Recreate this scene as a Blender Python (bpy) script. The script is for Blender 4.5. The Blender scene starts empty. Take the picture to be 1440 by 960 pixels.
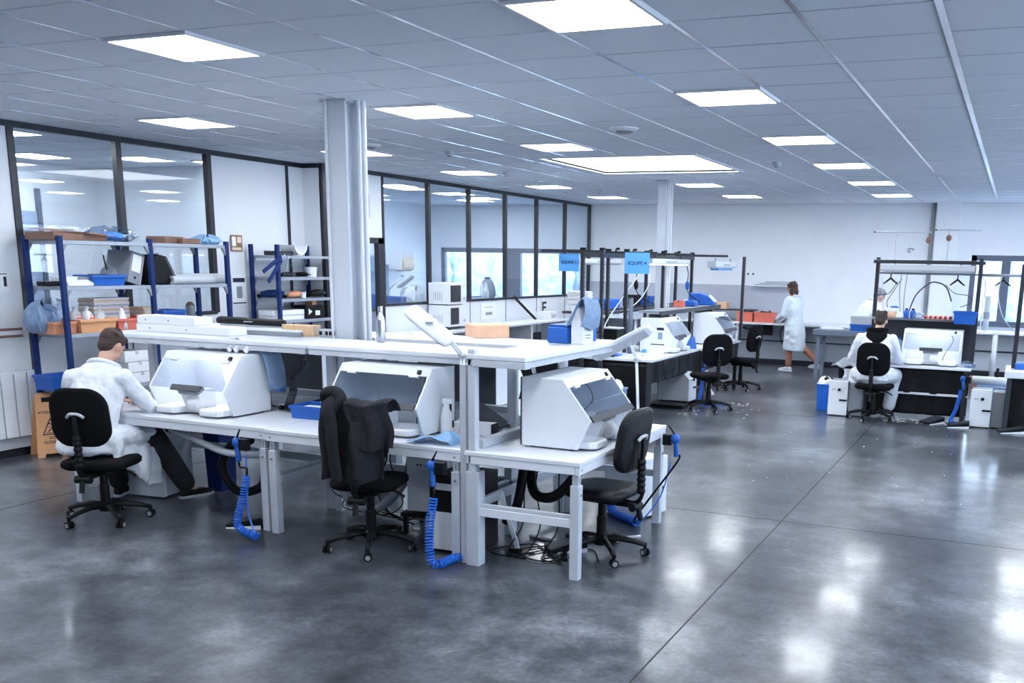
import bpy, bmesh, math, random
from mathutils import Vector, Matrix
random.seed(7)
PI = math.pi
SC = bpy.context.scene
COL = SC.collection

# ------------------------------------------------------------------ camera
F, CX, CY = 1372.83, 834.77, 665.78           # focal length and principal point for a 1440 x 960 frame
YAW, PIT, ROL = -0.398410, -0.213724, 0.019705
H, CEIL = 1.931, 3.097                         # eye height, ceiling height
def axes():
    f = Vector((math.sin(YAW)*math.cos(PIT), math.cos(YAW)*math.cos(PIT), math.sin(PIT)))
    r = Vector((math.cos(YAW), -math.sin(YAW), 0)); u = r.cross(f)
    return (math.cos(ROL)*r+math.sin(ROL)*u, -math.sin(ROL)*r+math.cos(ROL)*u, f)
AR, AU, AF = axes()
EYE = Vector((0, 0, H))
def ray(x, y): return AR*((x-CX)/F) - AU*((y-CY)/F) + AF
def at_z(x, y, z): d = ray(x, y); return EYE + d*((z-H)/d.z)      # point of the place seen at that pixel, at height z
def at_y(x, y, v): d = ray(x, y); return EYE + d*(v/d.y)          # ... at depth y
def at_x(x, y, v): d = ray(x, y); return EYE + d*(v/d.x)
cam = bpy.data.cameras.new('camera'); co = bpy.data.objects.new('camera', cam); COL.objects.link(co)
m = Matrix((AR, AU, -AF)).transposed().to_4x4(); m.translation = EYE
co.matrix_world = m
cam.sensor_width = 36; cam.lens = F/1440*36
cam.shift_x = (720-CX)/1440; cam.shift_y = (CY-480)/1440
cam.clip_start = 0.05; cam.clip_end = 300
SC.camera = co
SC.view_settings.view_transform = 'Standard'; SC.view_settings.look = 'None'
SC.view_settings.gamma = 1; SC.view_settings.use_curve_mapping = False
SC.view_settings.exposure = 0.16
SC.cycles.use_denoising = True
SC.cycles.max_bounces = 8; SC.cycles.diffuse_bounces = 4; SC.cycles.glossy_bounces = 4
SC.cycles.transparent_max_bounces = 12; SC.cycles.transmission_bounces = 6
SC.cycles.sample_clamp_indirect = 8
SC.cycles.caustics_reflective = False; SC.cycles.caustics_refractive = False

# ------------------------------------------------------------------ materials
def mat(name, col, rough=0.5, metal=0.0, var=0.06, scale=30, bump=0.0, bscale=60, emit=None, estr=0, spec=0.5, coat=0):
    m = bpy.data.materials.new(name); m.use_nodes = True
    nt = m.node_tree; b = nt.nodes['Principled BSDF']
    b.inputs['Roughness'].default_value = rough; b.inputs['Metallic'].default_value = metal
    b.inputs['Specular IOR Level'].default_value = spec; b.inputs['Coat Weight'].default_value = coat
    tc = nt.nodes.new('ShaderNodeTexCoord')
    if var > 0:
        n = nt.nodes.new('ShaderNodeTexNoise'); n.inputs['Scale'].default_value = scale; n.inputs['Detail'].default_value = 4
        nt.links.new(tc.outputs['Object'], n.inputs['Vector'])
        r = nt.nodes.new('ShaderNodeValToRGB'); r.color_ramp.elements[0].position = 0.3; r.color_ramp.elements[1].position = 0.7
        lo = [max(0, c*(1-var)) for c in col]; hi = [min(1, c*(1+var)) for c in col]
        r.color_ramp.elements[0].color = (*lo, 1); r.color_ramp.elements[1].color = (*hi, 1)
        nt.links.new(n.outputs['Fac'], r.inputs['Fac']); nt.links.new(r.outputs['Color'], b.inputs['Base Color'])
    else:
        b.inputs['Base Color'].default_value = (*col, 1)
    if bump > 0:
        n2 = nt.nodes.new('ShaderNodeTexNoise'); n2.inputs['Scale'].default_value = bscale; n2.inputs['Detail'].default_value = 6
        nt.links.new(tc.outputs['Object'], n2.inputs['Vector'])
        bp = nt.nodes.new('ShaderNodeBump'); bp.inputs['Strength'].default_value = bump; bp.inputs['Distance'].default_value = 0.02
        nt.links.new(n2.outputs['Fac'], bp.inputs['Height']); nt.links.new(bp.outputs['Normal'], b.inputs['Normal'])
    if emit:
        b.inputs['Emission Color'].default_value = (*emit, 1); b.inputs['Emission Strength'].default_value = estr
    return m
def glassmat(name, tint=(0.93, 0.97, 1.0), ior=1.5, refl=1.0):
    m = bpy.data.materials.new(name); m.use_nodes = True; nt = m.node_tree
    nt.nodes.remove(nt.nodes['Principled BSDF']); out = nt.nodes['Material Output']
    t = nt.nodes.new('ShaderNodeBsdfTransparent'); t.inputs['Color'].default_value = (*tint, 1)
    g = nt.nodes.new('ShaderNodeBsdfGlossy'); g.inputs['Roughness'].default_value = 0.02
    # reflectance that rises towards grazing angles, the same from both sides of the pane
    lw = nt.nodes.new('ShaderNodeLayerWeight'); lw.inputs['Blend'].default_value = 0.5
    pw = nt.nodes.new('ShaderNodeMath'); pw.operation = 'POWER'; pw.inputs[1].default_value = 4.5
    mul = nt.nodes.new('ShaderNodeMath'); mul.operation = 'MULTIPLY_ADD'; mul.inputs[1].default_value = 0.9; mul.inputs[2].default_value = 0.045*refl
    mx = nt.nodes.new('ShaderNodeMixShader')
    nt.links.new(lw.outputs['Facing'], pw.inputs[0]); nt.links.new(pw.outputs[0], mul.inputs[0]); nt.links.new(mul.outputs[0], mx.inputs[0])
    nt.links.new(t.outputs[0], mx.inputs[1]); nt.links.new(g.outputs[0], mx.inputs[2]); nt.links.new(mx.outputs[0], out.inputs['Surface'])
    return m
M = {}
M['wall'] = mat('wall_white', (0.80, 0.83, 0.88), 0.6, var=0.02, scale=3, bump=0.03, bscale=120)
M['panel'] = mat('partition_panel_white', (0.78, 0.81, 0.86), 0.45, var=0.02, scale=2)
M['splash'] = mat('grey_wall_paint', (0.45, 0.49, 0.57), 0.5, var=0.04, scale=4)
M['frame'] = mat('black_frame', (0.018, 0.02, 0.028), 0.35, var=0.1)
M['wframe'] = mat('grey_window_frame', (0.10, 0.12, 0.17), 0.4, var=0.05)
M['glass'] = glassmat('partition_glass', refl=1.6)
M['clear'] = glassmat('clear_plastic', (0.80, 0.84, 0.89), 1.45, 1.6)
M['film'] = glassmat('clear_film', (0.80, 0.86, 0.95), 1.5, 2.2)
M['bench'] = mat('bench_light_grey_laminate', (0.78, 0.81, 0.87), 0.35, var=0.03, scale=8)
M['steel'] = mat('bench_grey_paint', (0.55, 0.585, 0.645), 0.4, var=0.04, scale=10)
M['white'] = mat('white_painted_metal', (0.82, 0.85, 0.90), 0.35, var=0.02, scale=6)
M['wplas'] = mat('white_plastic', (0.84, 0.86, 0.90), 0.35, var=0.02)
M['lgrey'] = mat('light_grey_plastic', (0.50, 0.53, 0.58), 0.45, var=0.04)
M['mgrey'] = mat('mid_grey_metal', (0.25, 0.27, 0.31), 0.45, var=0.06)
M['dgrey'] = mat('dark_grey_panel', (0.030, 0.034, 0.043), 0.45, var=0.1)
M['black'] = mat('black_plastic', (0.0055, 0.006, 0.007), 0.45, var=0.2, spec=0.22)
M['bfab'] = mat('black_fabric', (0.0055, 0.006, 0.0075), 0.9, var=0.25, scale=120, bump=0.25, bscale=220, spec=0.12)
M['leather'] = mat('worn_black_vinyl', (0.007, 0.007, 0.0085), 0.45, var=0.3, scale=18, bump=0.3, bscale=26, spec=0.3)
M['rubber'] = mat('grey_wheel_rubber', (0.30, 0.31, 0.33), 0.5)
M['chrome'] = mat('polished_steel', (0.62, 0.65, 0.70), 0.22, 1.0, var=0.05, scale=6)
M['blue'] = mat('blue_plastic', (0.012, 0.11, 0.47), 0.38, var=0.08)
M['hose'] = mat('bright_blue_hose', (0.02, 0.16, 0.72), 0.3, var=0.05)
M['rackblue'] = mat('blue_rack_paint', (0.004, 0.022, 0.125), 0.5, var=0.1, spec=0.25)
M['racksh'] = mat('galvanised_shelf', (0.36, 0.40, 0.47), 0.4, 0.3, var=0.06)
M['orange'] = mat('orange_plastic_crate', (0.76, 0.33, 0.18), 0.5, var=0.08)
M['orlid'] = mat('pale_orange_crate', (0.80, 0.40, 0.20), 0.5, var=0.05)
M['red'] = mat('red_plastic_crate', (0.74, 0.18, 0.125), 0.45, var=0.08)
M['brown'] = mat('brown_cardboard', (0.23, 0.125, 0.09), 0.7, var=0.12, scale=12)
M['peach'] = mat('peach_cardboard', (0.80, 0.49, 0.32), 0.65, var=0.05, scale=12)
M['wood'] = mat('pale_wood_block', (0.76, 0.50, 0.30), 0.55, var=0.14, scale=16)
M['paper'] = mat('white_paper', (0.84, 0.86, 0.90), 0.7, var=0.02)
M['cream'] = mat('cream_paper', (0.78, 0.62, 0.48), 0.7, var=0.05)
M['ltblue'] = mat('light_blue_wipe', (0.30, 0.52, 0.80), 0.8, var=0.1, scale=20)
M['slate'] = mat('slate_blue_cloth', (0.22, 0.32, 0.48), 0.85, var=0.12, scale=22)
M['sign'] = mat('sky_blue_card', (0.10, 0.37, 0.82), 0.5, var=0.04, scale=30)
M['ink'] = mat('dark_ink', (0.008, 0.012, 0.05), 0.6, var=0)
M['inkred'] = mat('red_print', (0.42, 0.06, 0.05), 0.6, var=0)
M['yellow'] = mat('orange_warning_plastic', (0.78, 0.40, 0.19), 0.45, var=0.05)
M['skin'] = mat('skin', (0.62, 0.36, 0.27), 0.5, var=0.06, scale=20)
M['hairb'] = mat('brown_hair', (0.036, 0.013, 0.009), 0.5, var=0.5, scale=60, bump=0.6, bscale=90)
M['haird'] = mat('dark_brown_hair', (0.026, 0.014, 0.012), 0.55, var=0.5, scale=60, bump=0.6, bscale=90)
M['hairg'] = mat('grey_cap_hair', (0.20, 0.21, 0.24), 0.6, var=0.3, scale=60, bump=0.4, bscale=90)
M['coat'] = mat('white_coat_cotton', (0.80, 0.835, 0.90), 0.75, var=0.03, scale=10, bump=0.35, bscale=14)
M['coatb'] = mat('pale_grey_coat_cotton', (0.66, 0.74, 0.82), 0.75, var=0.03, scale=10, bump=0.35, bscale=14)
M['trous'] = mat('black_trousers', (0.011, 0.012, 0.015), 0.8, var=0.2, bump=0.3, bscale=16)
M['jeans'] = mat('brown_trousers', (0.36, 0.15, 0.10), 0.8, var=0.15, bump=0.2, bscale=20)
M['jacket'] = mat('charcoal_fleece', (0.020, 0.021, 0.025), 0.95, var=0.25, scale=70, bump=0.5, bscale=18, spec=0.2)
M['skirt'] = mat('black_pvc_sheet', (0.0055, 0.006, 0.0075), 0.34, var=0.35, scale=5, bump=0.5, bscale=7, spec=0.28)
M['pipe'] = mat('white_pipe', (0.74, 0.77, 0.82), 0.4, var=0.03)
M['pink'] = mat('pinkish_tube', (0.55, 0.40, 0.36), 0.5)
M['tsteel'] = mat('slate_table_steel', (0.17, 0.205, 0.27), 0.6, var=0.06, spec=0.25)
M['led'] = mat('lamp_diffuser', (1, 1, 1), 0.5, var=0, emit=(0.90, 0.95, 1.0), estr=29)
M['sky'] = mat('skylight_diffuser', (1, 1, 1), 0.5, var=0, emit=(0.84, 0.92, 1.0), estr=5)
M['tubeon'] = mat('lit_lamp_tube', (1, 1, 1), 0.5, var=0, emit=(0.95, 0.97, 1.0), estr=9)

# ------------------------------------------------------------------ mesh building
EACH = set('foot hinge_clip corner_bracket hole plug white_clip end_cap height_bolt joint_knob conduit hanger cord lamp_button socket outlet bracket rod metal_part tool eye shelf_edge_rail shelf_bracket side lettering'.split())
class MB:
    def __init__(s): s.bm = bmesh.new()
    def face(s, vs, mi=0):
        try:
            f = s.bm.faces.new(vs); f.material_index = mi; return f
        except ValueError:
            return None
    def hexa(s, P, mi=0):
        v = [s.bm.verts.new(p) for p in P]
        for q in ((3, 2, 1, 0), (4, 5, 6, 7), (0, 1, 5, 4), (1, 2, 6, 5), (2, 3, 7, 6), (3, 0, 4, 7)): s.face([v[i] for i in q], mi)
        return s
    def bx(s, x0, x1, y0, y1, z0, z1, mi=0):
        return s.hexa([(x0, y0, z0), (x1, y0, z0), (x1, y1, z0), (x0, y1, z0), (x0, y0, z1), (x1, y0, z1), (x1, y1, z1), (x0, y1, z1)], mi)
    def bar(s, p, q, w, h=None, up=(0, 0, 1), mi=0):
        h = h or w; p = Vector(p); q = Vector(q); d = (q-p).normalized(); up = Vector(up)
        if abs(d.dot(up)) > 0.95: up = Vector((0, 1, 0))
        a = d.cross(up).normalized()*(w/2); b = a.cross(d).normalized()*(h/2)
        return s.hexa([p-a-b, p+a-b, p+a+b, p-a+b, q-a-b, q+a-b, q+a+b, q-a+b], mi)
    def ring(s, c, a, b, n): return [s.bm.verts.new(c+a*math.cos(2*PI*i/n)+b*math.sin(2*PI*i/n)) for i in range(n)]
    def loft(s, secs, n=12, mi=0, cap=True, closed=False):
        # secs: list of (centre, semi-axis vector a, semi-axis vector b)
        R = [s.ring(Vector(c), Vector(a), Vector(b), n) for c, a, b in secs]
        k = len(R)
        for j in range(k if closed else k-1):
            A, B = R[j], R[(j+1) % k]
            for i in range(n): s.face([A[i], A[(i+1) % n], B[(i+1) % n], B[i]], mi)
        if cap and not closed:
            s.face(R[0][::-1], mi); s.face(R[-1], mi)
        return s
    def tube(s, pts, r, n=8, mi=0, cap=True, closed=False, flat=1.0, side=None):
        P = [Vector(p) for p in pts]; k = len(P); secs = []; prev = Vector(side) if side else None
        for i in range(k):
            if closed: d = P[(i+1) % k]-P[i-1]
            else: d = P[min(i+1, k-1)]-P[max(i-1, 0)]
            if d.length < 1e-9: d = Vector((0, 0, 1))
            d.normalize()
            if prev is None: prev = d.orthogonal()
            a = prev-d*prev.dot(d)
            if a.length < 1e-6: a = d.orthogonal()
            a.normalize(); prev = a; b = d.cross(a)
            ri = r[i] if isinstance(r, (list, tuple)) else r
            secs.append((P[i], a*ri, b*ri*flat))
        return s.loft(secs, n, mi, cap, closed)
    def cyl(s, p, q, r, r2=None, n=16, mi=0): return s.tube([p, q], [r, r if r2 is None else r2], n, mi)
    def lathe(s, prof, c=(0, 0, 0), n=20, mi=0, axis='z'):
        c = Vector(c); secs = []
        for r, h in prof:
            r = max(r, 1e-4)
            if axis == 'z': secs.append((c+Vector((0, 0, h)), Vector((r, 0, 0)), Vector((0, r, 0))))
            elif axis == 'x': secs.append((c+Vector((h, 0, 0)), Vector((0, r, 0)), Vector((0, 0, r))))
            else: secs.append((c+Vector((0, h, 0)), Vector((0, 0, r)), Vector((r, 0, 0))))
        return s.loft(secs, n, mi)
    def ball(s, c, rx, ry=None, rz=None, n=12, m=8, mi=0, rot=None):
        ry = ry or rx; rz = rz or rx; c = Vector(c); secs = []
        R = rot or Matrix.Identity(3)
        for j in range(m+1):
            t = PI*j/m; k = max(math.sin(t), 0.02)
            secs.append((c+R@Vector((0, 0, -rz*math.cos(t))), R@Vector((rx*k, 0, 0)), R@Vector((0, ry*k, 0))))
        return s.loft(secs, n, mi)
    def prism(s, poly, axis, a, b, mi=0):
        # poly: 2-D outline; axis 'x': (y,z) outline run along x from a to b, 'y': (x,z), 'z': (x,y)
        def pt(u, v, w): return {'x': (w, u, v), 'y': (u, w, v), 'z': (u, v, w)}[axis]
        A = [s.bm.verts.new(pt(u, v, a)) for u, v in poly]; B = [s.bm.verts.new(pt(u, v, b)) for u, v in poly]; n = len(A)
        s.face(A[::-1], mi); s.face(B, mi)
        for i in range(n): s.face([A[i], A[(i+1) % n], B[(i+1) % n], B[i]], mi)
        return s
    def grid(s, fn, nu, nv, mi=0, closed_u=False):
        V = [[s.bm.verts.new(fn(i/nu, j/nv)) for j in range(nv+1)] for i in range(nu if closed_u else nu+1)]
        for i in range(nu):
            for j in range(nv):
                A, B = V[i], V[(i+1) % len(V)]
                s.face([A[j], B[j], B[j+1], A[j+1]], mi)
        return s
    def move(s, mtx):
        bmesh.ops.transform(s.bm, matrix=mtx, verts=s.bm.verts); return s
    def build(s, name, mats, parent=None, bev=0.0, smooth=False, sub=0, loc=None, solid=0, seg=2):
        if name in EACH:                      # pieces that do not touch become parts of their own
            s.bm.verts.index_update(); left = set(s.bm.verts); groups = []
            while left:
                v0 = left.pop(); grp = [v0]; st = [v0]
                while st:
                    for e in st.pop().link_edges:
                        for w in e.verts:
                            if w in left: left.discard(w); grp.append(w); st.append(w)
                groups.append(grp)
            if len(groups) > 1:
                first = None
                for grp in sorted(groups, key=lambda g: min(v.index for v in g)):
                    q = MB(); mp = {v: q.bm.verts.new(v.co) for v in grp}
                    for f in {f for v in grp for f in v.link_faces}: q.face([mp[v] for v in f.verts], f.material_index)
                    q.one = True
                    o = q._build(name, mats, parent, bev, smooth, sub, loc, solid, seg); first = first or o
                s.bm.free(); return first
        return s._build(name, mats, parent, bev, smooth, sub, loc, solid, seg)
    def _build(s, name, mats, parent=None, bev=0.0, smooth=False, sub=0, loc=None, solid=0, seg=2):
        bmesh.ops.recalc_face_normals(s.bm, faces=s.bm.faces)
        me = bpy.data.meshes.new(name); s.bm.to_mesh(me); s.bm.free()
        for mm in (mats if isinstance(mats, (list, tuple)) else [mats]): me.materials.append(M[mm] if isinstance(mm, str) else mm)
        if smooth:
            for p in me.polygons: p.use_smooth = True
        o = bpy.data.objects.new(name, me); COL.objects.link(o)
        if parent: o.parent = parent
        if loc: o.location = loc
        if solid: md = o.modifiers.new('t', 'SOLIDIFY'); md.thickness = solid; md.offset = 0
        if bev: md = o.modifiers.new('b', 'BEVEL'); md.width = bev; md.segments = seg; md.limit_method = 'ANGLE'; md.angle_limit = 0.6
        if sub: md = o.modifiers.new('s', 'SUBSURF'); md.levels = sub; md.render_levels = sub
        return o
def tag(o, label=None, cat=None, group=None, kind=None):
    if label: o['label'] = label
    if cat: o['category'] = cat
    if group: o['group'] = group
    if kind: o['kind'] = kind
    return o
def T(name, label, cat, loc=(0, 0, 0), rz=0, group=None):
    o = bpy.data.objects.new(name, None); COL.objects.link(o); o.empty_display_size = 0.1
    o.location = loc; o.rotation_euler = (0, 0, rz)
    return tag(o, label, cat, group)
def copy_tree(o, parent=None):
    c = o.copy(); COL.objects.link(c)
    if parent: c.parent = parent
    for ch in KIDS.get(o.name, []): copy_tree(ch, c)
    return c
KIDS = {}
def index_kids():
    KIDS.clear()
    for o in COL.objects:
        if o.parent: KIDS.setdefault(o.parent.name, []).append(o)
def dup(o, loc, rz, label, group=None):
    index_kids(); c = copy_tree(o); c.location = loc; c.rotation_euler = (0, 0, rz); c['label'] = label
    if group: c['group'] = group
    return c
def S(mb, name, mats, **k): return tag(mb.build(name, mats, **k), kind='structure')
def single(mb, name, mats, label, cat, loc=(0, 0, 0), rz=0, group=None, **k):
    o = mb.build(name, mats, **k); o.location = loc; o.rotation_euler = (0, 0, rz)
    return tag(o, label, cat, group)
def smooth_path(P, k=6):
    P = [Vector(p) for p in P]; out = []
    for i in range(len(P)-1):
        a = P[max(i-1, 0)]; b = P[i]; c = P[i+1]; d = P[min(i+2, len(P)-1)]
        for j in range(k):
            t = j/k
            out.append(0.5*((2*b)+(c-a)*t+(2*a-5*b+4*c-d)*t*t+(3*b-a-3*c+d)*t*t*t))
    out.append(P[-1]); return out
def rrect(w, h, r, k=4):
    # rounded rectangle outline centred on the origin
    out = []
    for cx, cy, a0 in ((w/2-r, h/2-r, 0), (-w/2+r, h/2-r, PI/2), (-w/2+r, -h/2+r, PI), (w/2-r, -h/2+r, 1.5*PI)):
        for i in range(k+1):
            a = a0+PI/2*i/k; out.append((cx+r*math.cos(a), cy+r*math.sin(a)))
    return out
def text(s, size, name, m, parent, loc, rot, ext=0.0006):
    cu = bpy.data.curves.new(name, 'FONT'); cu.body = s; cu.size = size; cu.align_x = 'CENTER'; cu.align_y = 'CENTER'; cu.extrude = ext; cu.offset = size*0.018
    cu.materials.append(M[m]); o = bpy.data.objects.new(name, cu); COL.objects.link(o)
    bpy.context.view_layer.update()
    me = bpy.data.meshes.new_from_object(o.evaluated_get(bpy.context.evaluated_depsgraph_get()))
    bpy.data.objects.remove(o); o = bpy.data.objects.new(name, me); COL.objects.link(o)
    if not me.materials: me.materials.append(M[m])
    o.parent = parent; o.location = loc; o.rotation_euler = rot
    return o
# ------------------------------------------------------------------ the room
XL, XJ, YJ, YF, XR, YB = -8.67, -8.35, 10.68, 19.42, 4.6, -3.2
XO = -12.3                                     # outer wall of the rooms behind the partition
# floor: polished dark concrete with saw-cut joints
fm = bpy.data.materials.new('polished_concrete'); fm.use_nodes = True
nt = fm.node_tree; bs = nt.nodes['Principled BSDF']; L = nt.links.new
tc = nt.nodes.new('ShaderNodeTexCoord')
def noise(scale, det, rough=0.6, dist=0.0):
    n = nt.nodes.new('ShaderNodeTexNoise'); n.inputs['Scale'].default_value = scale; n.inputs['Detail'].default_value = det
    n.inputs['Roughness'].default_value = rough; n.inputs['Distortion'].default_value = dist; L(tc.outputs['Object'], n.inputs['Vector']); return n
def ramp(src, stops):
    r = nt.nodes.new('ShaderNodeValToRGB'); el = r.color_ramp.elements
    while len(el) < len(stops): el.new(0.5)
    for e, (p, c) in zip(el, stops): e.position = p; e.color = (*c, 1)
    L(src, r.inputs['Fac']); return r
def mix(kind, fac, a, b):
    mx = nt.nodes.new('ShaderNodeMixRGB'); mx.blend_type = kind; mx.inputs['Fac'].default_value = fac
    L(a, mx.inputs['Color1']); L(b, mx.inputs['Color2']); return mx
n1 = noise(0.8, 5, 0.60, 0.0); r1 = ramp(n1.outputs['Fac'], [(0.30, (0.022, 0.024, 0.030)), (0.50, (0.072, 0.078, 0.091)), (0.68, (0.165, 0.175, 0.20))])
n2 = noise(5.0, 5, 0.62, 0.0); r2 = ramp(n2.outputs['Fac'], [(0.25, (0.36, 0.36, 0.37)), (0.75, (1.62, 1.62, 1.61))])
m1 = mix('MULTIPLY', 1.0, r1.outputs['Color'], r2.outputs['Color'])
n3 = noise(30, 3, 0.6); r3 = ramp(n3.outputs['Fac'], [(0.35, (0.80, 0.80, 0.80)), (0.65, (1.22, 1.22, 1.22))])
m2 = mix('MULTIPLY', 1.0, m1.outputs['Color'], r3.outputs['Color'])
L(m2.outputs['Color'], bs.inputs['Base Color'])
n4 = noise(1.6, 2, 0.5); rr = ramp(n4.outputs['Fac'], [(0.25, (0.2755, 0.2755, 0.2755)), (0.75, (0.295, 0.295, 0.295))]); L(rr.outputs['Color'], bs.inputs['Roughness'])
bs.inputs['Specular IOR Level'].default_value = 0.22; bs.inputs['Coat Weight'].default_value = 0.42; bs.inputs['Coat Roughness'].default_value = 0.12; bs.inputs['Coat IOR'].default_value = 1.5
cw = ramp(n2.outputs['Fac'], [(0.25, (0.18, 0.18, 0.18)), (0.75, (0.46, 0.46, 0.46))]); L(cw.outputs['Color'], bs.inputs['Coat Weight'])
nb = noise(2.2, 3, 0.5); bp = nt.nodes.new('ShaderNodeBump'); bp.inputs['Strength'].default_value = 0.05; bp.inputs['Distance'].default_value = 0.03
L(nb.outputs['Fac'], bp.inputs['Height']); L(bp.outputs['Normal'], bs.inputs['Coat Normal'])
M['floor'] = fm
S(MB().bx(XO-0.2, XR, YB, YF+0.2, -0.12, 0), 'floor', 'floor')
jt = MB()
for x in (-1.487, -6.95, 3.97): jt.bx(x-0.004, x+0.004, YB, YF, 0.0, 0.0012)
for y in (7.3, 12.8, 1.8): jt.bx(XL, XR, y-0.0025, y+0.0025, 0.0, 0.001)
S(jt, 'floor_joint_seam', mat('joint_filler', (0.010, 0.011, 0.014), 0.6))
# ceiling tiles
cm = mat('mineral_ceiling_tile', (0.80, 0.845, 0.92), 0.9, var=0.05, scale=140, bump=0.25, bscale=200, spec=0.1); M['ctile'] = cm
GX, GY, TS = -0.4465, 4.9196, 0.63
SKX0, SKX1, SKY0, SKY1 = GX-7.62*TS, GX-4.68*TS, GY+9.15*TS, GY+12.3*TS
c = MB()
for x0, x1, y0, y1 in ((XO-0.2, XR, YB, SKY0), (XO-0.2, XR, SKY1, YF+0.2), (XO-0.2, SKX0, SKY0, SKY1), (SKX1, XR, SKY0, SKY1)):
    c.bx(x0, x1, y0, y1, CEIL, CEIL+0.15)
S(c, 'ceiling', 'ctile')
g = MB()
M['tbar'] = mat('white_ceiling_rail', (0.93, 0.96, 1.0), 0.18, 1.0, var=0)
for i in range(-19, 9):
    x = GX+i*TS
    if SKX0 < x < SKX1:
        g.bx(x-0.012, x+0.012, YB, SKY0, CEIL-0.003, CEIL); g.bx(x-0.012, x+0.012, SKY1, YF, CEIL-0.003, CEIL)
    elif x > XO: hw_ = 0.018 if i == 0 else 0.012; g.bx(x-hw_, x+hw_, YB, YF, CEIL-(0.006 if i == 0 else 0.003), CEIL)
M['tbar2'] = mat('metal_cross_rail', (0.55, 0.59, 0.67), 0.28, 0.8, var=0)
for j in range(-12, 24):
    y = GY+j*TS
    segs = [(XO, SKX0), (SKX1, XR)] if SKY0 < y < SKY1 else [(XO, XR)]
    for a, b in segs: g.bx(a, b, y-0.006, y+0.006, CEIL-0.002, CEIL+0.001, mi=1)
S(g, 'ceiling_grid_trim', ['tbar', 'tbar2'])
s = MB()
for x0, x1, y0, y1 in ((SKX0-0.05, SKX0, SKY0-0.05, SKY1+0.05), (SKX1, SKX1+0.05, SKY0-0.05, SKY1+0.05), (SKX0, SKX1, SKY0-0.05, SKY0), (SKX0, SKX1, SKY1, SKY1+0.05)):
    s.bx(x0, x1, y0, y1, CEIL-0.012, CEIL+0.35)
sk = T('skylight', 'large square bright skylight set in the tiled ceiling', 'skylight', ((SKX0+SKX1)/2, (SKY0+SKY1)/2, CEIL))
s.move(Matrix.Translation(-Vector(sk.location))).build('frame', 'white', sk)
hw, hd = (SKX1-SKX0)/2, (SKY1-SKY0)/2
MB().bx(-hw, hw, -hd, hd, 0.02, 0.05).build('diffuser', 'sky', sk)
# ceiling light panels, one tile each
def light_proto():
    t = T('ceiling_light', 'x', 'ceiling light')
    f = MB(); a = TS/2-0.008
    for x0, x1, y0, y1 in ((-a, a, -a, -a+0.022), (-a, a, a-0.022, a), (-a, -a+0.022, -a+0.022, a-0.022), (a-0.022, a, -a+0.022, a-0.022)): f.bx(x0, x1, y0, y1, -0.016, 0.0)
    f.build('frame', 'white', t)
    MB().bx(-a+0.022, a-0.022, -a+0.022, a-0.022, -0.012, -0.004).build('diffuser', 'led', t)
    return t
LL = {(-7, -1): 'nearest lit square panel on the side of the rack shelving, above the white partition',
      (-3, -1): 'largest lit square panel, cut off by the top of the frame',
      (-11, 3): 'lit square panel close to the glass partition in front of the rack shelving',
      (-7, 3): 'lit square panel just behind the first grey column',
      (-3, 3): 'lit square panel first of the receding row beyond the largest one',
      (-11, 7): 'lit square panel half hidden by the first grey column',
      (-7, 7): 'lit square panel just in front of the big skylight',
      (-3, 7): 'lit square panel second in the row beside the skylight',
      (-11, 11): 'lit square panel near the glazed partition, level with the skylight',
      (-3, 11): 'lit square panel third in the row beyond the skylight edge',
      (-11, 15): 'lit square panel near the glazed partition, behind the skylight',
      (-7, 15): 'lit square panel directly behind the skylight beside the slim far column',
      (-3, 15): 'lit square panel fourth in the row, well before the far wall',
      (-11, 19): 'lit square panel by the far wall close to the glazed corner',
      (-7, 19): 'lit square panel by the far wall beyond the skylight',
      (-3, 19): 'lit square panel by the far wall above the hanging blow guns'}
lp = light_proto(); first = True
for u in (-11, -7, -3, 1):
    for v in (-5, -1, 3, 7, 11, 15, 19):
        if (u, v) == (-7, 11): continue
        lab = LL.get((u, v)) or 'lit square ceiling panel outside the frame over the open floor'
        loc = (GX+(u+0.5)*TS, GY+(v+0.5)*TS, CEIL)
        if first: lp.location = loc; lp['label'] = lab; lp['group'] = 'ceiling light panels'; first = False; continue
        o = dup(lp, loc, 0, lab)
for o in [o for o in COL.objects if o.get('label', '').startswith('lit square ceiling panel outside')]: o['group'] = 'ceiling panels outside the frame'
for x, y in ((-18, 0), (-15, 3), (-18, 6), (-15, 8), (-18, 10), (-15, 11), (-18, 14), (-15, 14), (-18, 17), (-15, 17), (-16, 20)):  # panels added to brighten the office, number and places chosen for that
    dup(lp, (GX+(x+0.5)*TS, GY+(y+0.5)*TS, CEIL), 0, 'lit panel added in the office ceiling to brighten the rooms behind the glass', 'added office ceiling panels')
# small ceiling fittings
def fitting(px, py, label, kind):
    p = at_z(px, py, CEIL); t = T('smoke_detector' if kind else 'ceiling_diffuser', label, 'detector' if kind else 'diffuser', p)
    if kind:
        MB().lathe([(0.055, 0), (0.055, -0.02), (0.04, -0.045), (0.012, -0.05)], n=16).build('body', 'lgrey', t, smooth=False)
        MB().lathe([(0.03, -0.046), (0.03, -0.056), (0.01, -0.058)], n=12).build('sensor', 'mgrey', t)
    else:
        MB().lathe([(0.13, 0), (0.13, -0.012), (0.09, -0.03), (0.05, -0.022)], n=20).build('ring', 'white', t)
        MB().lathe([(0.085, -0.028), (0.06, -0.045), (0.02, -0.045)], n=16).build('cone', 'mgrey', t)
fitting(878, 180, 'round white air diffuser on the ceiling in front of the skylight', 0)
fitting(518, 203, 'dark round air diffuser on the ceiling beside the first column', 0)
fitting(632, 213, 'small white smoke detector hanging below the ceiling between two light panels', 1)
fitting(712, 242, 'grey smoke detector on the ceiling before the far light panels', 1)
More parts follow.
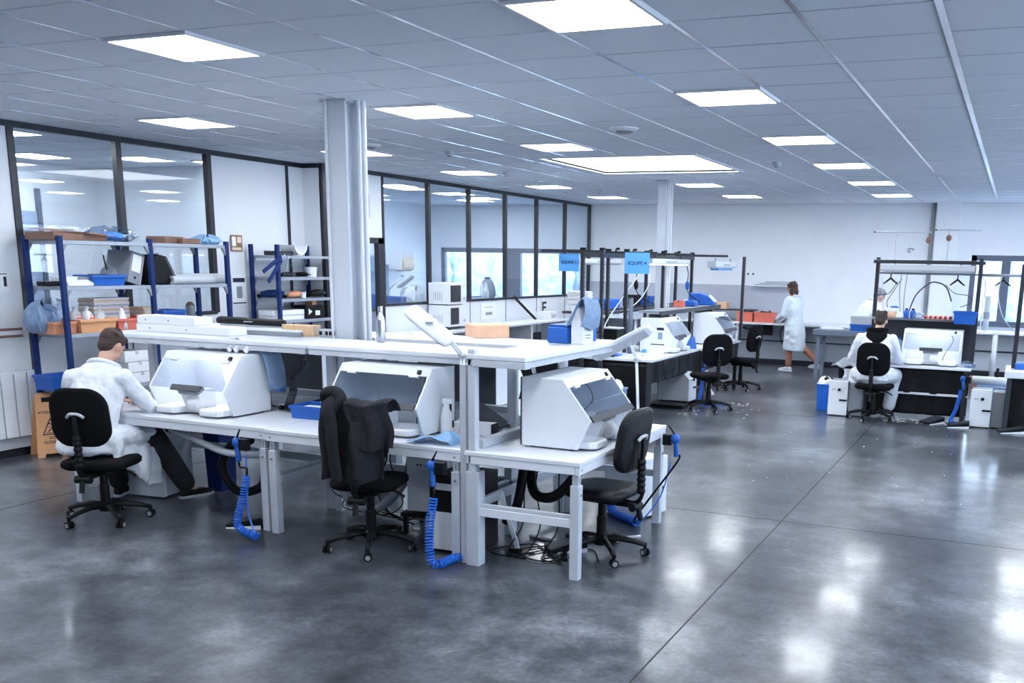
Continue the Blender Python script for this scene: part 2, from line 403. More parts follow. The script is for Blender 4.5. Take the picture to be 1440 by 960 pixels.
fitting(842, 267, 'small dark smoke detector on the ceiling under the skylight corner', 1)
fitting(1093, 228, 'small dark smoke detector on the ceiling beyond the skylight', 1)
# walls
w = MB(); w.bx(XO-0.2, XL-0.06, YB-0.2, YB, 0, CEIL+0.2); w.bx(XL-0.06, XR+0.2, YB-0.2, YB, 0, CEIL+0.2)
S(w, 'wall_back', 'wall')
rw_ = MB()     # unseen side wall; long window band added to let daylight brighten the ceiling
rw_.bx(XR, XR+0.2, YB, YF+0.2, 0, 0.95); rw_.bx(XR, XR+0.2, YB, YF+0.2, 2.6, CEIL+0.2); rw_.bx(XR, XR+0.2, YB, -1.5, 0.95, 2.6); rw_.bx(XR, XR+0.2, 18.5, YF+0.2, 0.95, 2.6)
S(rw_, 'wall_right', 'wall')
f = MB()
for i in range(9): y = -1.5+i*2.5; f.bx(XR+0.02, XR+0.1, y-0.04, y+0.04, 0.95, 2.6)
f.bx(XR+0.02, XR+0.1, -1.5, 18.5, 0.95, 1.01); f.bx(XR+0.02, XR+0.1, -1.5, 18.5, 2.54, 2.6)
wo = S(f, 'window_0', 'wframe'); MB().bx(XR+0.05, XR+0.056, -1.5, 18.5, 0.98, 2.57).build('pane', 'glass', wo)
S(MB().bx(XO-0.2, XO, YB, YF+0.2, 0, CEIL+0.2), 'wall_office', 'wall')
# far wall with two window openings: (x0,x1) z 0.95..2.16
W1 = (-12.02, -8.5); W2 = (-0.80, 3.2); WZ0, WZ1 = 0.94, 2.18
w = MB()
for a, b in ((XO-0.2, W1[0]), (W1[1], W2[0]), (W2[1], XR+0.2)): w.bx(a, b, YF, YF+0.2, 0, CEIL+0.2)
for a, b in (W1, W2): w.bx(a, b, YF, YF+0.2, 0, WZ0); w.bx(a, b, YF, YF+0.2, WZ1, CEIL+0.2)
S(w, 'wall_far', 'wall')
S(MB().bx(XO, XL-0.06, 10.62, 10.74, 0, CEIL), 'wall_between', 'wall')
def window(n, x0, x1, mull):
    f = MB(); d0, d1 = YF+0.02, YF+0.12
    f.bx(x0, x1, d0, d1, WZ1-0.10, WZ1); f.bx(x0, x1, d0, d1, WZ0, WZ0+0.07); f.bx(x0, x0+0.09, d0, d1, WZ0, WZ1); f.bx(x1-0.09, x1, d0, d1, WZ0, WZ1)
    for a, b in mull: f.bx(a, b, d0, d1, WZ0+0.07, WZ1-0.1)
    o = S(f, 'window_%d' % n, 'wframe')
    MB().bx(x0+0.05, x1-0.05, YF+0.06, YF+0.07, WZ0+0.03, WZ1-0.03).build('pane', 'glass', o)
window(1, W1[0], W1[1], [(-10.35, -10.02)])
window(2, W2[0], W2[1], [(-0.28, -0.13), (1.6, 1.75)])
S(MB().bx(-0.8, 3.2, YF-0.05, YF+0.02, WZ0-0.03, WZ0), 'trim_1', 'wframe')
# glazed partition on the long side
BAYS1 = [YB, -1.9, -0.68, 0.54, 1.76, 2.98, 4.2, 5.36, 6.58, 7.78, 9.03, 10.36, YJ]
BAYS2 = [YJ, 11.22, 11.97, 13.18, 14.40, 15.66, 16.9, 18.17, YF]
SILL = 1.26
p = MB(); fr = MB(); base = MB(); k = 3
GL = []
def bay(x, y0, y1, glass, door=False):
    p0 = 0 if not door else 2.16
    if glass: p.bx(x-0.05, x-0.01, y0, y1, 0, SILL); GL.append((x, y0, y1, SILL, CEIL))
    elif door: p.bx(x-0.05, x-0.01, y0, y1, 2.20, CEIL)
    else: p.bx(x-0.05, x-0.01, y0, y1, 0, CEIL)
for x, B in ((XL, BAYS1), (XJ, BAYS2)):
    for i in range(len(B)-1):
        y0, y1 = B[i], B[i+1]
        glass = (x == XL and y0 in (6.58, 7.78)) or (x == XJ and y0 >= 11.97)
        door = x == XJ and y0 == 11.22
        bay(x, y0, y1, glass, door)
        fr.bx(x-0.055, x+0.004, y0, y1, CEIL-0.055, CEIL)
        wd = 0.028 if glass or (i and x == XJ) else 0.02
        if y0 == 11.97: wd = 0.02
        if y0 in (6.58, 7.78, 9.03): wd = 0.034
        fr.bx(x-0.06, x+0.006, y0-wd, y0+wd, SILL if glass or y0 in (9.03,) else 0.0, CEIL)
        if glass:
            fr.bx(x-0.055, x+0.004, y0, y1, SILL-0.02, SILL+0.02)
            fr.bx(x-0.055, x-0.006, y0-0.008, y0+0.008, 0, SILL)
        if not door: base.bx(x-0.02, x+0.008, y0, y1, 0, 0.09)
fr.bx(XJ-0.06, XJ+0.006, YF-0.05, YF, 0, CEIL)
p.bx(XL-0.05, XJ, YJ-0.02, YJ+0.02, 0, CEIL); fr.bx(XL, XJ+0.01, YJ-0.03, YJ+0.03, CEIL-0.055, CEIL)
fr.bx(XJ-0.03, XJ+0.012, YJ-0.035, YJ+0.035, 0, CEIL)
S(p, 'wall_left', 'panel'); S(fr, 'trim_2', 'frame'); S(base, 'baseboard_left', 'frame')
for x, y0, y1, z0, z1 in GL:
    S(MB().bx(x-0.032, x-0.026, y0+0.02, y1-0.02, z0+0.01, z1-0.03), 'window_%d' % k, 'glass'); k += 1
# door in the partition (glazed, black frame)
d = MB(); y0, y1, x = 11.24, 11.95, XJ
d.bx(x-0.06, x+0.015, y0, y0+0.04, 0, 2.2); d.bx(x-0.06, x+0.015, y1-0.13, y1, 0, 2.2); d.bx(x-0.06, x+0.015, y0, y1, 2.12, 2.2)
do = S(d, 'door_1', 'frame')
MB().bx(x-0.03, x-0.022, y0+0.04, y1-0.13, 0.03, 2.12).build('glass_leaf', 'glass', do)
hd = MB().tube([(x+0.0, y1-0.17, 1.02), (x+0.05, y1-0.17, 1.02), (x+0.05, y1-0.28, 1.02)], 0.009, 8).build('handle', 'chrome', do, smooth=True)
# baseboards, grey splash band and pilaster on the far wall
S(MB().bx(XJ, XR, YF-0.015, YF, 0, 0.1), 'baseboard_far', 'frame')
S(MB().bx(XJ, -4.02, YF-0.012, YF, 0.80, 1.53), 'trim_3', 'splash')
S(MB().bx(-4.02, -0.9, YF-0.012, YF, 0.10, 0.76), 'trim_4', mat('grey_panel_under_counter', (0.42, 0.45, 0.52), 0.5))
S(MB().bx(XJ, -4.02, YF-0.012, YF, 0.10, 0.80), 'trim_5', mat('grey_panel_below', (0.48, 0.51, 0.58), 0.5))
S(MB().bx(-1.46, -1.05, YF-0.16, YF, 0, CEIL), 'wall_pilaster', mat('pilaster_white', (0.80, 0.83, 0.88), 0.5, var=0.02, scale=3))
S(MB().bx(-1.56, -1.50, YF-0.05, YF, 0, CEIL), 'trim_6', 'mgrey')
# things fixed on the walls
def plate(name, label, cat, corners_y, z0, z1, x, mats='paper'):
    y0, y1 = corners_y; t = T(name, label, cat, (x, (y0+y1)/2, (z0+z1)/2))
    MB().bx(0.001, 0.006, -(y1-y0)/2, (y1-y0)/2, -(z1-z0)/2, (z1-z0)/2).build('sheet', mats, t)
    return t, (y1-y0)/2, (z1-z0)/2
gt = T('wall_vent', 'grey slatted air grille high on the white panel above the office door', 'vent', (XJ, 11.46, 2.62))
f = MB()
for a in ((-0.17, -0.15, -0.16, 0.16), (0.15, 0.17, -0.16, 0.16), (-0.15, 0.15, -0.16, -0.14), (-0.15, 0.15, 0.14, 0.16)): f.bx(0, 0.02, a[0], a[1], a[2], a[3])
f.build('frame', 'lgrey', gt); f = MB()
for i in range(11): z = -0.128+i*0.0255; f.hexa([(0.002, -0.15, z), (0.002, 0.15, z), (0.006, 0.15, z), (0.006, -0.15, z), (0.014, -0.15, z-0.014), (0.014, 0.15, z-0.014), (0.018, 0.15, z-0.014), (0.018, -0.15, z-0.014)])
f.build('slats', 'mgrey', gt); MB().bx(-0.002, 0.001, -0.15, 0.15, -0.14, 0.14).build('back_plate', 'dgrey', gt)
# radiator
rt = T('radiator', 'white ribbed panel radiator on the white wall beside the wet floor sign', 'radiator', (XL, 5.95, 0))
MB().bx(0.03, 0.085, -0.61, 0.59, 0.21, 0.79).build('core', 'lgrey', rt); r = MB()  # core tinted grey so the grooves between the ribs look shaded
for i in range(9): y = -0.60+i*0.135; r.bx(0.088, 0.102, y, y+0.122, 0.20, 0.80)
r.build('rib', 'white', rt, bev=0.003); MB().bx(0.025, 0.10, -0.625, 0.605, 0.80, 0.812).build('top_grille', 'white', rt)
MB().bx(0.0, 0.03, -0.5, -0.46, 0.3, 0.7).bx(0.0, 0.03, 0.44, 0.48, 0.3, 0.7).build('bracket', 'mgrey', rt)
MB().cyl((0.06, 0.60, 0.74), (0.06, 0.63, 0.74), 0.012).build('valve', 'chrome', rt)
S(MB().bx(XL, XL+0.07, YB, 6.5, 0.09, 0.2), 'trim_7', 'lgrey')
t, a, b = plate('wall_notice', 'white printed notice taped to the white wall above the radiator', 'notice', (6.02, 6.42), 1.55, 1.73, XL)
l = MB(); l.bx(0.006, 0.0066, -a+0.02, a-0.02, b-0.02, b-0.012); l.bx(0.006, 0.0066, a-0.06, a-0.03, -0.04, 0.05)
for i in range(4): l.bx(0.006, 0.0066, -a+0.03, a-0.10-0.03*(i % 2), 0.03-i*0.03, 0.036-i*0.03)
l.build('print', 'ink', t)
t, a, b = plate('photo_strip', 'striped brown and white photo strip stuck low on the wall above the radiator', 'poster', (6.18, 6.50), 1.12, 1.22, XL)
MB().bx(0.006, 0.0066, -a, a, 0.02, 0.045).bx(0.006, 0.0066, -a, a, -0.045, -0.02).build('stripes', 'brown', t)
y0 = at_x(324, 340, XL).y
t, a, b = plate('safety_sign', 'small brown framed safety pictogram sign on the white wall panel', 'sign', (y0, y0+0.19), 1.97, 2.16, XL, 'brown')
MB().bx(0.006, 0.0066, -a+0.02, -0.01, -b+0.06, b-0.02).build('pictogram', 'paper', t)
MB().bx(0.006, 0.0066, 0.012, a-0.015, -b+0.1, b-0.02).bx(0.006, 0.0066, -a+0.02, a-0.02, -b+0.015, -b+0.045).build('lettering', 'cream', t)
y0 = at_x(326, 410, XL).y
t, a, b = plate('wall_notice', 'white notice with a black caption and small grey picture beside the second rack', 'notice', (y0, y0+0.24), 1.33, 1.70, XL)
MB().bx(0.006, 0.0066, -a+0.02, a-0.02, 0.09, 0.14).bx(0.006, 0.0066, -a+0.01, a-0.01, -b+0.02, -b+0.035).build('caption', 'ink', t)
MB().bx(0.006, 0.0066, -0.045, 0.05, -0.1, 0.04).build('picture', 'mgrey', t)
# structural columns
def column(x, y, s, label, pipe):
    t = T('column', label, 'column', (x, y, 0))
    m = MB(); a = s/2
    m.prism([(-a, -a), (a, -a), (a, -a+0.02), (0.03, -a+0.03), (0.03, a-0.03), (a, a-0.02), (a, a), (-a, a), (-a, a-0.02), (-0.03, a-0.03), (-0.03, -a+0.03), (-a, -a+0.02)], 'z', 0, CEIL)
    m.build('shaft', mat('column_paint', (0.62, 0.66, 0.73), 0.45, var=0.03, scale=5), t)
    MB().bx(-a-0.02, a+0.02, -a-0.02, a+0.02, CEIL-0.02, CEIL-0.001).build('collar', 'lgrey', t)
    m = MB()
    for dx, dy, r in pipe: m.cyl((dx, dy, 0), (dx, dy, CEIL), r, n=10)
    m.build('conduit', 'pipe', t)
    tag(t, kind='structure')
    return t
column(-4.90, 6.52, 0.20, 'tall pale grey steel column rising between the front workbenches', [(0.15, 0.06, 0.022), (0.15, 0.0, 0.015), (-0.07, -0.112, 0.012)])
column(-4.84, 13.9, 0.12, 'slim white column behind the blue signs', [(0.09, 0.03, 0.016), (0.125, 0.03, 0.012)])
# rooms behind the partition
S(MB().bx(XO, XO+0.02, 6.2, 7.6, 0.2, 2.55).bx(XO, XO+0.02, 8.1, 9.6, 0.2, 2.45), 'trim_8', mat('blue_grey_board', (0.33, 0.41, 0.55), 0.5))
S(MB().bx(XO, XO+0.05, 6.1, 6.24, 0, 2.75).bx(XO, XO+0.05, 7.66, 7.78, 0, 2.75).bx(XO, XO+0.05, 9.6, 9.66, 0, 2.75), 'trim_9', 'wframe')
# the world outside the windows
wd = bpy.data.worlds.new('world'); SC.world = wd; wd.use_nodes = True
bg = wd.node_tree.nodes['Background']; wn = wd.node_tree
tcw = wn.nodes.new('ShaderNodeTexCoord'); sep = wn.nodes.new('ShaderNodeSeparateXYZ'); wn.links.new(tcw.outputs['Generated'], sep.inputs[0])
rw = wn.nodes.new('ShaderNodeValToRGB'); rw.color_ramp.elements[0].position = 0.0; rw.color_ramp.elements[0].color = (0.75, 0.86, 1.0, 1)
rw.color_ramp.elements[1].position = 0.6; rw.color_ramp.elements[1].color = (0.55, 0.72, 1.0, 1)
wn.links.new(sep.outputs['Z'], rw.inputs['Fac']); wn.links.new(rw.outputs['Color'], bg.inputs['Color']); bg.inputs['Strength'].default_value = 7.5
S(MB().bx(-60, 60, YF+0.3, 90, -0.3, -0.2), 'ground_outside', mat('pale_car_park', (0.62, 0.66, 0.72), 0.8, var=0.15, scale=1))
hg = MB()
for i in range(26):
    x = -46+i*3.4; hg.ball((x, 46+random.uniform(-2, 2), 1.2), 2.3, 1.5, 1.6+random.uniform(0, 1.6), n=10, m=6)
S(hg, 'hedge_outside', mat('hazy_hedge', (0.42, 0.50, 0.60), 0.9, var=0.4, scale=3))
# ------------------------------------------------------------------ workbenches
def workbench(label, loc, rz, w, d=0.80, h=0.75, shelf=None, rail_front=False, group='height-adjustable workbenches', legs=(1, 1, 1, 1), big_post=None, shelf_ext=(0, 0)):
    # front is local -y; shelf = (y0, y1, z)
    t = T('workbench', label, 'workbench', loc, rz, group)
    m = MB(); m.bx(-w/2, w/2, -d/2, d/2, h-0.028, h); m.build('worktop', 'bench', t, bev=0.004)
    m = MB(); m.bx(-w/2+0.004, w/2-0.004, -d/2+0.004, -d/2+0.034, h-0.082, h-0.029); m.bx(-w/2+0.01, w/2-0.01, d/2-0.04, d/2-0.01, h-0.08, h-0.029)
    m.bx(-w/2+0.004, -w/2+0.034, -d/2+0.036, d/2-0.042, h-0.08, h-0.029); m.bx(w/2-0.034, w/2-0.004, -d/2+0.036, d/2-0.042, h-0.08, h-0.029)
    m.build('top_frame', 'bench', t, bev=0.003)
    zs = shelf[2] if shelf else h
    for i, (sx, sy) in enumerate(((-1, -1), (1, -1), (-1, 1), (1, 1))):
        if not legs[i]: continue
        x = sx*(w/2-0.045); y = sy*(d/2-0.04)
        m = MB(); m.bx(x-0.03, x+0.03, y-0.03, y+0.03, 0.0, 0.60)
        m.build('leg', 'steel', t, bev=0.004)
        lg = COL.objects[-1]
        m = MB(); m.bx(x-0.02, x+0.02, y-0.02, y+0.02, 0.60, h-0.08); m.build('inner_tube', 'steel', lg)
        m = MB(); m.bx(x-0.005, x+0.005, y-0.0212, y-0.019, 0.61, h-0.10); m.cyl((x, y-0.03, 0.54), (x, y-0.037, 0.54), 0.009, n=8); m.cyl((x, y-0.03, h-0.055), (x, y-0.037, h-0.055), 0.008, n=8)
        m.build('height_bolt', 'mgrey', lg)
    for sx in (-1, 1):
        x = sx*(w/2-0.045); MB().bx(x-0.016, x+0.016, -d/2+0.07, d/2-0.07, 0.36, 0.41).build('side_rail', 'steel', t, bev=0.003)
    MB().bx(-w/2+0.07, w/2-0.07, d/2-0.055, d/2-0.025, 0.36, 0.42).build('back_rail', 'steel', t, bev=0.003)
    if shelf:
        y0, y1, z = shelf; a, b = -w/2-shelf_ext[0], w/2+shelf_ext[1]
        for sx in (-1, 1):
            x = sx*(w/2-0.06); MB().bx(x-0.03, x+0.03, d/2+0.0, d/2+0.045, 0.0, z-0.07).build('shelf_post', 'steel', t, bev=0.003)
            MB().bx(x-0.018, x+0.018, y0+0.03, y1-0.03, z-0.075, z-0.032).build('shelf_bracket', 'steel', t)
        MB().bx(a, b, y0, y1, z-0.03, z).build('overhead_shelf', 'bench', t, bev=0.004)
        MB().bx(a+0.01, b-0.01, y0+0.006, y0+0.026, z-0.07, z-0.031).bx(a+0.01, b-0.01, y1-0.026, y1-0.006, z-0.07, z-0.031).build('shelf_edge_rail', 'steel', t)
    # a power strip along the back edge
    m = MB(); m.bx(-w/2+0.12, w/2-0.12, d/2-0.075, d/2-0.012, h, h+0.055); m.build('cable_duct', 'steel', t, bev=0.003)
    return t
BA = workbench('light grey workbench where the brown-haired worker in a white coat sits', (-5.70, 5.70, 0), 0, 1.95, shelf=(0.06, 0.64, 1.30), shelf_ext=(0.10, 0))
BB = workbench('light grey workbench behind the chair draped with a dark jacket', (-3.925, 5.67, 0), 0, 1.57, shelf=(0.09, 0.67, 1.30), shelf_ext=(0, -0.05))
# the side workbench: front towards the open floor
BC = workbench('light grey workbench at the end of the block with an empty chair at it', (-2.70, 6.05, 0), PI/2, 1.60, d=0.80, shelf=(-0.03, 0.38, 1.36), legs=(1, 1, 0, 1))
m = MB(); m.bx(-0.80, -0.71, 0.30, 0.39, 0, 0.62); m.build('corner_post', 'steel', BC, bev=0.004)
m = MB(); m.bx(-0.79, -0.735, 0.325, 0.375, 0.62, 1.39); m.build('corner_post_upper', 'steel', BC, bev=0.004)
MB().bx(-0.80, -0.73, -0.03, 0.34, 1.285, 1.328).build('shelf_end_rail', 'steel', BC, bev=0.003)
MB().bx(-0.775, -0.735, -0.33, 0.31, 0.33, 0.385).build('front_rail', 'bench', BC, bev=0.003)
workbench('light grey rear workbench back to back with the brown-haired worker bench', (-5.635, 7.12, 0), PI, 1.85, shelf=(0.0, 0.50, 1.30), shelf_ext=(-0.02, 0.70))
workbench('light grey rear workbench carrying the orange cardboard box on its shelf', (-4.06, 7.12, 0), PI, 1.24, shelf=(-0.08, 0.50, 1.30), shelf_ext=(0.08, 0))

# ------------------------------------------------------------------ dust extraction cabinets
PF = [(0.22, 0), (-0.18, 0), (-0.27, 0.19), (-0.07, 0.44), (0.22, 0.44)]
def cabinet(label, loc, rz, w=0.74, lit=False, printed=False, film=False):
    t = T('extraction_cabinet', label, 'extraction cabinet', loc, rz, 'extraction cabinets')
    a = w/2; m = MB(); th = 0.014
    for s in (-1, 1): m.prism([(y, z+0.012) for y, z in PF], 'x', s*a-(th if s > 0 else 0), s*a+(th if s < 0 else 0))
    m.bx(-a+th, a-th, -0.07, 0.21, 0.438, 0.452); m.bx(-a+th, a-th, -0.175, 0.21, 0.012, 0.026)
    m.bx(-a+th, a-th, 0.196, 0.21, 0.026, 0.438, mi=1)
    # front lip under the top plate
    q = Vector((0, -0.07, 0.452)); e = Vector((0, -0.105, 0.40))
    m.hexa([(-a+th, e.y, e.z), (a-th, e.y, e.z), (a-th, e.y+0.014, e.z), (-a+th, e.y+0.014, e.z), (-a+th, q.y, q.z), (a-th, q.y, q.z), (a-th, q.y+0.014, q.z-0.01), (-a+th, q.y+0.014, q.z-0.01)])
    m.build('housing', ['white', 'wplas'], t, bev=0.003)
    MB().bx(-a, a, 0.212, 0.226, 0.012, 0.452).build('back_plate', 'dgrey', t, bev=0.002)
    # sloping window
    p0 = Vector((0, -0.108, 0.398)); p1 = Vector((0, -0.262, 0.202)); n = Vector((0, -0.784, 0.62)).normalized()*0.005
    m = MB(); xx = a-0.020
    m.hexa([(-xx, p1.y, p1.z), (xx, p1.y, p1.z), (xx, p1.y+n.y, p1.z+n.z), (-xx, p1.y+n.y, p1.z+n.z), (-xx, p0.y, p0.z), (xx, p0.y, p0.z), (xx, p0.y+n.y, p0.z+n.z), (-xx, p0.y+n.y, p0.z+n.z)])
    wn = m.build('window', 'film' if film else 'clear', t)
    m = MB()
    for s in (-1, 1): m.bar((s*xx*0.72-0.035, p0.y+n.y*1.5, p0.z+n.z*1.5-0.004), (s*xx*0.72+0.035, p0.y+n.y*1.5, p0.z+n.z*1.5-0.004), 0.018, 0.022, up=(0, -0.62, -0.784))
    m.build('hinge_clip', 'white', wn)
    m = MB(); m.bar((-xx if not lit else -0.14, p1.y-0.004, p1.z+0.008), (xx if not lit else 0.14, p1.y-0.004, p1.z+0.008), 0.012, 0.045, up=(0, -0.62, -0.784)); m.build('handle_strip', 'dgrey', wn)
    # chute in the middle of the opening and the two arm rests
    m = MB(); m.prism([(-0.19, 0.028), (-0.06, 0.028), (-0.06, 0.19), (-0.20, 0.195), (-0.24, 0.17)], 'x', -0.085, 0.085); m.build('chute', 'wplas', t, bev=0.006)
    m = MB(); m.bar((0.0, -0.25, 0.17), (0.0, -0.18, 0.205), 0.19, 0.03); m.build('chute_lip', 'mgrey', t, bev=0.003)
    m = MB(); m.lathe([(0.05, -0.05), (0.055, -0.03), (0.055, 0.03), (0.04, 0.05)], (0.045, -0.215, 0.09), 14, axis='x'); m.build('suction_ring', 'wplas', t, smooth=True)
    for s in (-1, 1):
        m = MB(); x0, x1 = sorted((s*0.10, s*(a-0.045)))
        m.prism([(x0, -0.02), (x1, -0.02), (x1, -0.24), (x1-0.03, -0.285), (x0+0.03, -0.285), (x0, -0.24)], 'z', 0.012, 0.06); m.build('arm_rest', 'wplas', t, bev=0.012, seg=3)
    m = MB(); m.bar((a-0.10, -0.093, 0.425), (a-0.072, -0.093, 0.425), 0.016, 0.028, up=(0, -0.62, -0.784)); m.build('switch', 'black', t)
    m = MB()
    for x in (-a+0.05, a-0.05):
        for y in (-0.12, 0.16): m.cyl((x, y, 0), (x, y, 0.013), 0.018, n=8)
    m.build('foot', 'black', t)
    m = MB(); m.bx(-a+0.08, a-0.08, 0.02, 0.06, 0.405, 0.436); m.build('lamp', 'tubeon' if lit else 'lgrey', t)
    m = MB(); m.tube(smooth_path([(a*0.55, 0.1, 0.40), (a*0.68, 0.02, 0.33), (a*0.6, -0.02, 0.24), (a*0.45, 0.05, 0.15), (a*0.35, 0.1, 0.03)]), 0.004, 5); m.build('inner_cable', 'black', t)
    if printed:
        MB().bx(-a-0.002, -a, -0.12, -0.02, 0.30, 0.335).build('lettering', 'ink', t); MB().bx(-a-0.002, -a, -0.10, -0.04, 0.18, 0.27).build('sticker', 'slate', t)
        MB().bx(-a-0.002, -a, -0.13, 0.06, 0.105, 0.118).build('caption', 'ink', t)
    return t
cabinet('lit white extraction cabinet in front of the brown-haired worker', (-5.57, 5.70, 0.752), 0, 0.73, lit=True)
H2 = cabinet('unlit white extraction cabinet behind the chair with the dark jacket', (-3.935, 5.70, 0.752), 0, 0.74)
cabinet('white extraction cabinet facing the empty chair at the end of the block', (-2.63, 5.925, 0.752), PI/2, 0.75)
cabinet('white extraction cabinet on the rear bench, its dark back beside the steel column', (-5.98, 7.27, 0.752), PI, 0.74)
cabinet('white extraction cabinet on the rear bench, its back seen past the corner post', (-4.17, 7.17, 0.752), PI, 0.74)

# ------------------------------------------------------------------ task chairs
def chair(label, loc, rz, seat_h=0.48, back_dy=0.0, wheel_rot=0.3, tilt=0.10, base_mat='black', vinyl='bfab'):
    t = T('task_chair', label, 'chair', loc, rz, 'wheeled task chairs')
    # seat pad
    m = MB(); o = rrect(0.46, 0.44, 0.11, 5)
    def lay(k, z): return [(x*k, y*k+0.0, z) for x, y in o]
    rings = [[m.bm.verts.new(p) for p in lay(k, z)] for k, z in ((0.90, seat_h-0.062), (0.99, seat_h-0.045), (1.0, seat_h-0.02), (0.95, seat_h-0.002), (0.7, seat_h+0.004))]
    n = len(o)
    for A, B in zip(rings, rings[1:]):
        for i in range(n): m.face([A[i], A[(i+1) % n], B[(i+1) % n], B[i]])
    m.face(rings[0][::-1]); m.face(rings[-1]); m.build('seat', vinyl, t, smooth=True)
    # backrest pad: curved plate
    zc = seat_h+0.33; bw, bh = 0.42, 0.42
    m = MB(); o = []
    for x, z in rrect(bw, bh, 0.13, 6): o.append((x*(1.0-0.10*max(0, z)/bh), z))
    def bp(x, z, dy): return (x, -0.235+back_dy-tilt*z+0.55*x*x+dy, zc+z)
    rg = []
    for k, dy in ((0.86, -0.036), (0.98, -0.028), (1.0, -0.006), (0.97, 0.018), (0.75, 0.030)): rg.append([m.bm.verts.new(bp(x*k, z*k, dy)) for x, z in o])
    n = len(o)
    for A, B in zip(rg, rg[1:]):
        for i in range(n): m.face([A[i], A[(i+1) % n], B[(i+1) % n], B[i]])
    m.face(rg[0][::-1]); m.face(rg[-1]); bk = m.build('backrest', vinyl if vinyl != 'bfab' else 'bfab', t, smooth=True)
    # back bar with bellows and bracket
    m = MB(); yb = -0.285+back_dy
    m.tube(smooth_path([(0, -0.10, seat_h-0.08), (0, -0.24, seat_h-0.09), (0, yb-0.01, seat_h-0.02), (0, yb, seat_h+0.10), (0, yb-0.005, zc+0.02)]), 0.02, 8, flat=0.6)
    m.build('back_bar', 'black', t, smooth=True)
    m = MB(); pr = []
    for i in range(13): pr.append((0.030 if i % 2 else 0.024, seat_h-0.02+i*0.019))
    m.lathe(pr, (0, yb, 0), 12); m.build('bellows', 'black', t)
    m = MB(); m.tube(smooth_path([(-0.06, yb+0.004, zc+0.005), (-0.03, yb-0.012, zc+0.03), (0.03, yb-0.012, zc+0.03), (0.06, yb+0.004, zc+0.005)], 4), 0.012, 6); m.build('back_bracket', 'lgrey', t, smooth=True)
    # mechanism, levers, column
    m = MB(); m.bx(-0.09, 0.09, -0.13, 0.13, seat_h-0.105, seat_h-0.062); m.bx(-0.05, 0.05, -0.26, -0.10, seat_h-0.115, seat_h-0.085); m.build('mechanism', 'black', t, bev=0.01)
    m = MB(); m.cyl((-0.055, -0.25, seat_h-0.11), (0.055, -0.25, seat_h-0.11), 0.028, n=12); m.cyl((0, -0.27, seat_h-0.12), (0, -0.29, seat_h-0.2), 0.018, n=10); m.build('tilt_knob', 'black', t)
    m = MB(); m.tube(smooth_path([(0.07, 0.02, seat_h-0.09), (0.16, 0.03, seat_h-0.10), (0.22, 0.05, seat_h-0.14)]), [0.008]*12+[0.013], 8); m.build('height_lever', 'black', t, smooth=True)
    m = MB(); m.cyl((0, 0, 0.10), (0, 0, 0.27), 0.034, n=14); m.cyl((0, 0, 0.27), (0, 0, seat_h-0.10), 0.027, n=14); m.build('gas_column', 'black', t, smooth=False)
    # star base and casters
    m = MB(); m.lathe([(0.045, 0.075), (0.052, 0.085), (0.052, 0.12), (0.038, 0.135)], n=14); hub = m.build('hub', 'black', t)
    for i in range(5):
        a = wheel_rot+i*2*PI/5; c, s = math.cos(a), math.sin(a)
        m = MB(); m.tube([(c*r, s*r, z) for r, z in ((0.03, 0.115), (0.12, 0.118), (0.22, 0.10), (0.305, 0.075))], [0.028, 0.026, 0.022, 0.018], 8, flat=0.75); m.build('spoke', base_mat, t, smooth=True)
        q = Vector((c*0.295, s*0.295, 0)); sp = a+1.1+i*0.7; side = Vector((math.cos(sp), math.sin(sp), 0))
        m = MB()
        for k in (-1, 1): m.cyl(q+side*(0.010*k)+Vector((0, 0, 0.027)), q+side*(0.024*k)+Vector((0, 0, 0.027)), 0.027, n=14); 
        cs = m.build('caster', 'black', t)
        m = MB()
        for k in (-1, 1): m.cyl(q+side*(0.0242*k)+Vector((0, 0, 0.027)), q+side*(0.0262*k)+Vector((0, 0, 0.027)), 0.017, n=12)
        m.build('hub_cap', 'rubber', cs)
        m = MB(); m.cyl(q+Vector((0, 0, 0.03)), q+Vector((0, 0, 0.072)), 0.012, n=8); m.build('stem', 'black', cs)
    return t
R = math.radians
chair('black task chair carrying the brown-haired worker in the white coat', (-6.00, 5.02, 0), R(20), 0.47, wheel_rot=0.5)
chair('black task chair with a dark jacket draped over its back', (-3.85, 5.29, 0), R(16), 0.50, back_dy=0.0, wheel_rot=1.2)
chair('empty worn black chair turned to the end workbench, seen from its side', (-2.40, 5.86, 0), R(84), 0.48, wheel_rot=0.15, tilt=0.16, vinyl='leather')
chair('empty black chair with its back to the open floor at the black skirted bench', (-3.66, 12.62, 0), R(40), 0.50, wheel_rot=0.9)
chair('black chair turned sideways beyond the empty one at the black skirted bench', (-3.86, 15.05, 0), R(75), 0.49, wheel_rot=0.3)
chair('black task chair under the short-haired worker with a black hood', (-1.55, 12.92, 0), R(-3), 0.47, wheel_rot=0.7)

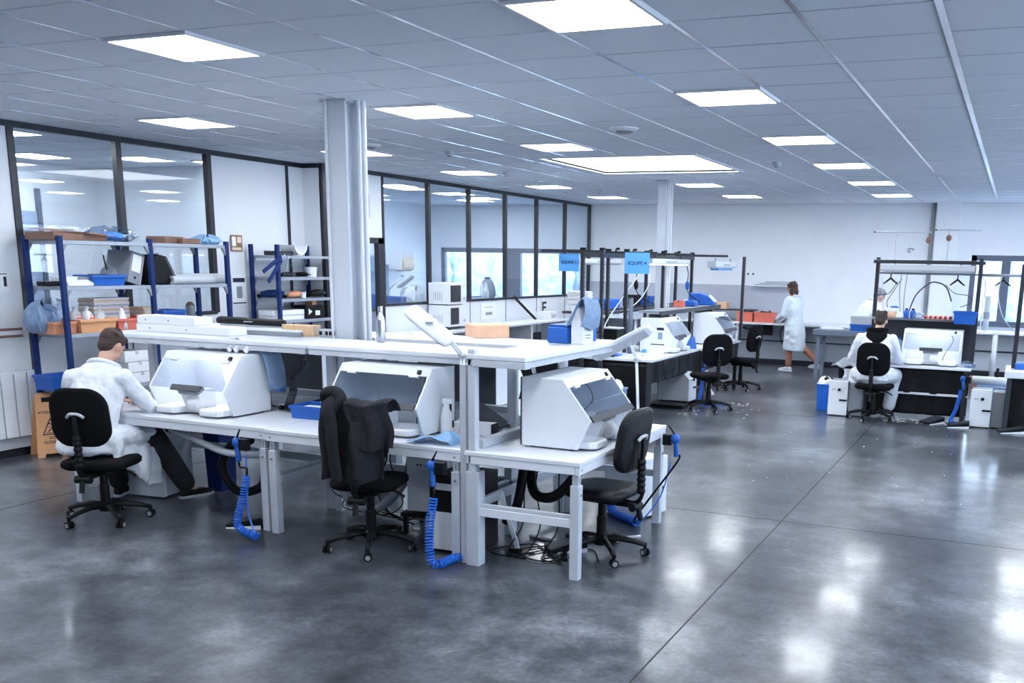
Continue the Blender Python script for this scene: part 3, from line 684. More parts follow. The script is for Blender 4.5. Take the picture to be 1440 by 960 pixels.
# jacket thrown over the chair back
def jacket():
    t = T('jacket', 'charcoal grey fleece jacket hung over the back of a task chair', 'jacket', (-3.85, 5.29, 0), R(16))
    zt = 1.045
    def sheet(x0, x1, zlow, dy, ph, amp, top=zt, lean=0.0):
        m = MB()
        def fn(u, v):
            x = x0+(x1-x0)*u; 
            if v < 0.18:                       # over the top edge to the seat side
                k = v/0.18; y = -0.10-0.16*k; z = top-0.10*(1-k)+0.02*math.sin(PI*k)
            else:
                k = (v-0.18)/0.82; y = -0.285-dy-0.02*k; z = top-(top-zlow)*k
            w = amp*(0.35+k if v >= 0.18 else 0.35)
            y -= w*math.sin(u*9+ph+v*2.2)+0.4*w*math.sin(u*19+ph*2)
            return (x+lean*v+0.010*math.sin(v*9+ph), y+0.5*x*x, z+0.012*math.sin(u*7+ph))
        m.grid(fn, 26, 34); return m
    sheet(-0.19, 0.20, 0.54, 0.045, 0.4, 0.030).build('back_panel', 'jacket', t, smooth=True, solid=0.012, sub=1)
    sheet(-0.03, 0.24, 0.76, 0.085, 1.7, 0.026, zt+0.005, 0.06).build('front_panel', 'jacket', t, smooth=True, solid=0.012, sub=1)
    m = MB(); m.tube(smooth_path([(-0.13, -0.16, 1.05), (-0.14, -0.32, 1.03), (-0.11, -0.365, 0.90), (-0.10, -0.37, 0.74), (-0.08, -0.365, 0.54)]), [0.06]*8+[0.058]*8+[0.055]*9, 12, flat=0.5); m.build('sleeve', 'jacket', t, smooth=True, sub=1)
    m = MB(); m.tube(smooth_path([(0.07, -0.34, 0.92), (0.07, -0.37, 0.80), (0.08, -0.375, 0.66), (0.07, -0.37, 0.56)]), [0.065]*6+[0.062]*6+[0.055]*7, 12, flat=0.55); m.build('sleeve', 'jacket', t, smooth=True, sub=1)
    m = MB(); m.tube(smooth_path([(-0.19, -0.20, 1.02), (-0.17, -0.27, 1.09), (-0.10, -0.28, 1.10), (-0.06, -0.31, 1.04), (-0.12, -0.335, 0.98), (-0.18, -0.31, 0.93)]), [0.03, 0.035]+[0.045]*24+[0.04, 0.035, 0.03, 0.02, 0.012], 10, flat=0.8); m.build('hood_collar', 'jacket', t, smooth=True, sub=1)
jacket()
# ------------------------------------------------------------------ people
def V3(*a): return Vector(a)
class Fig:
    """Overlapping tapered lofts fused into one continuous skin."""
    def __init__(s): s.m = MB()
    def limb(s, pts, rad, n=12, flat=1.0, side=None):
        P = [Vector(p) for p in pts]; s.m.tube(P, rad, n, flat=flat, side=side); 
        for p, r in ((P[0], rad[0]), (P[-1], rad[-1])): s.m.ball(p, r, r, r, 10, 6)
        return s
    def done(s, name, mt, parent, vox, it=4):
        o = s.m.build(name, mt, parent, smooth=True)
        r = o.modifiers.new('r', 'REMESH'); r.mode = 'VOXEL'; r.voxel_size = vox; r.use_smooth_shade = True
        k = o.modifiers.new('k', 'SMOOTH'); k.factor = 0.5; k.iterations = it
        return o
def torso(f, J, k=0.0, coat=False):
    # pelvis -> waist -> chest -> shoulders -> neck; J holds joints, R the right-hand direction
    Rt = J['R']; pe, ch, nk = J['pelvis'], J['chest'], J['neck']
    up = (ch-pe).normalized(); fw = Rt.cross(up)*-1
    secs = []
    wa = pe.lerp(ch, 0.45)
    for c, a, b in ((pe-up*0.10, 0.155, 0.115), (pe, 0.172, 0.125), (wa, 0.150, 0.108), (ch, 0.168, 0.118), (ch.lerp(nk, 0.5), 0.172, 0.10), (ch.lerp(nk, 0.80), 0.135, 0.08), (nk, 0.066, 0.062)):
        secs.append((c, Rt*(a+k), (Rt.cross(up))*(b+k)))
    f.m.loft(secs, 20)
def head(f, J):
    hd, nk = J['head'], J['neck']; g = J['gaze'].normalized(); sd = J['hside'].normalized(); up = sd.cross(g).normalized()
    if up.z < 0: up = -up
    Rm = Matrix((sd, g, up)).transposed()
    f.limb([nk-V3(0, 0, 0.04), nk.lerp(hd-up*0.07-g*0.015, 0.6), hd-up*0.05-g*0.01], [0.062, 0.054, 0.052])
    f.m.ball(hd+up*0.015-g*0.008, 0.074, 0.094, 0.098, 16, 12, rot=Rm)
    f.m.ball(hd-up*0.058+g*0.034, 0.050, 0.052, 0.056, 12, 8, rot=Rm)          # jaw
    f.m.ball(hd-up*0.016+g*0.094, 0.012, 0.017, 0.024, 8, 6, rot=Rm)           # nose
    f.m.ball(hd-up*0.065+g*0.083, 0.022, 0.010, 0.009, 8, 6, rot=Rm)           # lips
    f.m.ball(hd+up*0.022+g*0.080, 0.045, 0.014, 0.010, 8, 6, rot=Rm)           # brow
    for s in (-1, 1): f.m.ball(hd+sd*(s*0.076)-g*0.005-up*0.012, 0.010, 0.021, 0.032, 8, 6, rot=Rm)
    return Rm
def hand(f, w, d, n, thumb, k=1.0):
    # w wrist, d pointing direction, n back-of-hand normal, thumb side direction; five bent fingers
    d = d.normalized(); t = thumb.normalized(); n = n.normalized()
    Rm = Matrix((t, d, n)).transposed()
    f.m.ball(w+d*0.050*k, 0.040*k, 0.052*k, 0.016*k, 12, 8, rot=Rm)
    for i, (o, ln) in enumerate(((0.030, 0.070), (0.010, 0.078), (-0.010, 0.072), (-0.029, 0.056))):
        p0 = w+d*0.085*k+t*o*k; p1 = p0+(d*0.85-n*0.35).normalized()*ln*0.5*k; p2 = p1+(d*0.45-n*0.8).normalized()*ln*0.32*k; p3 = p2+(d*0.1-n*0.9).normalized()*ln*0.25*k
        f.m.tube([p0-d*0.03*k, p0, p1, p2, p3], [0.009*k, 0.0095*k, 0.0088*k, 0.008*k, 0.006*k], 8)
    p0 = w+d*0.025*k+t*0.030*k; p1 = p0+(d*0.6+t*0.7-n*0.2).normalized()*0.040*k; p2 = p1+(d*0.9+t*0.1-n*0.4).normalized()*0.034*k
    f.m.tube([p0-t*0.02*k, p0, p1, p2], [0.012*k, 0.012*k, 0.0105*k, 0.007*k], 8)
def face_bits(J, Rm, parent):
    hd = J['head']; sd, g, up = Rm.col[0], Rm.col[1], Rm.col[2]
    m = MB()
    for s in (-1, 1): m.ball(hd+sd*(s*0.031)+g*0.079+up*0.004, 0.012, 0.008, 0.007, 8, 6, rot=Rm)
    m.build('eye', 'ink', parent, smooth=True)
    m = MB(); m.ball(hd-up*0.066+g*0.088, 0.021, 0.006, 0.004, 8, 6, rot=Rm); m.build('mouth', 'inkred', parent, smooth=True)
def hair(J, Rm, parent, mt, length=0.0, cap=1.0):
    hd = J['head']; sd, g, up = Rm.col[0], Rm.col[1], Rm.col[2]
    f = Fig(); f.m.ball(hd+up*0.034-g*0.020, 0.083*cap, 0.098*cap, 0.094*cap, 18, 12, rot=Rm)
    f.m.ball(hd-g*0.052-up*0.020, 0.070*cap, 0.052, 0.070+length*0.5, 14, 10, rot=Rm)
    f.m.ball(hd+up*0.078+g*0.045, 0.058, 0.045, 0.030, 12, 8, rot=Rm)
    for i in range(26):
        a = random.uniform(-1.6, 1.6); h = random.uniform(0.2, 1.0)
        p = hd+up*(0.034+0.085*h)-g*(0.02-0.03*math.cos(a*2))+sd*0.075*math.sin(a)*math.sqrt(max(0, 1-h*h*0.7))-g*0.06*math.cos(a)*(1-h)
        f.m.ball(p, 0.02, 0.028, 0.012, 6, 5, rot=Rm)
    if length > 0:
        for s in (-1, 1): f.m.ball(hd+sd*(s*0.066)-g*0.018-up*(0.03+length*0.4), 0.022, 0.050, 0.06+length*0.5, 10, 8, rot=Rm)
        f.m.ball(hd-g*0.075-up*(0.04+length*0.5), 0.062, 0.030, 0.05+length*0.5, 10, 8, rot=Rm)
    return f.done('hair', mt, parent, 0.007, 3)
def shoe(J, k, parent, mt='black', sole='lgrey'):
    an, toe = J['ank'+k], J['toe'+k]; d = (toe-an); d.z = 0; d.normalize(); s = V3(-d.y, d.x, 0)
    zb = toe.z
    f = Fig(); up = V3(0, 0, 1)
    heel = V3(an.x, an.y, zb)-d*0.05
    f.m.loft([(heel+up*0.045-d*0.02, s*0.02, up*0.03), (heel+up*0.045, s*0.034, up*0.042), (heel+d*0.07+up*0.050, s*0.036, up*0.048), (heel+d*0.15+up*0.035, s*0.042, up*0.035), (heel+d*0.22+up*0.028, s*0.040, up*0.026), (heel+d*0.268+up*0.024, s*0.018, up*0.016)], 12)
    o = f.done('shoe', mt, parent, 0.008, 2)
    m = MB(); pts = []
    for q, w in ((-0.025, 0.022), (0.0, 0.034), (0.07, 0.034), (0.15, 0.043), (0.22, 0.041), (0.268, 0.018)): pts.append((heel+d*q, w))
    poly = [(p+s*w) for p, w in pts]+[(p-s*w) for p, w in reversed(pts)]
    A = [m.bm.verts.new(p) for p in poly]; B = [m.bm.verts.new(p+up*0.018) for p in poly]; n = len(A)
    m.face(A[::-1]); m.face(B)
    for i in range(n): m.face([A[i], A[(i+1) % n], B[(i+1) % n], B[i]])
    m.build('sole', sole, o)
def body(J, parent, vox=0.009):
    f = Fig(); torso(f, J)
    for k in 'LR':
        sh, el, wr = J['sh'+k], J['el'+k], J['wr'+k]
        f.limb([sh, sh.lerp(el, 0.5), el], [0.054, 0.046, 0.038]); f.limb([el, el.lerp(wr, 0.35), wr], [0.038, 0.038, 0.026])
        hp, kn, an, toe = J['hip'+k], J['kn'+k], J['ank'+k], J['toe'+k]
        f.limb([hp, hp.lerp(kn, 0.45), kn], [0.088, 0.075, 0.052]); f.limb([kn, kn.lerp(an, 0.35), an], [0.052, 0.053, 0.036])
        f.limb([an, an.lerp(toe, 0.5)-V3(0, 0, 0.01), toe+V3(0, 0, 0.02)], [0.036, 0.033, 0.022])
        hand(f, wr, J.get('hd'+k, (wr-el)), J.get('hn'+k, V3(0, 0, 1)), J.get('ht'+k, V3(-1, 0, 0) if k == 'R' else V3(1, 0, 0)))
    Rm = head(f, J)
    f.done('body', 'skin', parent, vox, 3)
    return Rm
def trousers(J, parent, mt, k=0.014, upto=1.0):
    f = Fig(); pe = J['pelvis']
    f.m.ball(pe-V3(0, 0, 0.02), 0.172+k, 0.135+k, 0.13, 16, 10, rot=Matrix((J['R'], V3(0, 0, 1).cross(J['R']), V3(0, 0, 1))).transposed())
    for s in 'LR':
        hp, kn, an = J['hip'+s], J['kn'+s], J['ank'+s]
        f.limb([hp, hp.lerp(kn, 0.45), kn], [0.094+k, 0.082+k, 0.064+k]); f.limb([kn, kn.lerp(an, 0.4), kn.lerp(an, upto)], [0.064+k, 0.062+k, 0.054+k])
    return f.done('trousers', mt, parent, 0.011, 3)
def coat_top(J, parent, mt, k=0.026, skirt=None, extra=None, vox=0.011, name='lab_coat', sleeve=1.0):
    f = Fig(); torso(f, J, k); Rt = J['R']
    for s in 'LR':
        sh, el, wr = J['sh'+s], J['el'+s], J['wr'+s]
        f.limb([sh+V3(0, 0, 0.004), sh.lerp(el, 0.3), sh.lerp(el, 0.6), el], [0.072, 0.072, 0.063, 0.062]); 
        f.limb([el, el.lerp(wr, 0.3), el.lerp(wr, 0.6), el.lerp(wr, 0.95*sleeve)], [0.062, 0.060, 0.050, 0.046])
        f.limb([J['neck'].lerp(sh, 0.35)-V3(0, 0, 0.03), sh], [0.065, 0.070])
        for q in (0.25, 0.5, 0.8):                                          # sleeve creases
            c = sh.lerp(el, q); d = (el-sh).normalized(); a = d.orthogonal().normalized(); b = d.cross(a)
            f.m.loft([(c+d*0.012*math.sin(i)+(a*math.cos(i*0.9)+b*math.sin(i*0.9))*0.058, a*0.012, b*0.012) for i in range(5)], 6)
    if skirt: skirt(f)
    o = f.done(name, mt, parent, vox, 4)
    tx = bpy.data.textures.new('fold', 'CLOUDS'); tx.noise_scale = 0.11; tx.noise_depth = 2
    dm = o.modifiers.new('d', 'DISPLACE'); dm.texture = tx; dm.strength = 0.036; dm.mid_level = 0.5; dm.texture_coords = 'LOCAL'
    # collar
    nk = J['neck']; up = (nk-J['chest']).normalized(); fw = up.cross(Rt)
    if extra != 'nocollar':
        m = MB(); m.tube([nk-up*0.012+Rt*(0.086*math.cos(a))+fw*(0.080*math.sin(a))+up*(0.012*(1-abs(math.cos(a)))) for a in [PI*(-0.30)+i*PI*1.6/14-PI/2+PI*0.5-PI*0.5 for i in range(15)]], 0.022, 8, flat=1.7, side=up); 
        m.build('collar', mt, o, smooth=True)
    return o
def person(label, loc, rz, J, group=None):
    t = T('person', label, 'person', loc, rz, group)
    return t

# --- worker with brown hair seated at the first bench (seen from behind)
def worker_one():
    t = person('seated person with brown hair in a white lab coat bent over the bench', (-6.13, 5.03, 0), R(20), None)
    J = dict(R=V3(1, 0.0, 0).normalized(), pelvis=V3(0.0, 0.0, 0.585), chest=V3(0.01, 0.15, 0.90), neck=V3(0.03, 0.24, 1.12), head=V3(0.05, 0.345, 1.248),
             gaze=V3(0.35, 0.80, -0.62), hside=V3(0.93, -0.36, 0.06),
             shL=V3(-0.165, 0.15, 1.015), shR=V3(0.20, 0.17, 1.025), elL=V3(-0.29, 0.25, 0.80), elR=V3(0.31, 0.32, 0.80), wrL=V3(-0.06, 0.53, 0.80), wrR=V3(0.20, 0.52, 0.80),
             hipL=V3(-0.09, 0.03, 0.57), hipR=V3(0.09, 0.03, 0.57), knL=V3(-0.12, 0.46, 0.55), knR=V3(0.26, 0.44, 0.55), ankL=V3(-0.14, 0.62, 0.11), ankR=V3(0.42, 0.62, 0.11), toeL=V3(-0.15, 0.78, 0.02), toeR=V3(0.52, 0.77, 0.02))
    Rm = body(J, t, 0.008); face_bits(J, Rm, t); hair(J, Rm, t, 'hairb')
    trousers(J, t, 'trous', 0.022, 0.92)
    def skirt(f):
        # the coat lies over the thighs and hangs down beside the seat
        f.m.loft([(V3(0.0, -0.02, 0.60), V3(0.20, 0, 0), V3(0, 0.15, 0)), (V3(0.0, 0.0, 0.53), V3(0.225, 0, 0), V3(0, 0.20, 0.0)), (V3(0.0, 0.03, 0.50), V3(0.23, 0, 0), V3(0, 0.21, 0))], 20)
        for s, x in ((-1, -0.10), (1, 0.14)): f.limb([V3(x, 0.02, 0.575), V3(x*1.05, 0.22, 0.575), V3(x*1.15, 0.40, 0.57)], [0.115, 0.105, 0.09])
        # hanging flap on the open side, one soft sheet from hip to knee
        secs = []
        for i in range(12):
            q = i/11; y = -0.06+0.50*q; zl = 0.44-0.27*min(1, q*1.25)**1.2; zt = 0.60-0.05*q; x = 0.225+0.05*q+0.016*math.sin(i*1.9)
            secs.append((V3(x, y, (zt+zl)/2), V3(0.026, 0.0, 0), V3(0.012*math.sin(i), 0.02, (zt-zl)/2)))
        f.m.loft(secs, 16)
        f.limb([V3(0.17, 0.0, 0.585), V3(0.21, 0.22, 0.58), V3(0.25, 0.42, 0.56)], [0.085, 0.085, 0.075])
    coat_top(J, t, 'coat', 0.030, skirt, vox=0.010)
    for k in 'LR': shoe(J, k, t, 'black', 'lgrey')
worker_one()
# --- worker with a black hood at the bench with the blue-tipped hoses
def worker_two():
    t = person('seated person with short hair, white overall and a black hood, back turned', (-1.58, 12.95, 0), R(3), None)
    J = dict(R=V3(1, 0, 0), pelvis=V3(0.0, 0.0, 0.585), chest=V3(0.0, 0.09, 0.90), neck=V3(0.0, 0.16, 1.11), head=V3(0.03, 0.23, 1.255), gaze=V3(0.12, 0.85, -0.5), hside=V3(0.99, -0.12, 0),
             shL=V3(-0.19, 0.10, 1.03), shR=V3(0.19, 0.10, 1.03), elL=V3(-0.30, 0.20, 0.76), elR=V3(0.30, 0.22, 0.76), wrL=V3(-0.14, 0.42, 0.73), wrR=V3(0.16, 0.42, 0.73),
             hipL=V3(-0.10, 0.03, 0.57), hipR=V3(0.10, 0.03, 0.57), knL=V3(-0.24, 0.36, 0.55), knR=V3(0.26, 0.36, 0.55), ankL=V3(-0.27, 0.24, 0.13), ankR=V3(0.20, 0.42, 0.13), toeL=V3(-0.30, 0.40, 0.03), toeR=V3(0.22, 0.57, 0.03))
    Rm = body(J, t, 0.010); face_bits(J, Rm, t); hair(J, Rm, t, 'haird', cap=0.97)
    trousers(J, t, 'coat', 0.030, 0.96)
    def skirt(f): f.m.ball(V3(0, 0.01, 0.60), 0.21, 0.17, 0.14, 16, 10)
    coat_top(J, t, 'coat', 0.034, skirt, 'nocollar', 0.012, name='overall')
    f = Fig(); f.m.loft([(V3(0, 0.13, 1.155), V3(0.080, 0, 0), V3(0, 0.075, 0)), (V3(0, 0.095, 1.125), V3(0.128, 0, 0), V3(0, 0.10, 0.03)), (V3(0, 0.055, 1.07), V3(0.135, 0, 0), V3(0, 0.085, 0.02)), (V3(0, 0.02, 1.00), V3(0.085, 0, 0), V3(0, 0.06, 0)), (V3(0, 0.0, 0.95), V3(0.02, 0, 0), V3(0, 0.03, 0))], 18)
    f.limb([V3(-0.115, 0.13, 1.145), V3(-0.06, 0.05, 1.155), V3(0.0, 0.03, 1.150), V3(0.06, 0.05, 1.155), V3(0.115, 0.13, 1.145)], [0.03]*5)
    f.done('hood', 'bfab', t, 0.011, 3)
    for k in 'LR': shoe(J, k, t)
worker_two()
# --- person walking by the far counter
def walker():
    p = at_z(1113, 523, 0)
    t = person('standing person in a knee-length pale coat with brown bobbed hair at the far counter', (p.x, p.y, 0), R(62), None)
    J = dict(R=V3(1, 0, 0), pelvis=V3(0.0, 0.0, 0.88), chest=V3(0.0, 0.03, 1.18), neck=V3(0.0, 0.06, 1.38), head=V3(0.0, 0.10, 1.52), gaze=V3(-0.1, 0.95, -0.28), hside=V3(0.99, 0.1, 0),
             shL=V3(-0.165, 0.04, 1.31), shR=V3(0.165, 0.04, 1.31), elL=V3(-0.22, 0.08, 1.05), elR=V3(0.22, 0.08, 1.05), wrL=V3(-0.15, 0.28, 0.96), wrR=V3(0.13, 0.28, 0.96),
             hipL=V3(-0.09, 0.0, 0.84), hipR=V3(0.09, 0.0, 0.84), knL=V3(-0.08, 0.03, 0.47), knR=V3(0.12, -0.12, 0.47), ankL=V3(-0.08, 0.02, 0.09), ankR=V3(0.16, -0.46, 0.22), toeL=V3(-0.09, 0.17, 0.02), toeR=V3(0.17, -0.36, 0.10))
    Rm = body(J, t, 0.011); face_bits(J, Rm, t); hair(J, Rm, t, 'hairb', 0.05)
    f = Fig()
    f.limb([J['hipL'], J['knL'], J['ankL']+V3(0, 0, 0.06)], [0.095, 0.068, 0.056]); f.limb([J['hipR'], J['knR'], J['ankR'].lerp(J['knR'], 0.12)], [0.095, 0.070, 0.058])
    f.done('trousers', 'jeans', t, 0.012, 2)
    def skirt(f): f.m.loft([(V3(0, 0.0, 0.98), V3(0.175, 0, 0), V3(0, 0.14, 0)), (V3(0, -0.01, 0.80), V3(0.205, 0, 0), V3(0, 0.175, 0)), (V3(0, -0.02, 0.60), V3(0.205, 0, 0), V3(0, 0.19, 0)), (V3(0.0, -0.02, 0.40), V3(0.20, 0, 0), V3(0, 0.20, 0))], 22)
    coat_top(J, t, 'coatb', 0.026, skirt, None, 0.012)
    for k in 'LR': shoe(J, k, t, 'lgrey', 'white')
walker()
# --- person bending behind the side table
def bender():
    t = person('person in a white overall with a grey cap leaning over a far table', (-2.50, 17.98, 0), R(-55), None)
    J = dict(R=V3(1, 0, 0), pelvis=V3(0.0, 0.0, 0.90), chest=V3(0.0, 0.14, 1.18), neck=V3(0.0, 0.26, 1.33), head=V3(0.0, 0.35, 1.44), gaze=V3(0.1, 0.85, -0.5), hside=V3(0.99, 0, 0),
             shL=V3(-0.18, 0.20, 1.27), shR=V3(0.18, 0.20, 1.27), elL=V3(-0.27, 0.24, 0.99), elR=V3(0.27, 0.28, 0.99), wrL=V3(-0.17, 0.46, 0.90), wrR=V3(0.17, 0.48, 0.90),
             hipL=V3(-0.09, 0.0, 0.86), hipR=V3(0.09, 0.0, 0.86), knL=V3(-0.10, 0.03, 0.48), knR=V3(0.10, 0.03, 0.48), ankL=V3(-0.10, 0.0, 0.10), ankR=V3(0.10, 0.0, 0.10), toeL=V3(-0.11, 0.15, 0.02), toeR=V3(0.11, 0.15, 0.02))
    Rm = body(J, t, 0.012); face_bits(J, Rm, t); hair(J, Rm, t, 'hairg', 0.0, 1.05)
    trousers(J, t, 'coat', 0.026, 0.95)
    def skirt(f): f.m.loft([(V3(0, 0.0, 1.0), V3(0.19, 0, 0), V3(0, 0.15, 0)), (V3(0, 0.0, 0.75), V3(0.21, 0, 0), V3(0, 0.17, 0))], 20)
    coat_top(J, t, 'coat', 0.034, skirt, None, 0.013, name='overall')
    for k in 'LR': shoe(J, k, t, 'mgrey', 'black')
bender()
# ------------------------------------------------------------------ small builders
def crate(name, label, cat, loc, rz, w, d, h, mt, group=None, taper=0.9, rim=True, lid=None):
    t = T(name, label, cat, loc, rz, group); th = 0.006
    m = MB()
    def rect(k, z, ins=0): return [m.bm.verts.new((sx*(w/2*k-ins), sy*(d/2*k-ins), z)) for sx, sy in ((-1, -1), (1, -1), (1, 1), (-1, 1))]
    R_ = [rect(taper, 0), rect(1, h), rect(1, h, th), rect(taper, th*1.5, th)]
    m.face(R_[0][::-1])
    for A, B in zip(R_, R_[1:]):
        for i in range(4): m.face([A[i], A[(i+1) % 4], B[(i+1) % 4], B[i]])
    m.face(R_[3]); m.build('shell', mt, t, bev=0.004)
    if rim:
        m = MB()
        for x0, x1, y0, y1 in ((-w/2-0.008, w/2+0.008, -d/2-0.008, -d/2+0.004), (-w/2-0.008, w/2+0.008, d/2-0.004, d/2+0.008), (-w/2-0.008, -w/2+0.004, -d/2+0.004, d/2-0.004), (w/2-0.004, w/2+0.008, -d/2+0.004, d/2-0.004)): m.bx(x0, x1, y0, y1, h-0.022, h+0.002)
        m.build('rim', mt, t, bev=0.002)
    return t
def carton(name, label, cat, loc, rz, w, d, h, mt, group=None, tape=True, tapemat='cream'):
    t = T(name, label, cat, loc, rz, group)
    MB().bx(-w/2, w/2, -d/2, d/2, 0, h).build('body', mt, t, bev=0.003)
    m = MB(); m.bx(-w/2+0.002, -0.001, -d/2+0.001, d/2-0.001, h, h+0.003); m.bx(0.001, w/2-0.002, -d/2+0.001, d/2-0.001, h, h+0.003); m.build('flaps', mt, t)
    if tape: MB().bx(-w*0.06, w*0.06, -d/2-0.0012, d/2+0.0012, h*0.72, h+0.0042).build('tape', tapemat, t)
    return t
def coil_points(path, rad, turns, per=9):
    P = smooth_path(path, 10); n = len(P); out = []; prev = V3(1, 0, 0)
    L_ = [0]
    for i in range(1, n): L_.append(L_[-1]+(P[i]-P[i-1]).length)
    N = int(turns*per)
    for k in range(N+1):
        s = L_[-1]*k/N; i = 0
        while i < n-2 and L_[i+1] < s: i += 1
        u = (s-L_[i])/max(1e-6, L_[i+1]-L_[i]); p = P[i].lerp(P[i+1], u); d = (P[i+1]-P[i]).normalized()
        a = prev-d*prev.dot(d); a = a.normalized() if a.length > 1e-4 else d.orthogonal().normalized(); prev = a; b = d.cross(a)
        w = 2*PI*k/per; out.append(p+(a*math.cos(w)+b*math.sin(w))*rad)
    return out
def air_hose(label, holder, coil, turns, tail=None, rad=0.024, hs=1):
    o = Vector(holder); t = T('air_blow_gun', label, 'air gun', o, 0, 'coiled air hoses with blow guns')
    L_ = lambda p: Vector(p)-o
    m = MB(); m.ball((0, 0, 0), 0.036, 0.030, 0.040, 12, 8); m.tube(smooth_path([(0, 0, -0.01), (0.008, -0.004, -0.07), (0.012, -0.004, -0.13)]), 0.019, 8); m.build('gun_body', 'blue', t, smooth=True)
    m = MB(); m.tube([(0, 0, 0.02), (hs*0.02, -0.01, 0.055), (hs*0.05, -0.02, 0.10)], [0.009, 0.007, 0.005], 7); m.build('nozzle', 'black', t, smooth=True)
    m = MB(); m.bx(*sorted((hs*0.03, hs*0.095)), -0.02, 0.03, -0.05, 0.03); m.tube([(hs*0.01, 0, 0.0), (hs*0.06, 0.0, 0.0)], 0.014, 8); m.build('holder', 'black', t, bev=0.004)
    c0 = L_(coil[0]); m = MB(); m.tube(smooth_path([(0.012, -0.004, -0.12), (0.02, -0.004, -0.17), c0+V3(0, 0, 0.05), c0]), 0.008, 7); m.build('hose_lead', 'black', t, smooth=True)
    m = MB(); m.tube(coil_points([L_(p) for p in coil], rad, turns), 0.0058, 5); m.build('coiled_hose', 'hose', t, smooth=True)
    if tail:
        m = MB(); m.tube(smooth_path([L_(p) for p in tail]), 0.0055, 6); m.build('hose_tail', 'hose', t, smooth=True)
    return t
def filter_unit(label, loc, rz, w=0.22, d=0.42, h=0.46, group='dust filter units', side='mgrey', chamfer=False):
    # white front (local -y), darker casing behind
    t = T('filter_unit', label, 'filter unit', loc, rz, group)
    m = MB()
    if chamfer: m.prism([(-d/2, 0.02), (d/2, 0.02), (d/2, h), (-d/2+0.09, h), (-d/2, h-0.09)], 'x', -w/2, w/2)
    else: m.bx(-w/2, w/2, -d/2+0.035, d/2, 0.015, h)
    m.build('casing', side, t, bev=0.006)
    m = MB()
    if not chamfer: m.bx(-w/2-0.003, w/2+0.003, -d/2, -d/2+0.036, 0.012, h+0.004)
    else: m.prism([(-d/2-0.012, 0.02), (-d/2, 0.02), (-d/2, h-0.09), (-d/2+0.09, h), (-d/2+0.09, h+0.008), (-d/2-0.004, h-0.085), (-d/2-0.012, h-0.095)], 'x', -w/2, w/2)
    m.build('front_panel', 'white', t, bev=0.004)
    f = -d/2-0.001 if not chamfer else -d/2-0.013
    m = MB(); m.cyl((0.015, f, h-0.11), (0.015, f-0.018, h-0.11), 0.020, n=12); m.build('dial', 'black', t)
    m = MB()
    for x in (-0.07, -0.045): m.cyl((x, f, h-0.11), (x, f-0.006, h-0.11), 0.007, n=8)
    m.build('lamp_button', 'ink', t)
    m = MB(); m.bx(0.02, 0.12, f-0.012, f+0.01, h*0.44, h*0.44+0.022); m.build('latch', 'black', t, bev=0.003)
    m = MB()
    for x in (-w/2+0.03, w/2-0.03):
        for y in (-d/2+0.05, d/2-0.05): m.cyl((x, y, 0), (x, y, 0.018), 0.014, n=8)
    m.build('foot', 'black', t)
    return t
def cable(name, label, pts, r, mt, cat='cable', group=None, n=6):
    P = [Vector(p) for p in pts]; o = P[0].copy()
    return single(MB().tube([p-o for p in smooth_path(P)], r, n), name, mt, label, cat, o, 0, group, smooth=True)
def bottle(name, label, cat, loc, prof, mt, capm, caph, rz=0):
    t = T(name, label, cat, loc, rz)
    MB().lathe(prof, n=18).build('body', mt, t, smooth=True)
    r, z = prof[-1]; MB().lathe([(r*1.15, z-0.002), (r*1.15, z+caph), (r*0.9, z+caph+0.004)], n=14).build('cap', capm, t)
    return t
def pedal(label, loc, rz):
    t = T('foot_pedal', label, 'pedal', loc, rz, 'foot pedals')
    MB().prism([(-0.13, 0.0), (0.13, 0.0), (0.13, 0.075), (-0.13, 0.02)], 'x', -0.09, 0.09).build('wedge', 'black', t, bev=0.004)
    MB().prism([(-0.132, 0.022), (0.132, 0.078), (0.13, 0.088), (-0.132, 0.032)], 'x', -0.085, 0.085).build('tread', 'dgrey', t, bev=0.003)
    MB().prism([(-0.128, 0.0), (0.128, 0.0), (0.128, 0.03), (-0.128, 0.008)], 'x', 0.0905, 0.094).build('side_strip', 'white', t)
    return t

# ------------------------------------------------------------------ shelving with blue posts
def rack(label, ys, x0, x1, levels, top, brackets=True):
    t = T('shelving_rack', label, 'shelving rack', (0.5*(x0+x1), ys[0], 0), 0, None); ox, oy = t.location.x, t.location.y
    for y in ys:
        for x in (x0, x1):
            m = MB(); m.bx(x-ox-0.02, x-ox+0.02, y-oy-0.022, y-oy+0.022, 0, top); 
            for k in range(int(top/0.10)): m.bx(x-ox+0.0201 if x == x1 else x-ox-0.0206, x-ox+0.0206 if x == x1 else x-ox-0.0201, y-oy-0.004, y-oy+0.004, 0.06+k*0.10, 0.09+k*0.10, mi=1)
            m.build('post', ['rackblue', 'ink'], t, bev=0.002)
    for z in levels:
        for a, b in zip(ys, ys[1:]):
            MB().bx(x0-ox-0.005, x1-ox+0.005, a-oy+0.022, b-oy-0.022, z-0.035, z).build('shelf', 'racksh', t, bev=0.003)
            if brackets:
                m = MB()
                for y, s in ((a+0.022, 1), (b-0.022, -1)):
                    for x in (x0, x1): m.hexa([(x-ox-0.012, y-oy, z-0.11), (x-ox+0.012, y-oy, z-0.11), (x-ox+0.012, y-oy+s*0.004, z-0.11), (x-ox-0.012, y-oy+s*0.004, z-0.11), (x-ox-0.012, y-oy, z-0.035), (x-ox+0.012, y-oy, z-0.035), (x-ox+0.012, y-oy+s*0.05, z-0.035), (x-ox-0.012, y-oy+s*0.05, z-0.035)])
                m.build('corner_bracket', 'mgrey', t)
    return t
RX0, RX1 = -8.55, -8.10
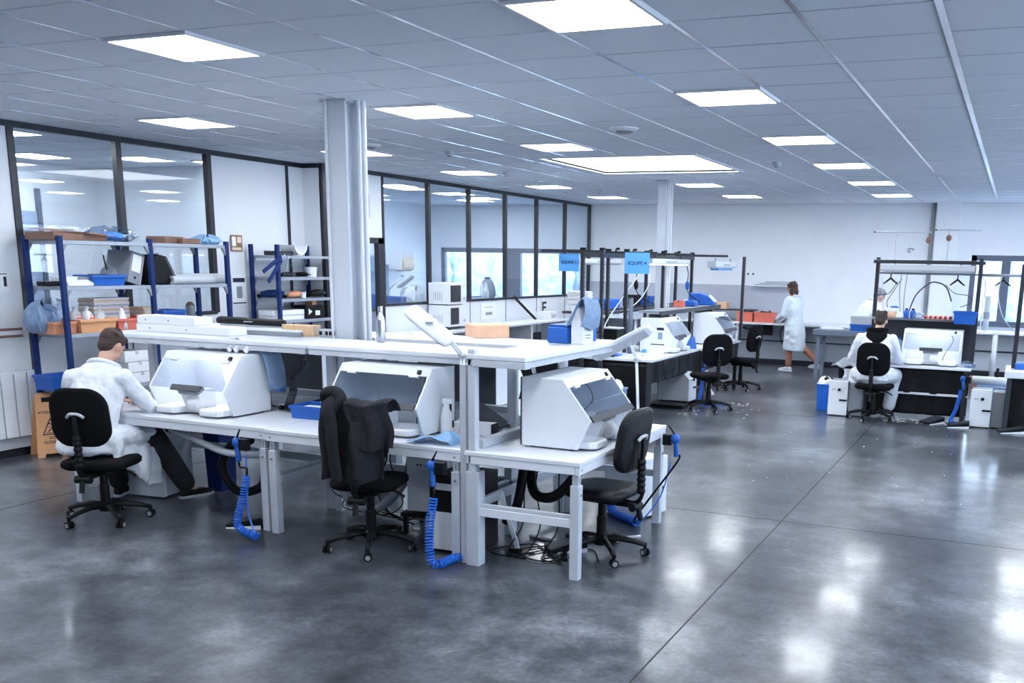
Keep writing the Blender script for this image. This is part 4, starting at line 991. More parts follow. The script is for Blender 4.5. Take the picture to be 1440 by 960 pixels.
rack('two-bay blue post shelving with orange crates in front of the glass partition', (6.53, 7.56, 8.62), RX0, RX1, (2.03, 1.61, 1.17, 0.64, 0.12), 2.07)
rack('blue post shelving with mostly bare shelves in the corner by the steel column', (9.56, 10.60), -8.60, -8.20, (1.93, 1.67, 1.41, 1.15, 0.6, 0.12), 2.06)
Z1, Z2, Z3, Z4 = 2.031, 1.611, 1.171, 0.641
def ry(px, py, X): return at_x(px, py, X).y
# top shelf
t = T('cardboard_tray', 'brown open flat cardboard box on top of the shelving next to the blue film bag', 'box', (-8.32, 0.5*(ry(50, 328, -8.3)+ry(140, 328, -8.3)), Z1), PI/2)
m = MB(); m.bx(-0.30, 0.28, -0.19, 0.19, 0, 0.075); m.build('body', 'brown', t, bev=0.004)
m = MB(); m.hexa([(-0.30, -0.19, 0.075), (0.0, -0.21, 0.075), (0.0, -0.21, 0.08), (-0.30, -0.19, 0.08), (-0.30, 0.19, 0.105), (0.0, 0.19, 0.105), (0.0, 0.19, 0.11), (-0.30, 0.19, 0.11)]); m.hexa([(0.02, -0.25, 0.065), (0.36, -0.22, 0.045), (0.36, -0.22, 0.05), (0.02, -0.25, 0.07), (0.02, 0.19, 0.095), (0.34, 0.19, 0.085), (0.34, 0.19, 0.09), (0.02, 0.19, 0.10)]); m.build('lid_flap', 'brown', t)
MB().bx(-0.03, 0.12, -0.12, 0.10, 0.101, 0.106).build('paper_sheet', 'paper', t)
def bag(name, label, loc, rz, w, d, h, mt, parts=()):
    t = T(name, label, 'bag', loc, rz); m = MB(); rs = random.Random(int(abs(loc[1])*1000))
    ph = [rs.uniform(0, 6) for _ in range(6)]
    def fn(u, v):
        a = 2*PI*u; k = math.sin(PI*min(1, 0.08+v*0.92))**0.55 if v < 0.98 else 0.05
        k = k**0.6; ca, sa = math.cos(a), math.sin(a); sq = lambda q: math.copysign(abs(q)**0.55, q)
        rr_ = k*(1+0.10*abs(math.sin(3*a+ph[0]+4*v))-0.14*abs(math.sin(5*a+ph[1]-3*v))+0.07*math.sin(13*a+ph[2]+9*v))
        return (w/2*rr_*sq(ca), d/2*rr_*sq(sa), h*v*(1+0.16*math.sin(2*a+ph[3])*v+0.05*math.sin(9*a+ph[4])))
    m.grid(fn, 48, 16, closed_u=True); m.build('film', mt, t, smooth=True)
    for nm, pm, fn2 in parts: fn2(nm, pm, t)
    return t
def lump(rx, ry_, rz_, x=0, y=0, z=0):
    def go(nm, pm, t):
        m = MB(); m.ball((x, y, z+rz_), rx, ry_, rz_, 12, 8); m.build(nm, pm, t, smooth=True)
    return go
bag('plastic_bag', 'clear plastic bag with blue film lying on top of the shelving beside the brown box', (-8.3, ry(155, 330, -8.3), Z1), 0.3, 0.34, 0.52, 0.13, 'film', [('blue_film', 'sign', lump(0.12, 0.20, 0.045, 0, 0, 0.01))])
carton('cardboard_box', 'flat brown cardboard box on the second bay top shelf, nearer the clear bag', 'box', (-8.36, ry(232, 336, -8.36), Z1), PI/2, 0.26, 0.26, 0.07, 'brown', None, False)
carton('cardboard_box', 'flat brown cardboard box on the second bay top shelf, beside the small blue bag', 'box', (-8.27, ry(257, 337, -8.27), Z1), PI/2, 0.25, 0.24, 0.055, 'brown', None, False)
bag('plastic_bag', 'small pale blue plastic bag at the end of the second bay top shelf', (-8.38, ry(290, 337, -8.38), Z1), 0.1, 0.24, 0.30, 0.10, 'ltblue')
# second shelf
t = T('adapter', 'flat black power adapter on the shelf behind the first blue post', 'adapter', (-8.30, ry(69, 396, -8.3), Z2), 0.2)
m = MB(); m.bx(-0.05, 0.05, -0.11, 0.11, 0, 0.045); m.build('body', 'black', t, bev=0.012, seg=3); m = MB(); m.tube(smooth_path([(0, 0.11, 0.02), (0.03, 0.17, 0.012), (-0.02, 0.22, 0.008)]), 0.006, 6); m.build('lead', 'black', t, smooth=True)
t = T('label_printer', 'white desktop printer with a small grey display on the shelf beside the blue bin', 'printer', (-8.28, ry(104, 398, -8.28), Z2), PI/2)
m = MB(); m.prism([(-0.12, 0), (0.12, 0), (0.12, 0.085), (-0.03, 0.085), (-0.12, 0.03)], 'x', -0.16, 0.16); m.build('body', 'wplas', t, bev=0.008)
m = MB(); m.bar((-0.02, -0.075, 0.061), (0.11, -0.075, 0.061), 0.004, 0.06, up=(0, -0.55, 0.9)); m.build('display', 'mgrey', t)
t = crate('storage_bin', 'blue open fronted plastic bin on the shelf between printer and grey file', 'bin', (-8.27, ry(142, 399, -8.27), Z2), PI/2, 0.38, 0.26, 0.10, 'blue')
m = MB(); m.bx(-0.10, 0.05, -0.06, 0.06, 0.05, 0.11); m.build('contents', 'dgrey', t, bev=0.01)
t = T('tape_roll', 'white roll of film standing behind the blue bin on the shelf', 'roll', (-8.42, ry(156, 380, -8.42), Z2+0.10), 0.3)
m = MB(); m.lathe([(0.03, -0.05), (0.085, -0.05), (0.085, 0.05), (0.03, 0.05)], (0, 0, 0.0), 20, axis='y'); m.build('roll', 'lgrey', t); m = MB(); m.tube([(0, -0.07, 0.05), (0.0, -0.10, 0.14), (0, -0.11, 0.19)], 0.007, 6); m.build('core_rod', 'black', t)
MB().bx(-0.06, 0.06, -0.05, 0.05, -0.10, -0.075).build('stand', 'mgrey', t)
t = T('lever_arch_file', 'grey lever arch file with a white spine label leaning on the shelf', 'file', (-8.22, ry(185, 398, -8.22), Z2), 0)
m = MB(); Rm_ = Matrix.Rotation(-0.26, 4, 'X') @ Matrix.Rotation(0.10, 4, 'Z')
def fl(m): return m.move(Matrix.Translation((0, 0.0, 0.015)) @ Rm_)
m.bx(-0.27, 0.03, -0.085, 0.085, 0, 0.315); fl(m).build('cover', 'mgrey', t, bev=0.004)
m = MB(); m.bx(0.0302, 0.0315, -0.06, 0.06, 0.12, 0.29); fl(m).build('spine_label', 'paper', t)
m = MB(); m.cyl((0.03, 0.0, 0.06), (0.032, 0.0, 0.06), 0.014, n=14); fl(m).build('finger_hole', 'black', t)
m = MB(); m.bx(-0.26, 0.02, 0.086, 0.10, 0.0, 0.31); fl(m).build('pages', 'paper', t)
t = T('laptop_bag', 'black soft bag slumped against the grey file on the shelf', 'bag', (-8.30, ry(216, 398, -8.30), Z2), 0)
m = MB(); m.prism([(-0.20, 0), (0.16, 0), (0.17, 0.05), (0.05, 0.28), (-0.06, 0.31), (-0.10, 0.29)], 'x', -0.13, 0.14); m.build('body', 'black', t, bev=0.025, seg=3)
m = MB(); m.prism([(-0.05, 0.302), (0.055, 0.285), (0.18, 0.06), (0.19, 0.065), (0.065, 0.30), (-0.04, 0.32)], 'x', 0.05, 0.15); m.build('grey_flap', 'lgrey', t, bev=0.004)
for lab, px0, px1, X, r, dz in (('long grey paper roll with a dark open end on the shelf, the longer of two', 236, 320, -8.24, 0.055, 0), ('shorter grey paper roll lying in front of the longer one on the shelf', 240, 298, -8.15, 0.045, 0)):
    ya, yb = ry(px0, 390, X), ry(px1, 390, X); t = T('paper_roll', lab, 'roll', (X, (ya+yb)/2, Z2+r), 0)
    l = (yb-ya)/2; m = MB(); m.lathe([(r*0.45, -l), (r, -l), (r*1.02, 0), (r, l), (r*0.5, l), (r*0.45, l-0.01)], (0, 0, 0), 20, axis='y'); m.build('paper', 'lgrey', t, smooth=False)
    m = MB(); m.lathe([(r*0.52, l-0.004), (r*0.52, l+0.003), (r*0.36, l+0.003), (r*0.36, -l)], (0, 0, 0), 16, axis='y'); m.build('core', 'brown', t)
    m = MB(); m.lathe([(r*0.34, l+0.001), (r*0.34, l+0.004)], (0, 0, 0), 16, axis='y'); m.build('bore', 'black', t)
# third shelf: crates and packs
def oc(label, pa, pb, X, w, h, mt, lid=None):
    ya, yb = ry(pa, 460, X), ry(pb, 460, X)
    return crate('plastic_crate', label, 'crate', (X, (ya+yb)/2, Z3), PI/2, yb-ya, w, h, mt, 'plastic crates on the shelving')
oc('pale orange plastic crate with white jugs, at the near end of the shelving', 58, 92, -8.32, 0.34, 0.115, 'orange')
oc('pale orange plastic crate of white jugs right behind the second blue post', 96, 148, -8.28, 0.34, 0.125, 'orlid')
oc('red plastic crate behind the white spray bottle on the shelving', 150, 206, -8.28, 0.32, 0.115, 'red')
bag('plastic_bag', 'pale blue clear bag standing in the crate at the end of the shelving', (-8.35, ry(58, 440, -8.35), Z3+0.012), 0.2, 0.22, 0.30, 0.26, 'slate')
bag('plastic_bag', 'clear bluish plastic bag behind the first blue shelving post', (-8.30, ry(78, 440, -8.30), Z3+0.012), 0.2, 0.20, 0.22, 0.27, 'film')
for i, (px, X, lab) in enumerate(((106, -8.33, 'milky plastic jug with a red label closest to the blue post'), (122, -8.27, 'milky plastic jug with a red label in the middle of its crate'), (139, -8.33, 'milky plastic jug at the far end of the orange crate'))):
    t = T('plastic_jug', lab, 'jug', (X, ry(px, 445, X), Z3+0.013), 0.2*i, 'milky jugs')
    m = MB(); m.lathe([(0.055, 0), (0.062, 0.02), (0.062, 0.13), (0.045, 0.17), (0.02, 0.19), (0.02, 0.21)], n=16); m.build('body', 'wplas', t, smooth=True)
    MB().lathe([(0.023, 0.208), (0.023, 0.228), (0.02, 0.23)], n=12).build('cap', 'white', t)
    if i < 2: MB().bx(0.0605, 0.0635, -0.03, 0.03, 0.11, 0.13).bx(0.0605, 0.0635, -0.03, 0.03, 0.145, 0.152).build('label', 'red', t)
def paper_stack(label, loc, rz, n, w, d, mats_):
    t = T('paper_stack', label, 'papers', loc, rz)
    for i in range(n):
        m = MB(); ox, oy = random.uniform(-0.012, 0.012), random.uniform(-0.012, 0.012); m.bx(-w/2+ox, w/2+ox, -d/2+oy, d/2+oy, i*0.021, i*0.021+0.019); m.build('folder', mats_[i % len(mats_)], t, bev=0.002)
    return t
paper_stack('tall stack of cream and white folders on the shelf behind the jugs', (-8.42, ry(145, 425, -8.42), Z3), 0, 15, 0.22, 0.42, ['paper', 'cream', 'paper', 'lgrey'])
paper_stack('stack of cream folders on the second bay shelf next to the middle post', (-8.42, ry(201, 430, -8.42), Z3), 0, 10, 0.22, 0.20, ['cream', 'paper', 'cream'])
t = T('spray_bottle', 'white conical spray bottle on the red crate of the shelving', 'bottle', (-8.17, ry(172, 449, -8.17), Z3+0.013), 0)
MB().lathe([(0.045, 0), (0.047, 0.08), (0.03, 0.15), (0.012, 0.2), (0.01, 0.215)], n=16).build('body', 'white', t, smooth=True); MB().bx(-0.015, 0.035, -0.01, 0.01, 0.212, 0.235).build('trigger', 'lgrey', t, bev=0.003)
t = crate('storage_bin', 'dark blue plastic bin on the second bay shelf behind the clear wrap', 'bin', (-8.36, ry(232, 437, -8.36), Z3), PI/2, 0.30, 0.28, 0.17, 'blue')
for k, (px, X, lab) in enumerate(((255, -8.33, 'grey metal tin on the second bay shelf beside the dark blue bin'), (268, -8.40, 'tall grey metal canister on the second bay shelf'))):
    t = T('metal_can', lab, 'can', (X, ry(px, 440, X), Z3), 0); MB().lathe([(0.05, 0), (0.05, 0.12+0.08*k), (0.046, 0.125+0.08*k)], n=16).build('body', 'mgrey', t); MB().lathe([(0.048, 0.125+0.08*k), (0.03, 0.15+0.08*k), (0.015, 0.16+0.08*k)], n=14).build('lid', 'brown' if k else 'lgrey', t)
t = T('tool_tray', 'tray of loose grey parts on the second bay shelf above the white panels', 'tray', (-8.2, ry(290, 443, -8.2), Z3), PI/2)
crt = MB().bx(-0.2, 0.2, -0.09, 0.09, 0, 0.012).build('tray', 'lgrey', t)
m = MB()
for i in range(16): m.bar((random.uniform(-0.17, 0.12), random.uniform(-0.07, 0.07), 0.02+0.002*i), (random.uniform(-0.1, 0.18), random.uniform(-0.07, 0.07), 0.025+0.003*i), 0.012)
m.build('metal_part', 'mgrey', t)
# lower shelves
crate('storage_bin', 'bright blue plastic box low on the shelving above the wet floor sign', 'bin', (-8.34, ry(80, 530, -8.34), Z4), PI/2, 0.30, 0.26, 0.14, 'blue')
crate('plastic_crate', 'red plastic crate low on the second bay behind the lit cabinet', 'crate', (-8.3, ry(224, 528, -8.3), Z4), PI/2, 0.34, 0.3, 0.16, 'red', 'plastic crates on the shelving')
for k, (px, z, lab) in enumerate(((186, 0.0, 'white carton, the bottom one of the stack beside the seated worker head'), (184, 0.105, 'white carton in the middle of the stack beside the seated worker head'), (180, 0.21, 'white carton, topmost of the stack beside the seated worker head'))):
    carton('carton', lab, 'carton', (-8.25, ry(px, 520, -8.25), Z4+z+0.002*k), PI/2, 0.30, 0.28, 0.10, 'paper', 'white cartons on the shelving', True, 'lgrey')
# items on the corner rack
t = T('rolled_foil', 'white cardboard cradle on the top shelf of the corner rack', 'packaging', (-8.38, ry(413, 357, -8.38), 1.931), PI/2)
m = MB(); o = [(0.12*math.cos(a), 0.13+0.12*math.sin(a)) for a in [PI+PI*i/12 for i in range(13)]]; o2 = [(0.10*math.cos(a), 0.13+0.10*math.sin(a)) for a in [2*PI-PI*i/12 for i in range(13)]]
m.prism(o+o2, 'y', -0.12, 0.12); m.bx(-0.06, 0.06, -0.10, 0.10, 0.0, 0.012); m.build('cradle', 'wplas', t)
carton('tool_box', 'dark flat box on the top shelf of the corner rack', 'box', (-8.42, ry(392, 357, -8.42), 1.931), PI/2, 0.30, 0.2, 0.05, 'dgrey', None, False)
t = T('hanging_tools', 'bundle of dark blue straps and clear film hanging on the corner rack post', 'straps', (-8.16, 9.56, 1.94), 0)
for a, b in (((0.02, 0.0, -0.02), (0.0, -0.30, -0.20)), ((0.02, 0.0, -0.06), (0.0, -0.22, -0.32))):
    m = MB(); m.bar(a, b, 0.02, 0.045); m.build('strap', 'rackblue', t, bev=0.004)
m = MB(); m.grid(lambda u, v: (0.03+0.02*math.sin(6*u+3*v), 0.02+0.16*u, 0.0-0.26*v*(1-0.5*u)+0.02*math.sin(9*u)), 8, 8); m.build('film', 'film', t, smooth=True)
t = T('white_tub', 'round white plastic tub on the corner rack second shelf', 'tub', (-8.34, ry(437, 388, -8.34), 1.671), 0); MB().lathe([(0.07, 0), (0.08, 0.1), (0.085, 0.105), (0.06, 0.108)], n=20).build('body', 'wplas', t); MB().lathe([(0.086, 0.098), (0.086, 0.12), (0.08, 0.124)], n=20).build('lid', 'white', t)
def power_tool(label, loc, rz, mt, s=1.0):
    t = T('hand_tool', label, 'hand tool', loc, rz)
    m = MB(); m.tube([(-0.13*s, 0, 0.045*s), (-0.04*s, 0, 0.05*s), (0.06*s, 0, 0.05*s), (0.12*s, 0, 0.048*s)], [0.03*s, 0.04*s, 0.04*s, 0.028*s], 10); m.build('body', mt, t, smooth=True)
    m = MB(); m.tube([(-0.07*s, 0, 0.05*s), (-0.09*s, 0.05*s, 0.03*s), (-0.10*s, 0.11*s, 0.022*s)], 0.022*s, 8); m.build('grip', 'black', t, smooth=True)
    m = MB(); m.cyl((0.12*s, 0, 0.048*s), (0.17*s, 0, 0.048*s), 0.014*s, n=8); m.build('chuck', 'mgrey', t)
    return t
power_tool('black hand tool lying on the corner rack second shelf', (-8.36, ry(424, 388, -8.36), 1.671), 0.4, 'black', 0.7)
power_tool('small dark tool against the wall on the corner rack second shelf', (-8.42, ry(405, 388, -8.42), 1.671), 1.4, 'dgrey', 0.7)
power_tool('orange red power tool on the third shelf of the corner rack', (-8.34, ry(414, 417, -8.34), 1.411), 1.6, 'orange')
power_tool('dark blue power tool behind the corner rack post', (-8.40, ry(384, 417, -8.40), 1.411), 1.3, 'rackblue', 1.2)
power_tool('black power tool at the far end of the third shelf of the corner rack', (-8.34, ry(446, 417, -8.34), 1.411), 1.7, 'black', 1.1)
t = T('white_tub', 'small white pot between the tools on the corner rack', 'tub', (-8.3, ry(427, 418, -8.3), 1.411), 0); MB().lathe([(0.03, 0), (0.033, 0.06), (0.02, 0.062)], n=14).build('body', 'wplas', t); MB().lathe([(0.035, 0.058), (0.035, 0.07), (0.03, 0.072)], n=14).build('lid', 'white', t)
for k, (lab, z) in enumerate((('long white flat box, lower of two on the corner rack bottom visible shelf', 0), ('long white flat box, upper of two on the corner rack', 0.062))):
    ya, yb = ry(376, 447, -8.36), ry(421, 447, -8.36); carton('flat_box', lab, 'box', (-8.38+0.01*k, (ya+yb)/2-0.02*k, 1.151+z), PI/2, yb-ya, 0.22, 0.058, 'paper', None, False)
t = T('camera_case', 'black case with a white triangle and orange top on the corner rack', 'case', (-8.33, ry(435, 446, -8.33), 1.151), PI/2)
m = MB(); m.bx(-0.17, 0.17, -0.1, 0.1, 0, 0.17); m.build('body', 'black', t, bev=0.01); MB().prism([(-0.13, 0.05), (-0.06, 0.09), (-0.13, 0.13)], 'y', -0.1015, -0.1).build('triangle_mark', 'paper', t); MB().bx(0.0, 0.09, -0.06, 0.06, 0.165, 0.23).build('insert', 'orange', t, bev=0.01); MB().bx(0.0, 0.09, -0.102, -0.1, 0.04, 0.1).build('sticker', 'paper', t)

# wet floor sign with its text
p = at_z(74, 638, 0)
t = T('wet_floor_sign', 'orange folding wet floor sign standing beside the radiator', 'floor sign', (-8.44, 6.50, 0), R(66))
def sheetpoly(): return [(-0.15, 0), (-0.085, 0), (-0.075, 0.035), (0.055, 0.035), (0.07, 0), (0.16, 0), (0.145, 0.03), (0.085, 0.55), (0.075, 0.60), (0.04, 0.62), (-0.06, 0.62), (-0.095, 0.60), (-0.105, 0.55)]
def signleaf(m, s): 
    pl = sheetpoly(); q = MB()
    return q.prism(pl, 'y', -0.008, 0.008).move(Matrix.Translation((0, s*0.13, 0)) @ Matrix.Rotation(s*0.20, 4, 'X'))
signleaf(None, -1).build('front_leaf', 'yellow', t, bev=0.004); signleaf(None, 1).build('rear_leaf', 'yellow', t, bev=0.004)
RT = Matrix.Translation((0, -0.13, 0)) @ Matrix.Rotation(-0.20, 4, 'X')
m = MB(); m.prism([(-0.05, 0.53), (0.03, 0.53), (0.03, 0.575), (-0.05, 0.575)], 'y', -0.0092, -0.0085); m.move(RT).build('hand_slot', 'black', t)
m = MB()
def tri(a, b, w_):
    a = Vector((a[0], 0, a[1])); b = Vector((b[0], 0, b[1])); m.bar(a+V3(0, -0.0095, 0), b+V3(0, -0.0095, 0), 0.0016, w_)
P3 = [(-0.075, 0.22), (0.075, 0.22), (0.0, 0.37)]
for a, b in zip(P3, P3[1:]+P3[:1]): tri(a, b, 0.009)
tri((-0.03, 0.245), (0.02, 0.29), 0.010); tri((0.02, 0.29), (0.0, 0.32), 0.008); tri((0.0, 0.275), (0.035, 0.255), 0.008); tri((-0.045, 0.235), (0.045, 0.235), 0.006); tri((-0.03, 0.30), (0.01, 0.285), 0.006)
m.cyl((-0.012, -0.0101, 0.325), (-0.012, -0.0088, 0.325), 0.010, n=10)
m.move(RT).build('pictogram', 'ink', t)
for s_, z_, sz in (('ATTENTION', 0.43, 0.034), ('SOL', 0.185, 0.034), ('GLISSANT', 0.145, 0.036)):
    text(s_, sz, 'lettering', 'ink', t, RT @ Vector((0.0, -0.0098, z_)), (PI/2-0.20, 0, 0))
# ------------------------------------------------------------------ things on and under the front benches
ZS = 1.301; ZB = 0.752
def lay(name, label, cat, px, py, z, rz=0, group=None): return T(name, label, cat, at_z(px, py, z), rz, group)
for k, (lab, x, y, z, l) in enumerate((('long white flat carton, lower of two on the shelf above the lit cabinet', -6.15, 6.10, 0, 0.98), ('white flat carton, upper of two on the shelf above the lit cabinet', -6.35, 6.13, 0.064, 0.62))):
    t = carton('flat_box', lab, 'box', (x, y, ZS+z), 0.0, l, 0.20, 0.06, 'paper', None, False)
    m = MB()
    for q in (-0.35, 0.05): m.cyl((q*l, -0.1, 0.03), (q*l, -0.1012, 0.03), 0.006, n=8)
    m.build('hole', 'ink', t)
p = at_z(368, 458, ZS); t = T('padded_bar', 'long black padded bar lying on the rear shelf', 'bar', (p.x, 6.95, ZS+0.045), R(4))
m = MB(); m.tube([(-0.36, 0, 0), (-0.34, 0, 0.004), (-0.05, 0, 0.003), (0.0, 0, -0.005), (0.05, 0, 0.0), (0.33, 0, 0.0), (0.36, 0, 0)], [0.03, 0.036, 0.034, 0.030, 0.034, 0.036, 0.028], 10, flat=0.8); m.build('sleeve', 'black', t, smooth=True)
MB().bx(-0.33, 0.33, -0.012, 0.012, -0.046, -0.02).build('rail', 'lgrey', t); MB().bx(-0.05, 0.04, -0.0375, -0.03, -0.004, 0.004).build('label', 'lgrey', t)
t = T('metal_profile', 'long grey aluminium profile on the shelf edge before the black padded bar', 'profile', (-5.62, 6.28, ZS), R(1))
MB().bx(-0.42, 0.42, -0.03, 0.03, 0, 0.035).build('bar', 'mgrey', t, bev=0.002); MB().bx(-0.42, 0.42, -0.034, 0.034, 0.0352, 0.05).build('cover_strip', 'white', t, bev=0.002)
p = at_z(417, 472, ZS); t = T('wood_block', 'pale wooden block with a pointed end on the shelf beside the column', 'wood block', (p.x, p.y+0.05, ZS), R(8))
MB().prism([(-0.17, 0.0), (-0.11, -0.06), (0.15, -0.06), (0.15, 0.06), (-0.11, 0.06)], 'z', 0, 0.085).build('block', 'wood', t, bev=0.004)
MB().bx(0.1505, 0.1515, -0.05, 0.05, 0.01, 0.075).build('end_grain', 'cream', t)
t = T('connector_box', 'small grey connector box with black sockets right of the wooden block', 'box', (p.x+0.27, p.y+0.08, ZS), R(4))
MB().bx(-0.08, 0.08, -0.04, 0.04, 0, 0.06).build('body', 'lgrey', t, bev=0.004)
m = MB()
for x in (-0.06, -0.005, 0.03, 0.06): m.bx(x-0.012, x+0.012, -0.042, -0.04, 0.015, 0.045)
m.build('socket', 'black', t)
p = at_y(536, 480, 6.25)
bottle('steel_bottle', 'brushed steel drinking bottle standing on the shelf beside the column', 'bottle', (p.x, p.y, ZS), [(0.030, 0), (0.034, 0.006), (0.035, 0.03), (0.035, 0.155), (0.030, 0.185), (0.017, 0.215), (0.0165, 0.235)], 'chrome', 'chrome', 0.030)
p = at_z(684, 475, ZS); carton('cardboard_box', 'orange cardboard box on the rear shelf behind the white desk lamp', 'box', (p.x-0.06, p.y+0.12, ZS), R(44), 0.30, 0.30, 0.10, 'peach', None, False)
# blue box with cloth and dispenser on the end shelf
ZC = 1.361
p = at_z(800, 487, ZC); t = T('blue_case', 'blue plastic case on the end shelf under a grey-blue cloth', 'case', (-2.93, 6.52, ZC), R(82))
MB().prism([(-0.20, -0.08), (0.17, -0.10), (0.21, -0.06), (0.21, 0.08), (-0.20, 0.09)], 'z', 0, 0.115).build('body', 'blue', t, bev=0.008); MB().prism([(-0.19, -0.07), (0.16, -0.09), (0.195, -0.055), (0.195, 0.07), (-0.19, 0.08)], 'z', 0.1155, 0.13).build('lid', 'blue', t, bev=0.006)
t = T('tissue_dispenser', 'white upright dispenser pressed against the blue case on the end shelf', 'dispenser', (-2.79, 6.37, ZC), R(82))
MB().prism([(-0.05, 0), (0.05, 0), (0.05, 0.24), (0.0, 0.26), (-0.05, 0.12)], 'x', -0.07, 0.07).build('body', 'wplas', t, bev=0.006); MB().bx(-0.05, 0.05, -0.0525, -0.05, 0.02, 0.09).build('label', 'paper', t); MB().bx(-0.04, 0.03, -0.0535, -0.0525, 0.04, 0.048).bx(-0.04, 0.03, -0.0535, -0.0525, 0.06, 0.068).build('print', 'mgrey', t)
t = T('cloth', 'grey-blue cloth draped over the white dispenser on the end shelf', 'cloth', (-2.79, 6.37, ZC), R(82))
m = MB()
def clf(u, v):
    x = -0.115+0.23*u; 
    if v < 0.25: y = 0.07-0.10*(v/0.25); z = 0.12+0.20*(v/0.25)
    else: k = (v-0.25)/0.75; y = -0.05-0.02*math.sin(PI*k)-0.015*k; z = 0.325-0.23*k*(1-0.25*abs(u-0.5))
    return (x+0.015*math.sin(5*v), y-0.012*math.sin(u*11+v*3), z+0.015*math.sin(u*6))
m.grid(clf, 22, 26); m.build('cloth', 'slate', t, smooth=True, solid=0.006, sub=1)

# desk lamps
def lamp_arm(m, pts, off, r):
    for s in (-1, 1): m.tube([Vector(p)+Vector(off)*s for p in pts], r, 6)
def desk_lamp(label, base, elbow, joint, h0, h1, w=0.085, twin=True, roll=0.0):
    o = Vector(base); t = T('desk_lamp', label, 'desk lamp', o, 0, 'articulated white desk lamps'); L_ = lambda p: Vector(p)-o
    e, j, a, b = L_(elbow), L_(joint), L_(h0), L_(h1); sd = (b-a).cross(V3(0, 0, 1)).normalized()
    m = MB(); m.bx(-0.03, 0.03, -0.035, 0.035, -0.045, 0.02); m.cyl((0, 0, 0.02), (0, 0, 0.05), 0.018, n=10); m.build('clamp', 'white', t, bev=0.004)
    for nm, p, q in (('lower_arm', V3(0, 0, 0.04), e), ('upper_arm', e, j)):
        m = MB(); lamp_arm(m, [p, q], sd*0.017 if twin else sd*0.011, 0.0075); m.build(nm, 'white', t, smooth=True)
        d = (q-p); m = MB(); m.tube(coil_points([p+d*0.05, p+d*0.22, p+d*0.40], 0.007, 16, 7), 0.0016, 4); m.build('spring', 'lgrey', t)
    m = MB(); m.cyl(e-sd*0.028, e+sd*0.028, 0.016, n=12); m.cyl(j-sd*0.028, j+sd*0.028, 0.014, n=12); m.build('joint_knob', 'lgrey', t)
    d = (b-a).normalized(); up = sd.cross(d).normalized(); up = up if up.z > 0 else -up
    sd = Matrix.Rotation(roll, 3, d) @ sd; up = Matrix.Rotation(roll, 3, d) @ up
    m = MB(); secs = []
    for q, kw, kh in ((0, 0.55, 0.5), (0.03, 0.85, 0.85), (0.15, 1, 1), (0.85, 1, 1), (0.97, 0.85, 0.85), (1.0, 0.5, 0.5)): secs.append((a.lerp(b, q), sd*(w*kw), up*(0.028*kh)))
    m.loft(secs, 14); m.build('lamp_head', 'white', t, smooth=True)
    m = MB(); m.hexa([a+d*0.04-sd*w*0.7-up*0.029, b-d*0.04-sd*w*0.7-up*0.029, b-d*0.04+sd*w*0.7-up*0.029, a+d*0.04+sd*w*0.7-up*0.029, a+d*0.04-sd*w*0.7-up*0.018, b-d*0.04-sd*w*0.7-up*0.018, b-d*0.04+sd*w*0.7-up*0.018, a+d*0.04+sd*w*0.7-up*0.018]); m.build('diffuser', 'lgrey', t)
    c = a.lerp(b, 0.5)+up*0.028; m = MB(); m.lathe([(0.028, 0), (0.026, 0.008), (0.012, 0.010)], c, 14); m.build('switch_cap', 'mgrey', t)
    return t
desk_lamp('white articulated desk lamp folded above the cabinet behind the jacket chair', (at_y(650, 612, 5.60).x, 5.60, ZB), at_y(650, 500, 5.60), at_y(610, 450, 5.60), at_y(634, 482, 5.52), at_y(575, 434, 5.55), 0.062, roll=-0.7)
desk_lamp('white desk lamp bent over towards the blue case at the end workbench', (-2.47, 6.70, ZB), at_y(895, 506, 6.7), at_y(886, 483, 6.7), at_y(916, 461, 6.7), at_y(834, 503, 6.7), 0.054, False, roll=0.7)

# bench top bits
p = at_z(445, 586, ZB); t = crate('parts_bin', 'bright blue open bin with papers on the bench between the two cabinets', 'bin', (-4.74, 5.86, ZB), R(3), 0.27, 0.24, 0.095, 'blue', None, 0.94)
for i in range(5):
    m = MB(); m.bx(-0.09+0.004*i, 0.09-0.006*i, -0.08, 0.07-0.01*i, 0.045+0.008*i, 0.051+0.008*i); m.build('paper', 'paper', t)
p = at_z(627, 607, ZB); t = T('spray_bottle', 'white spray bottle with a black trigger beside the unlit cabinet', 'bottle', (-3.50, 5.70, ZB), R(20))
MB().lathe([(0.040, 0), (0.042, 0.02), (0.042, 0.13), (0.030, 0.17), (0.018, 0.20), (0.018, 0.215)], n=18).build('body', 'wplas', t, smooth=True); MB().bx(-0.03, 0.045, -0.016, 0.016, 0.212, 0.25).build('spray_head', 'white', t, bev=0.008); MB().bx(0.022, 0.036, -0.008, 0.008, 0.16, 0.212).bx(0.02, 0.05, -0.010, 0.010, 0.05, 0.10).build('trigger', 'black', t, bev=0.004)
t = T('wipe_cloth', 'pale blue disposable wipe crumpled on the bench corner behind the leg', 'cloth', (-3.30, 5.42, ZB), 0)
m = MB()
def wp(u, v):
    x = -0.26+0.42*u; y = -0.13+0.22*v+0.05*u; fall = max(0, u-0.72)*1.0
    return (x-fall*0.25, y, 0.012+0.05*math.sin(3.1*u)**2*(0.4+0.6*math.sin(2.6*v+5*u)**2)+0.018*math.sin(17*u+9*v)*math.sin(PI*v)-fall*0.55*(1 if v < 0.7 else 0.5))
m.grid(wp, 30, 18); m.build('sheet', 'ltblue', t, smooth=True, solid=0.004, sub=1)
MB().cyl((0.0, 0.05, 0.0), (0.04, 0.10, 0.035), 0.015, n=8).build('knot', 'ltblue', t)
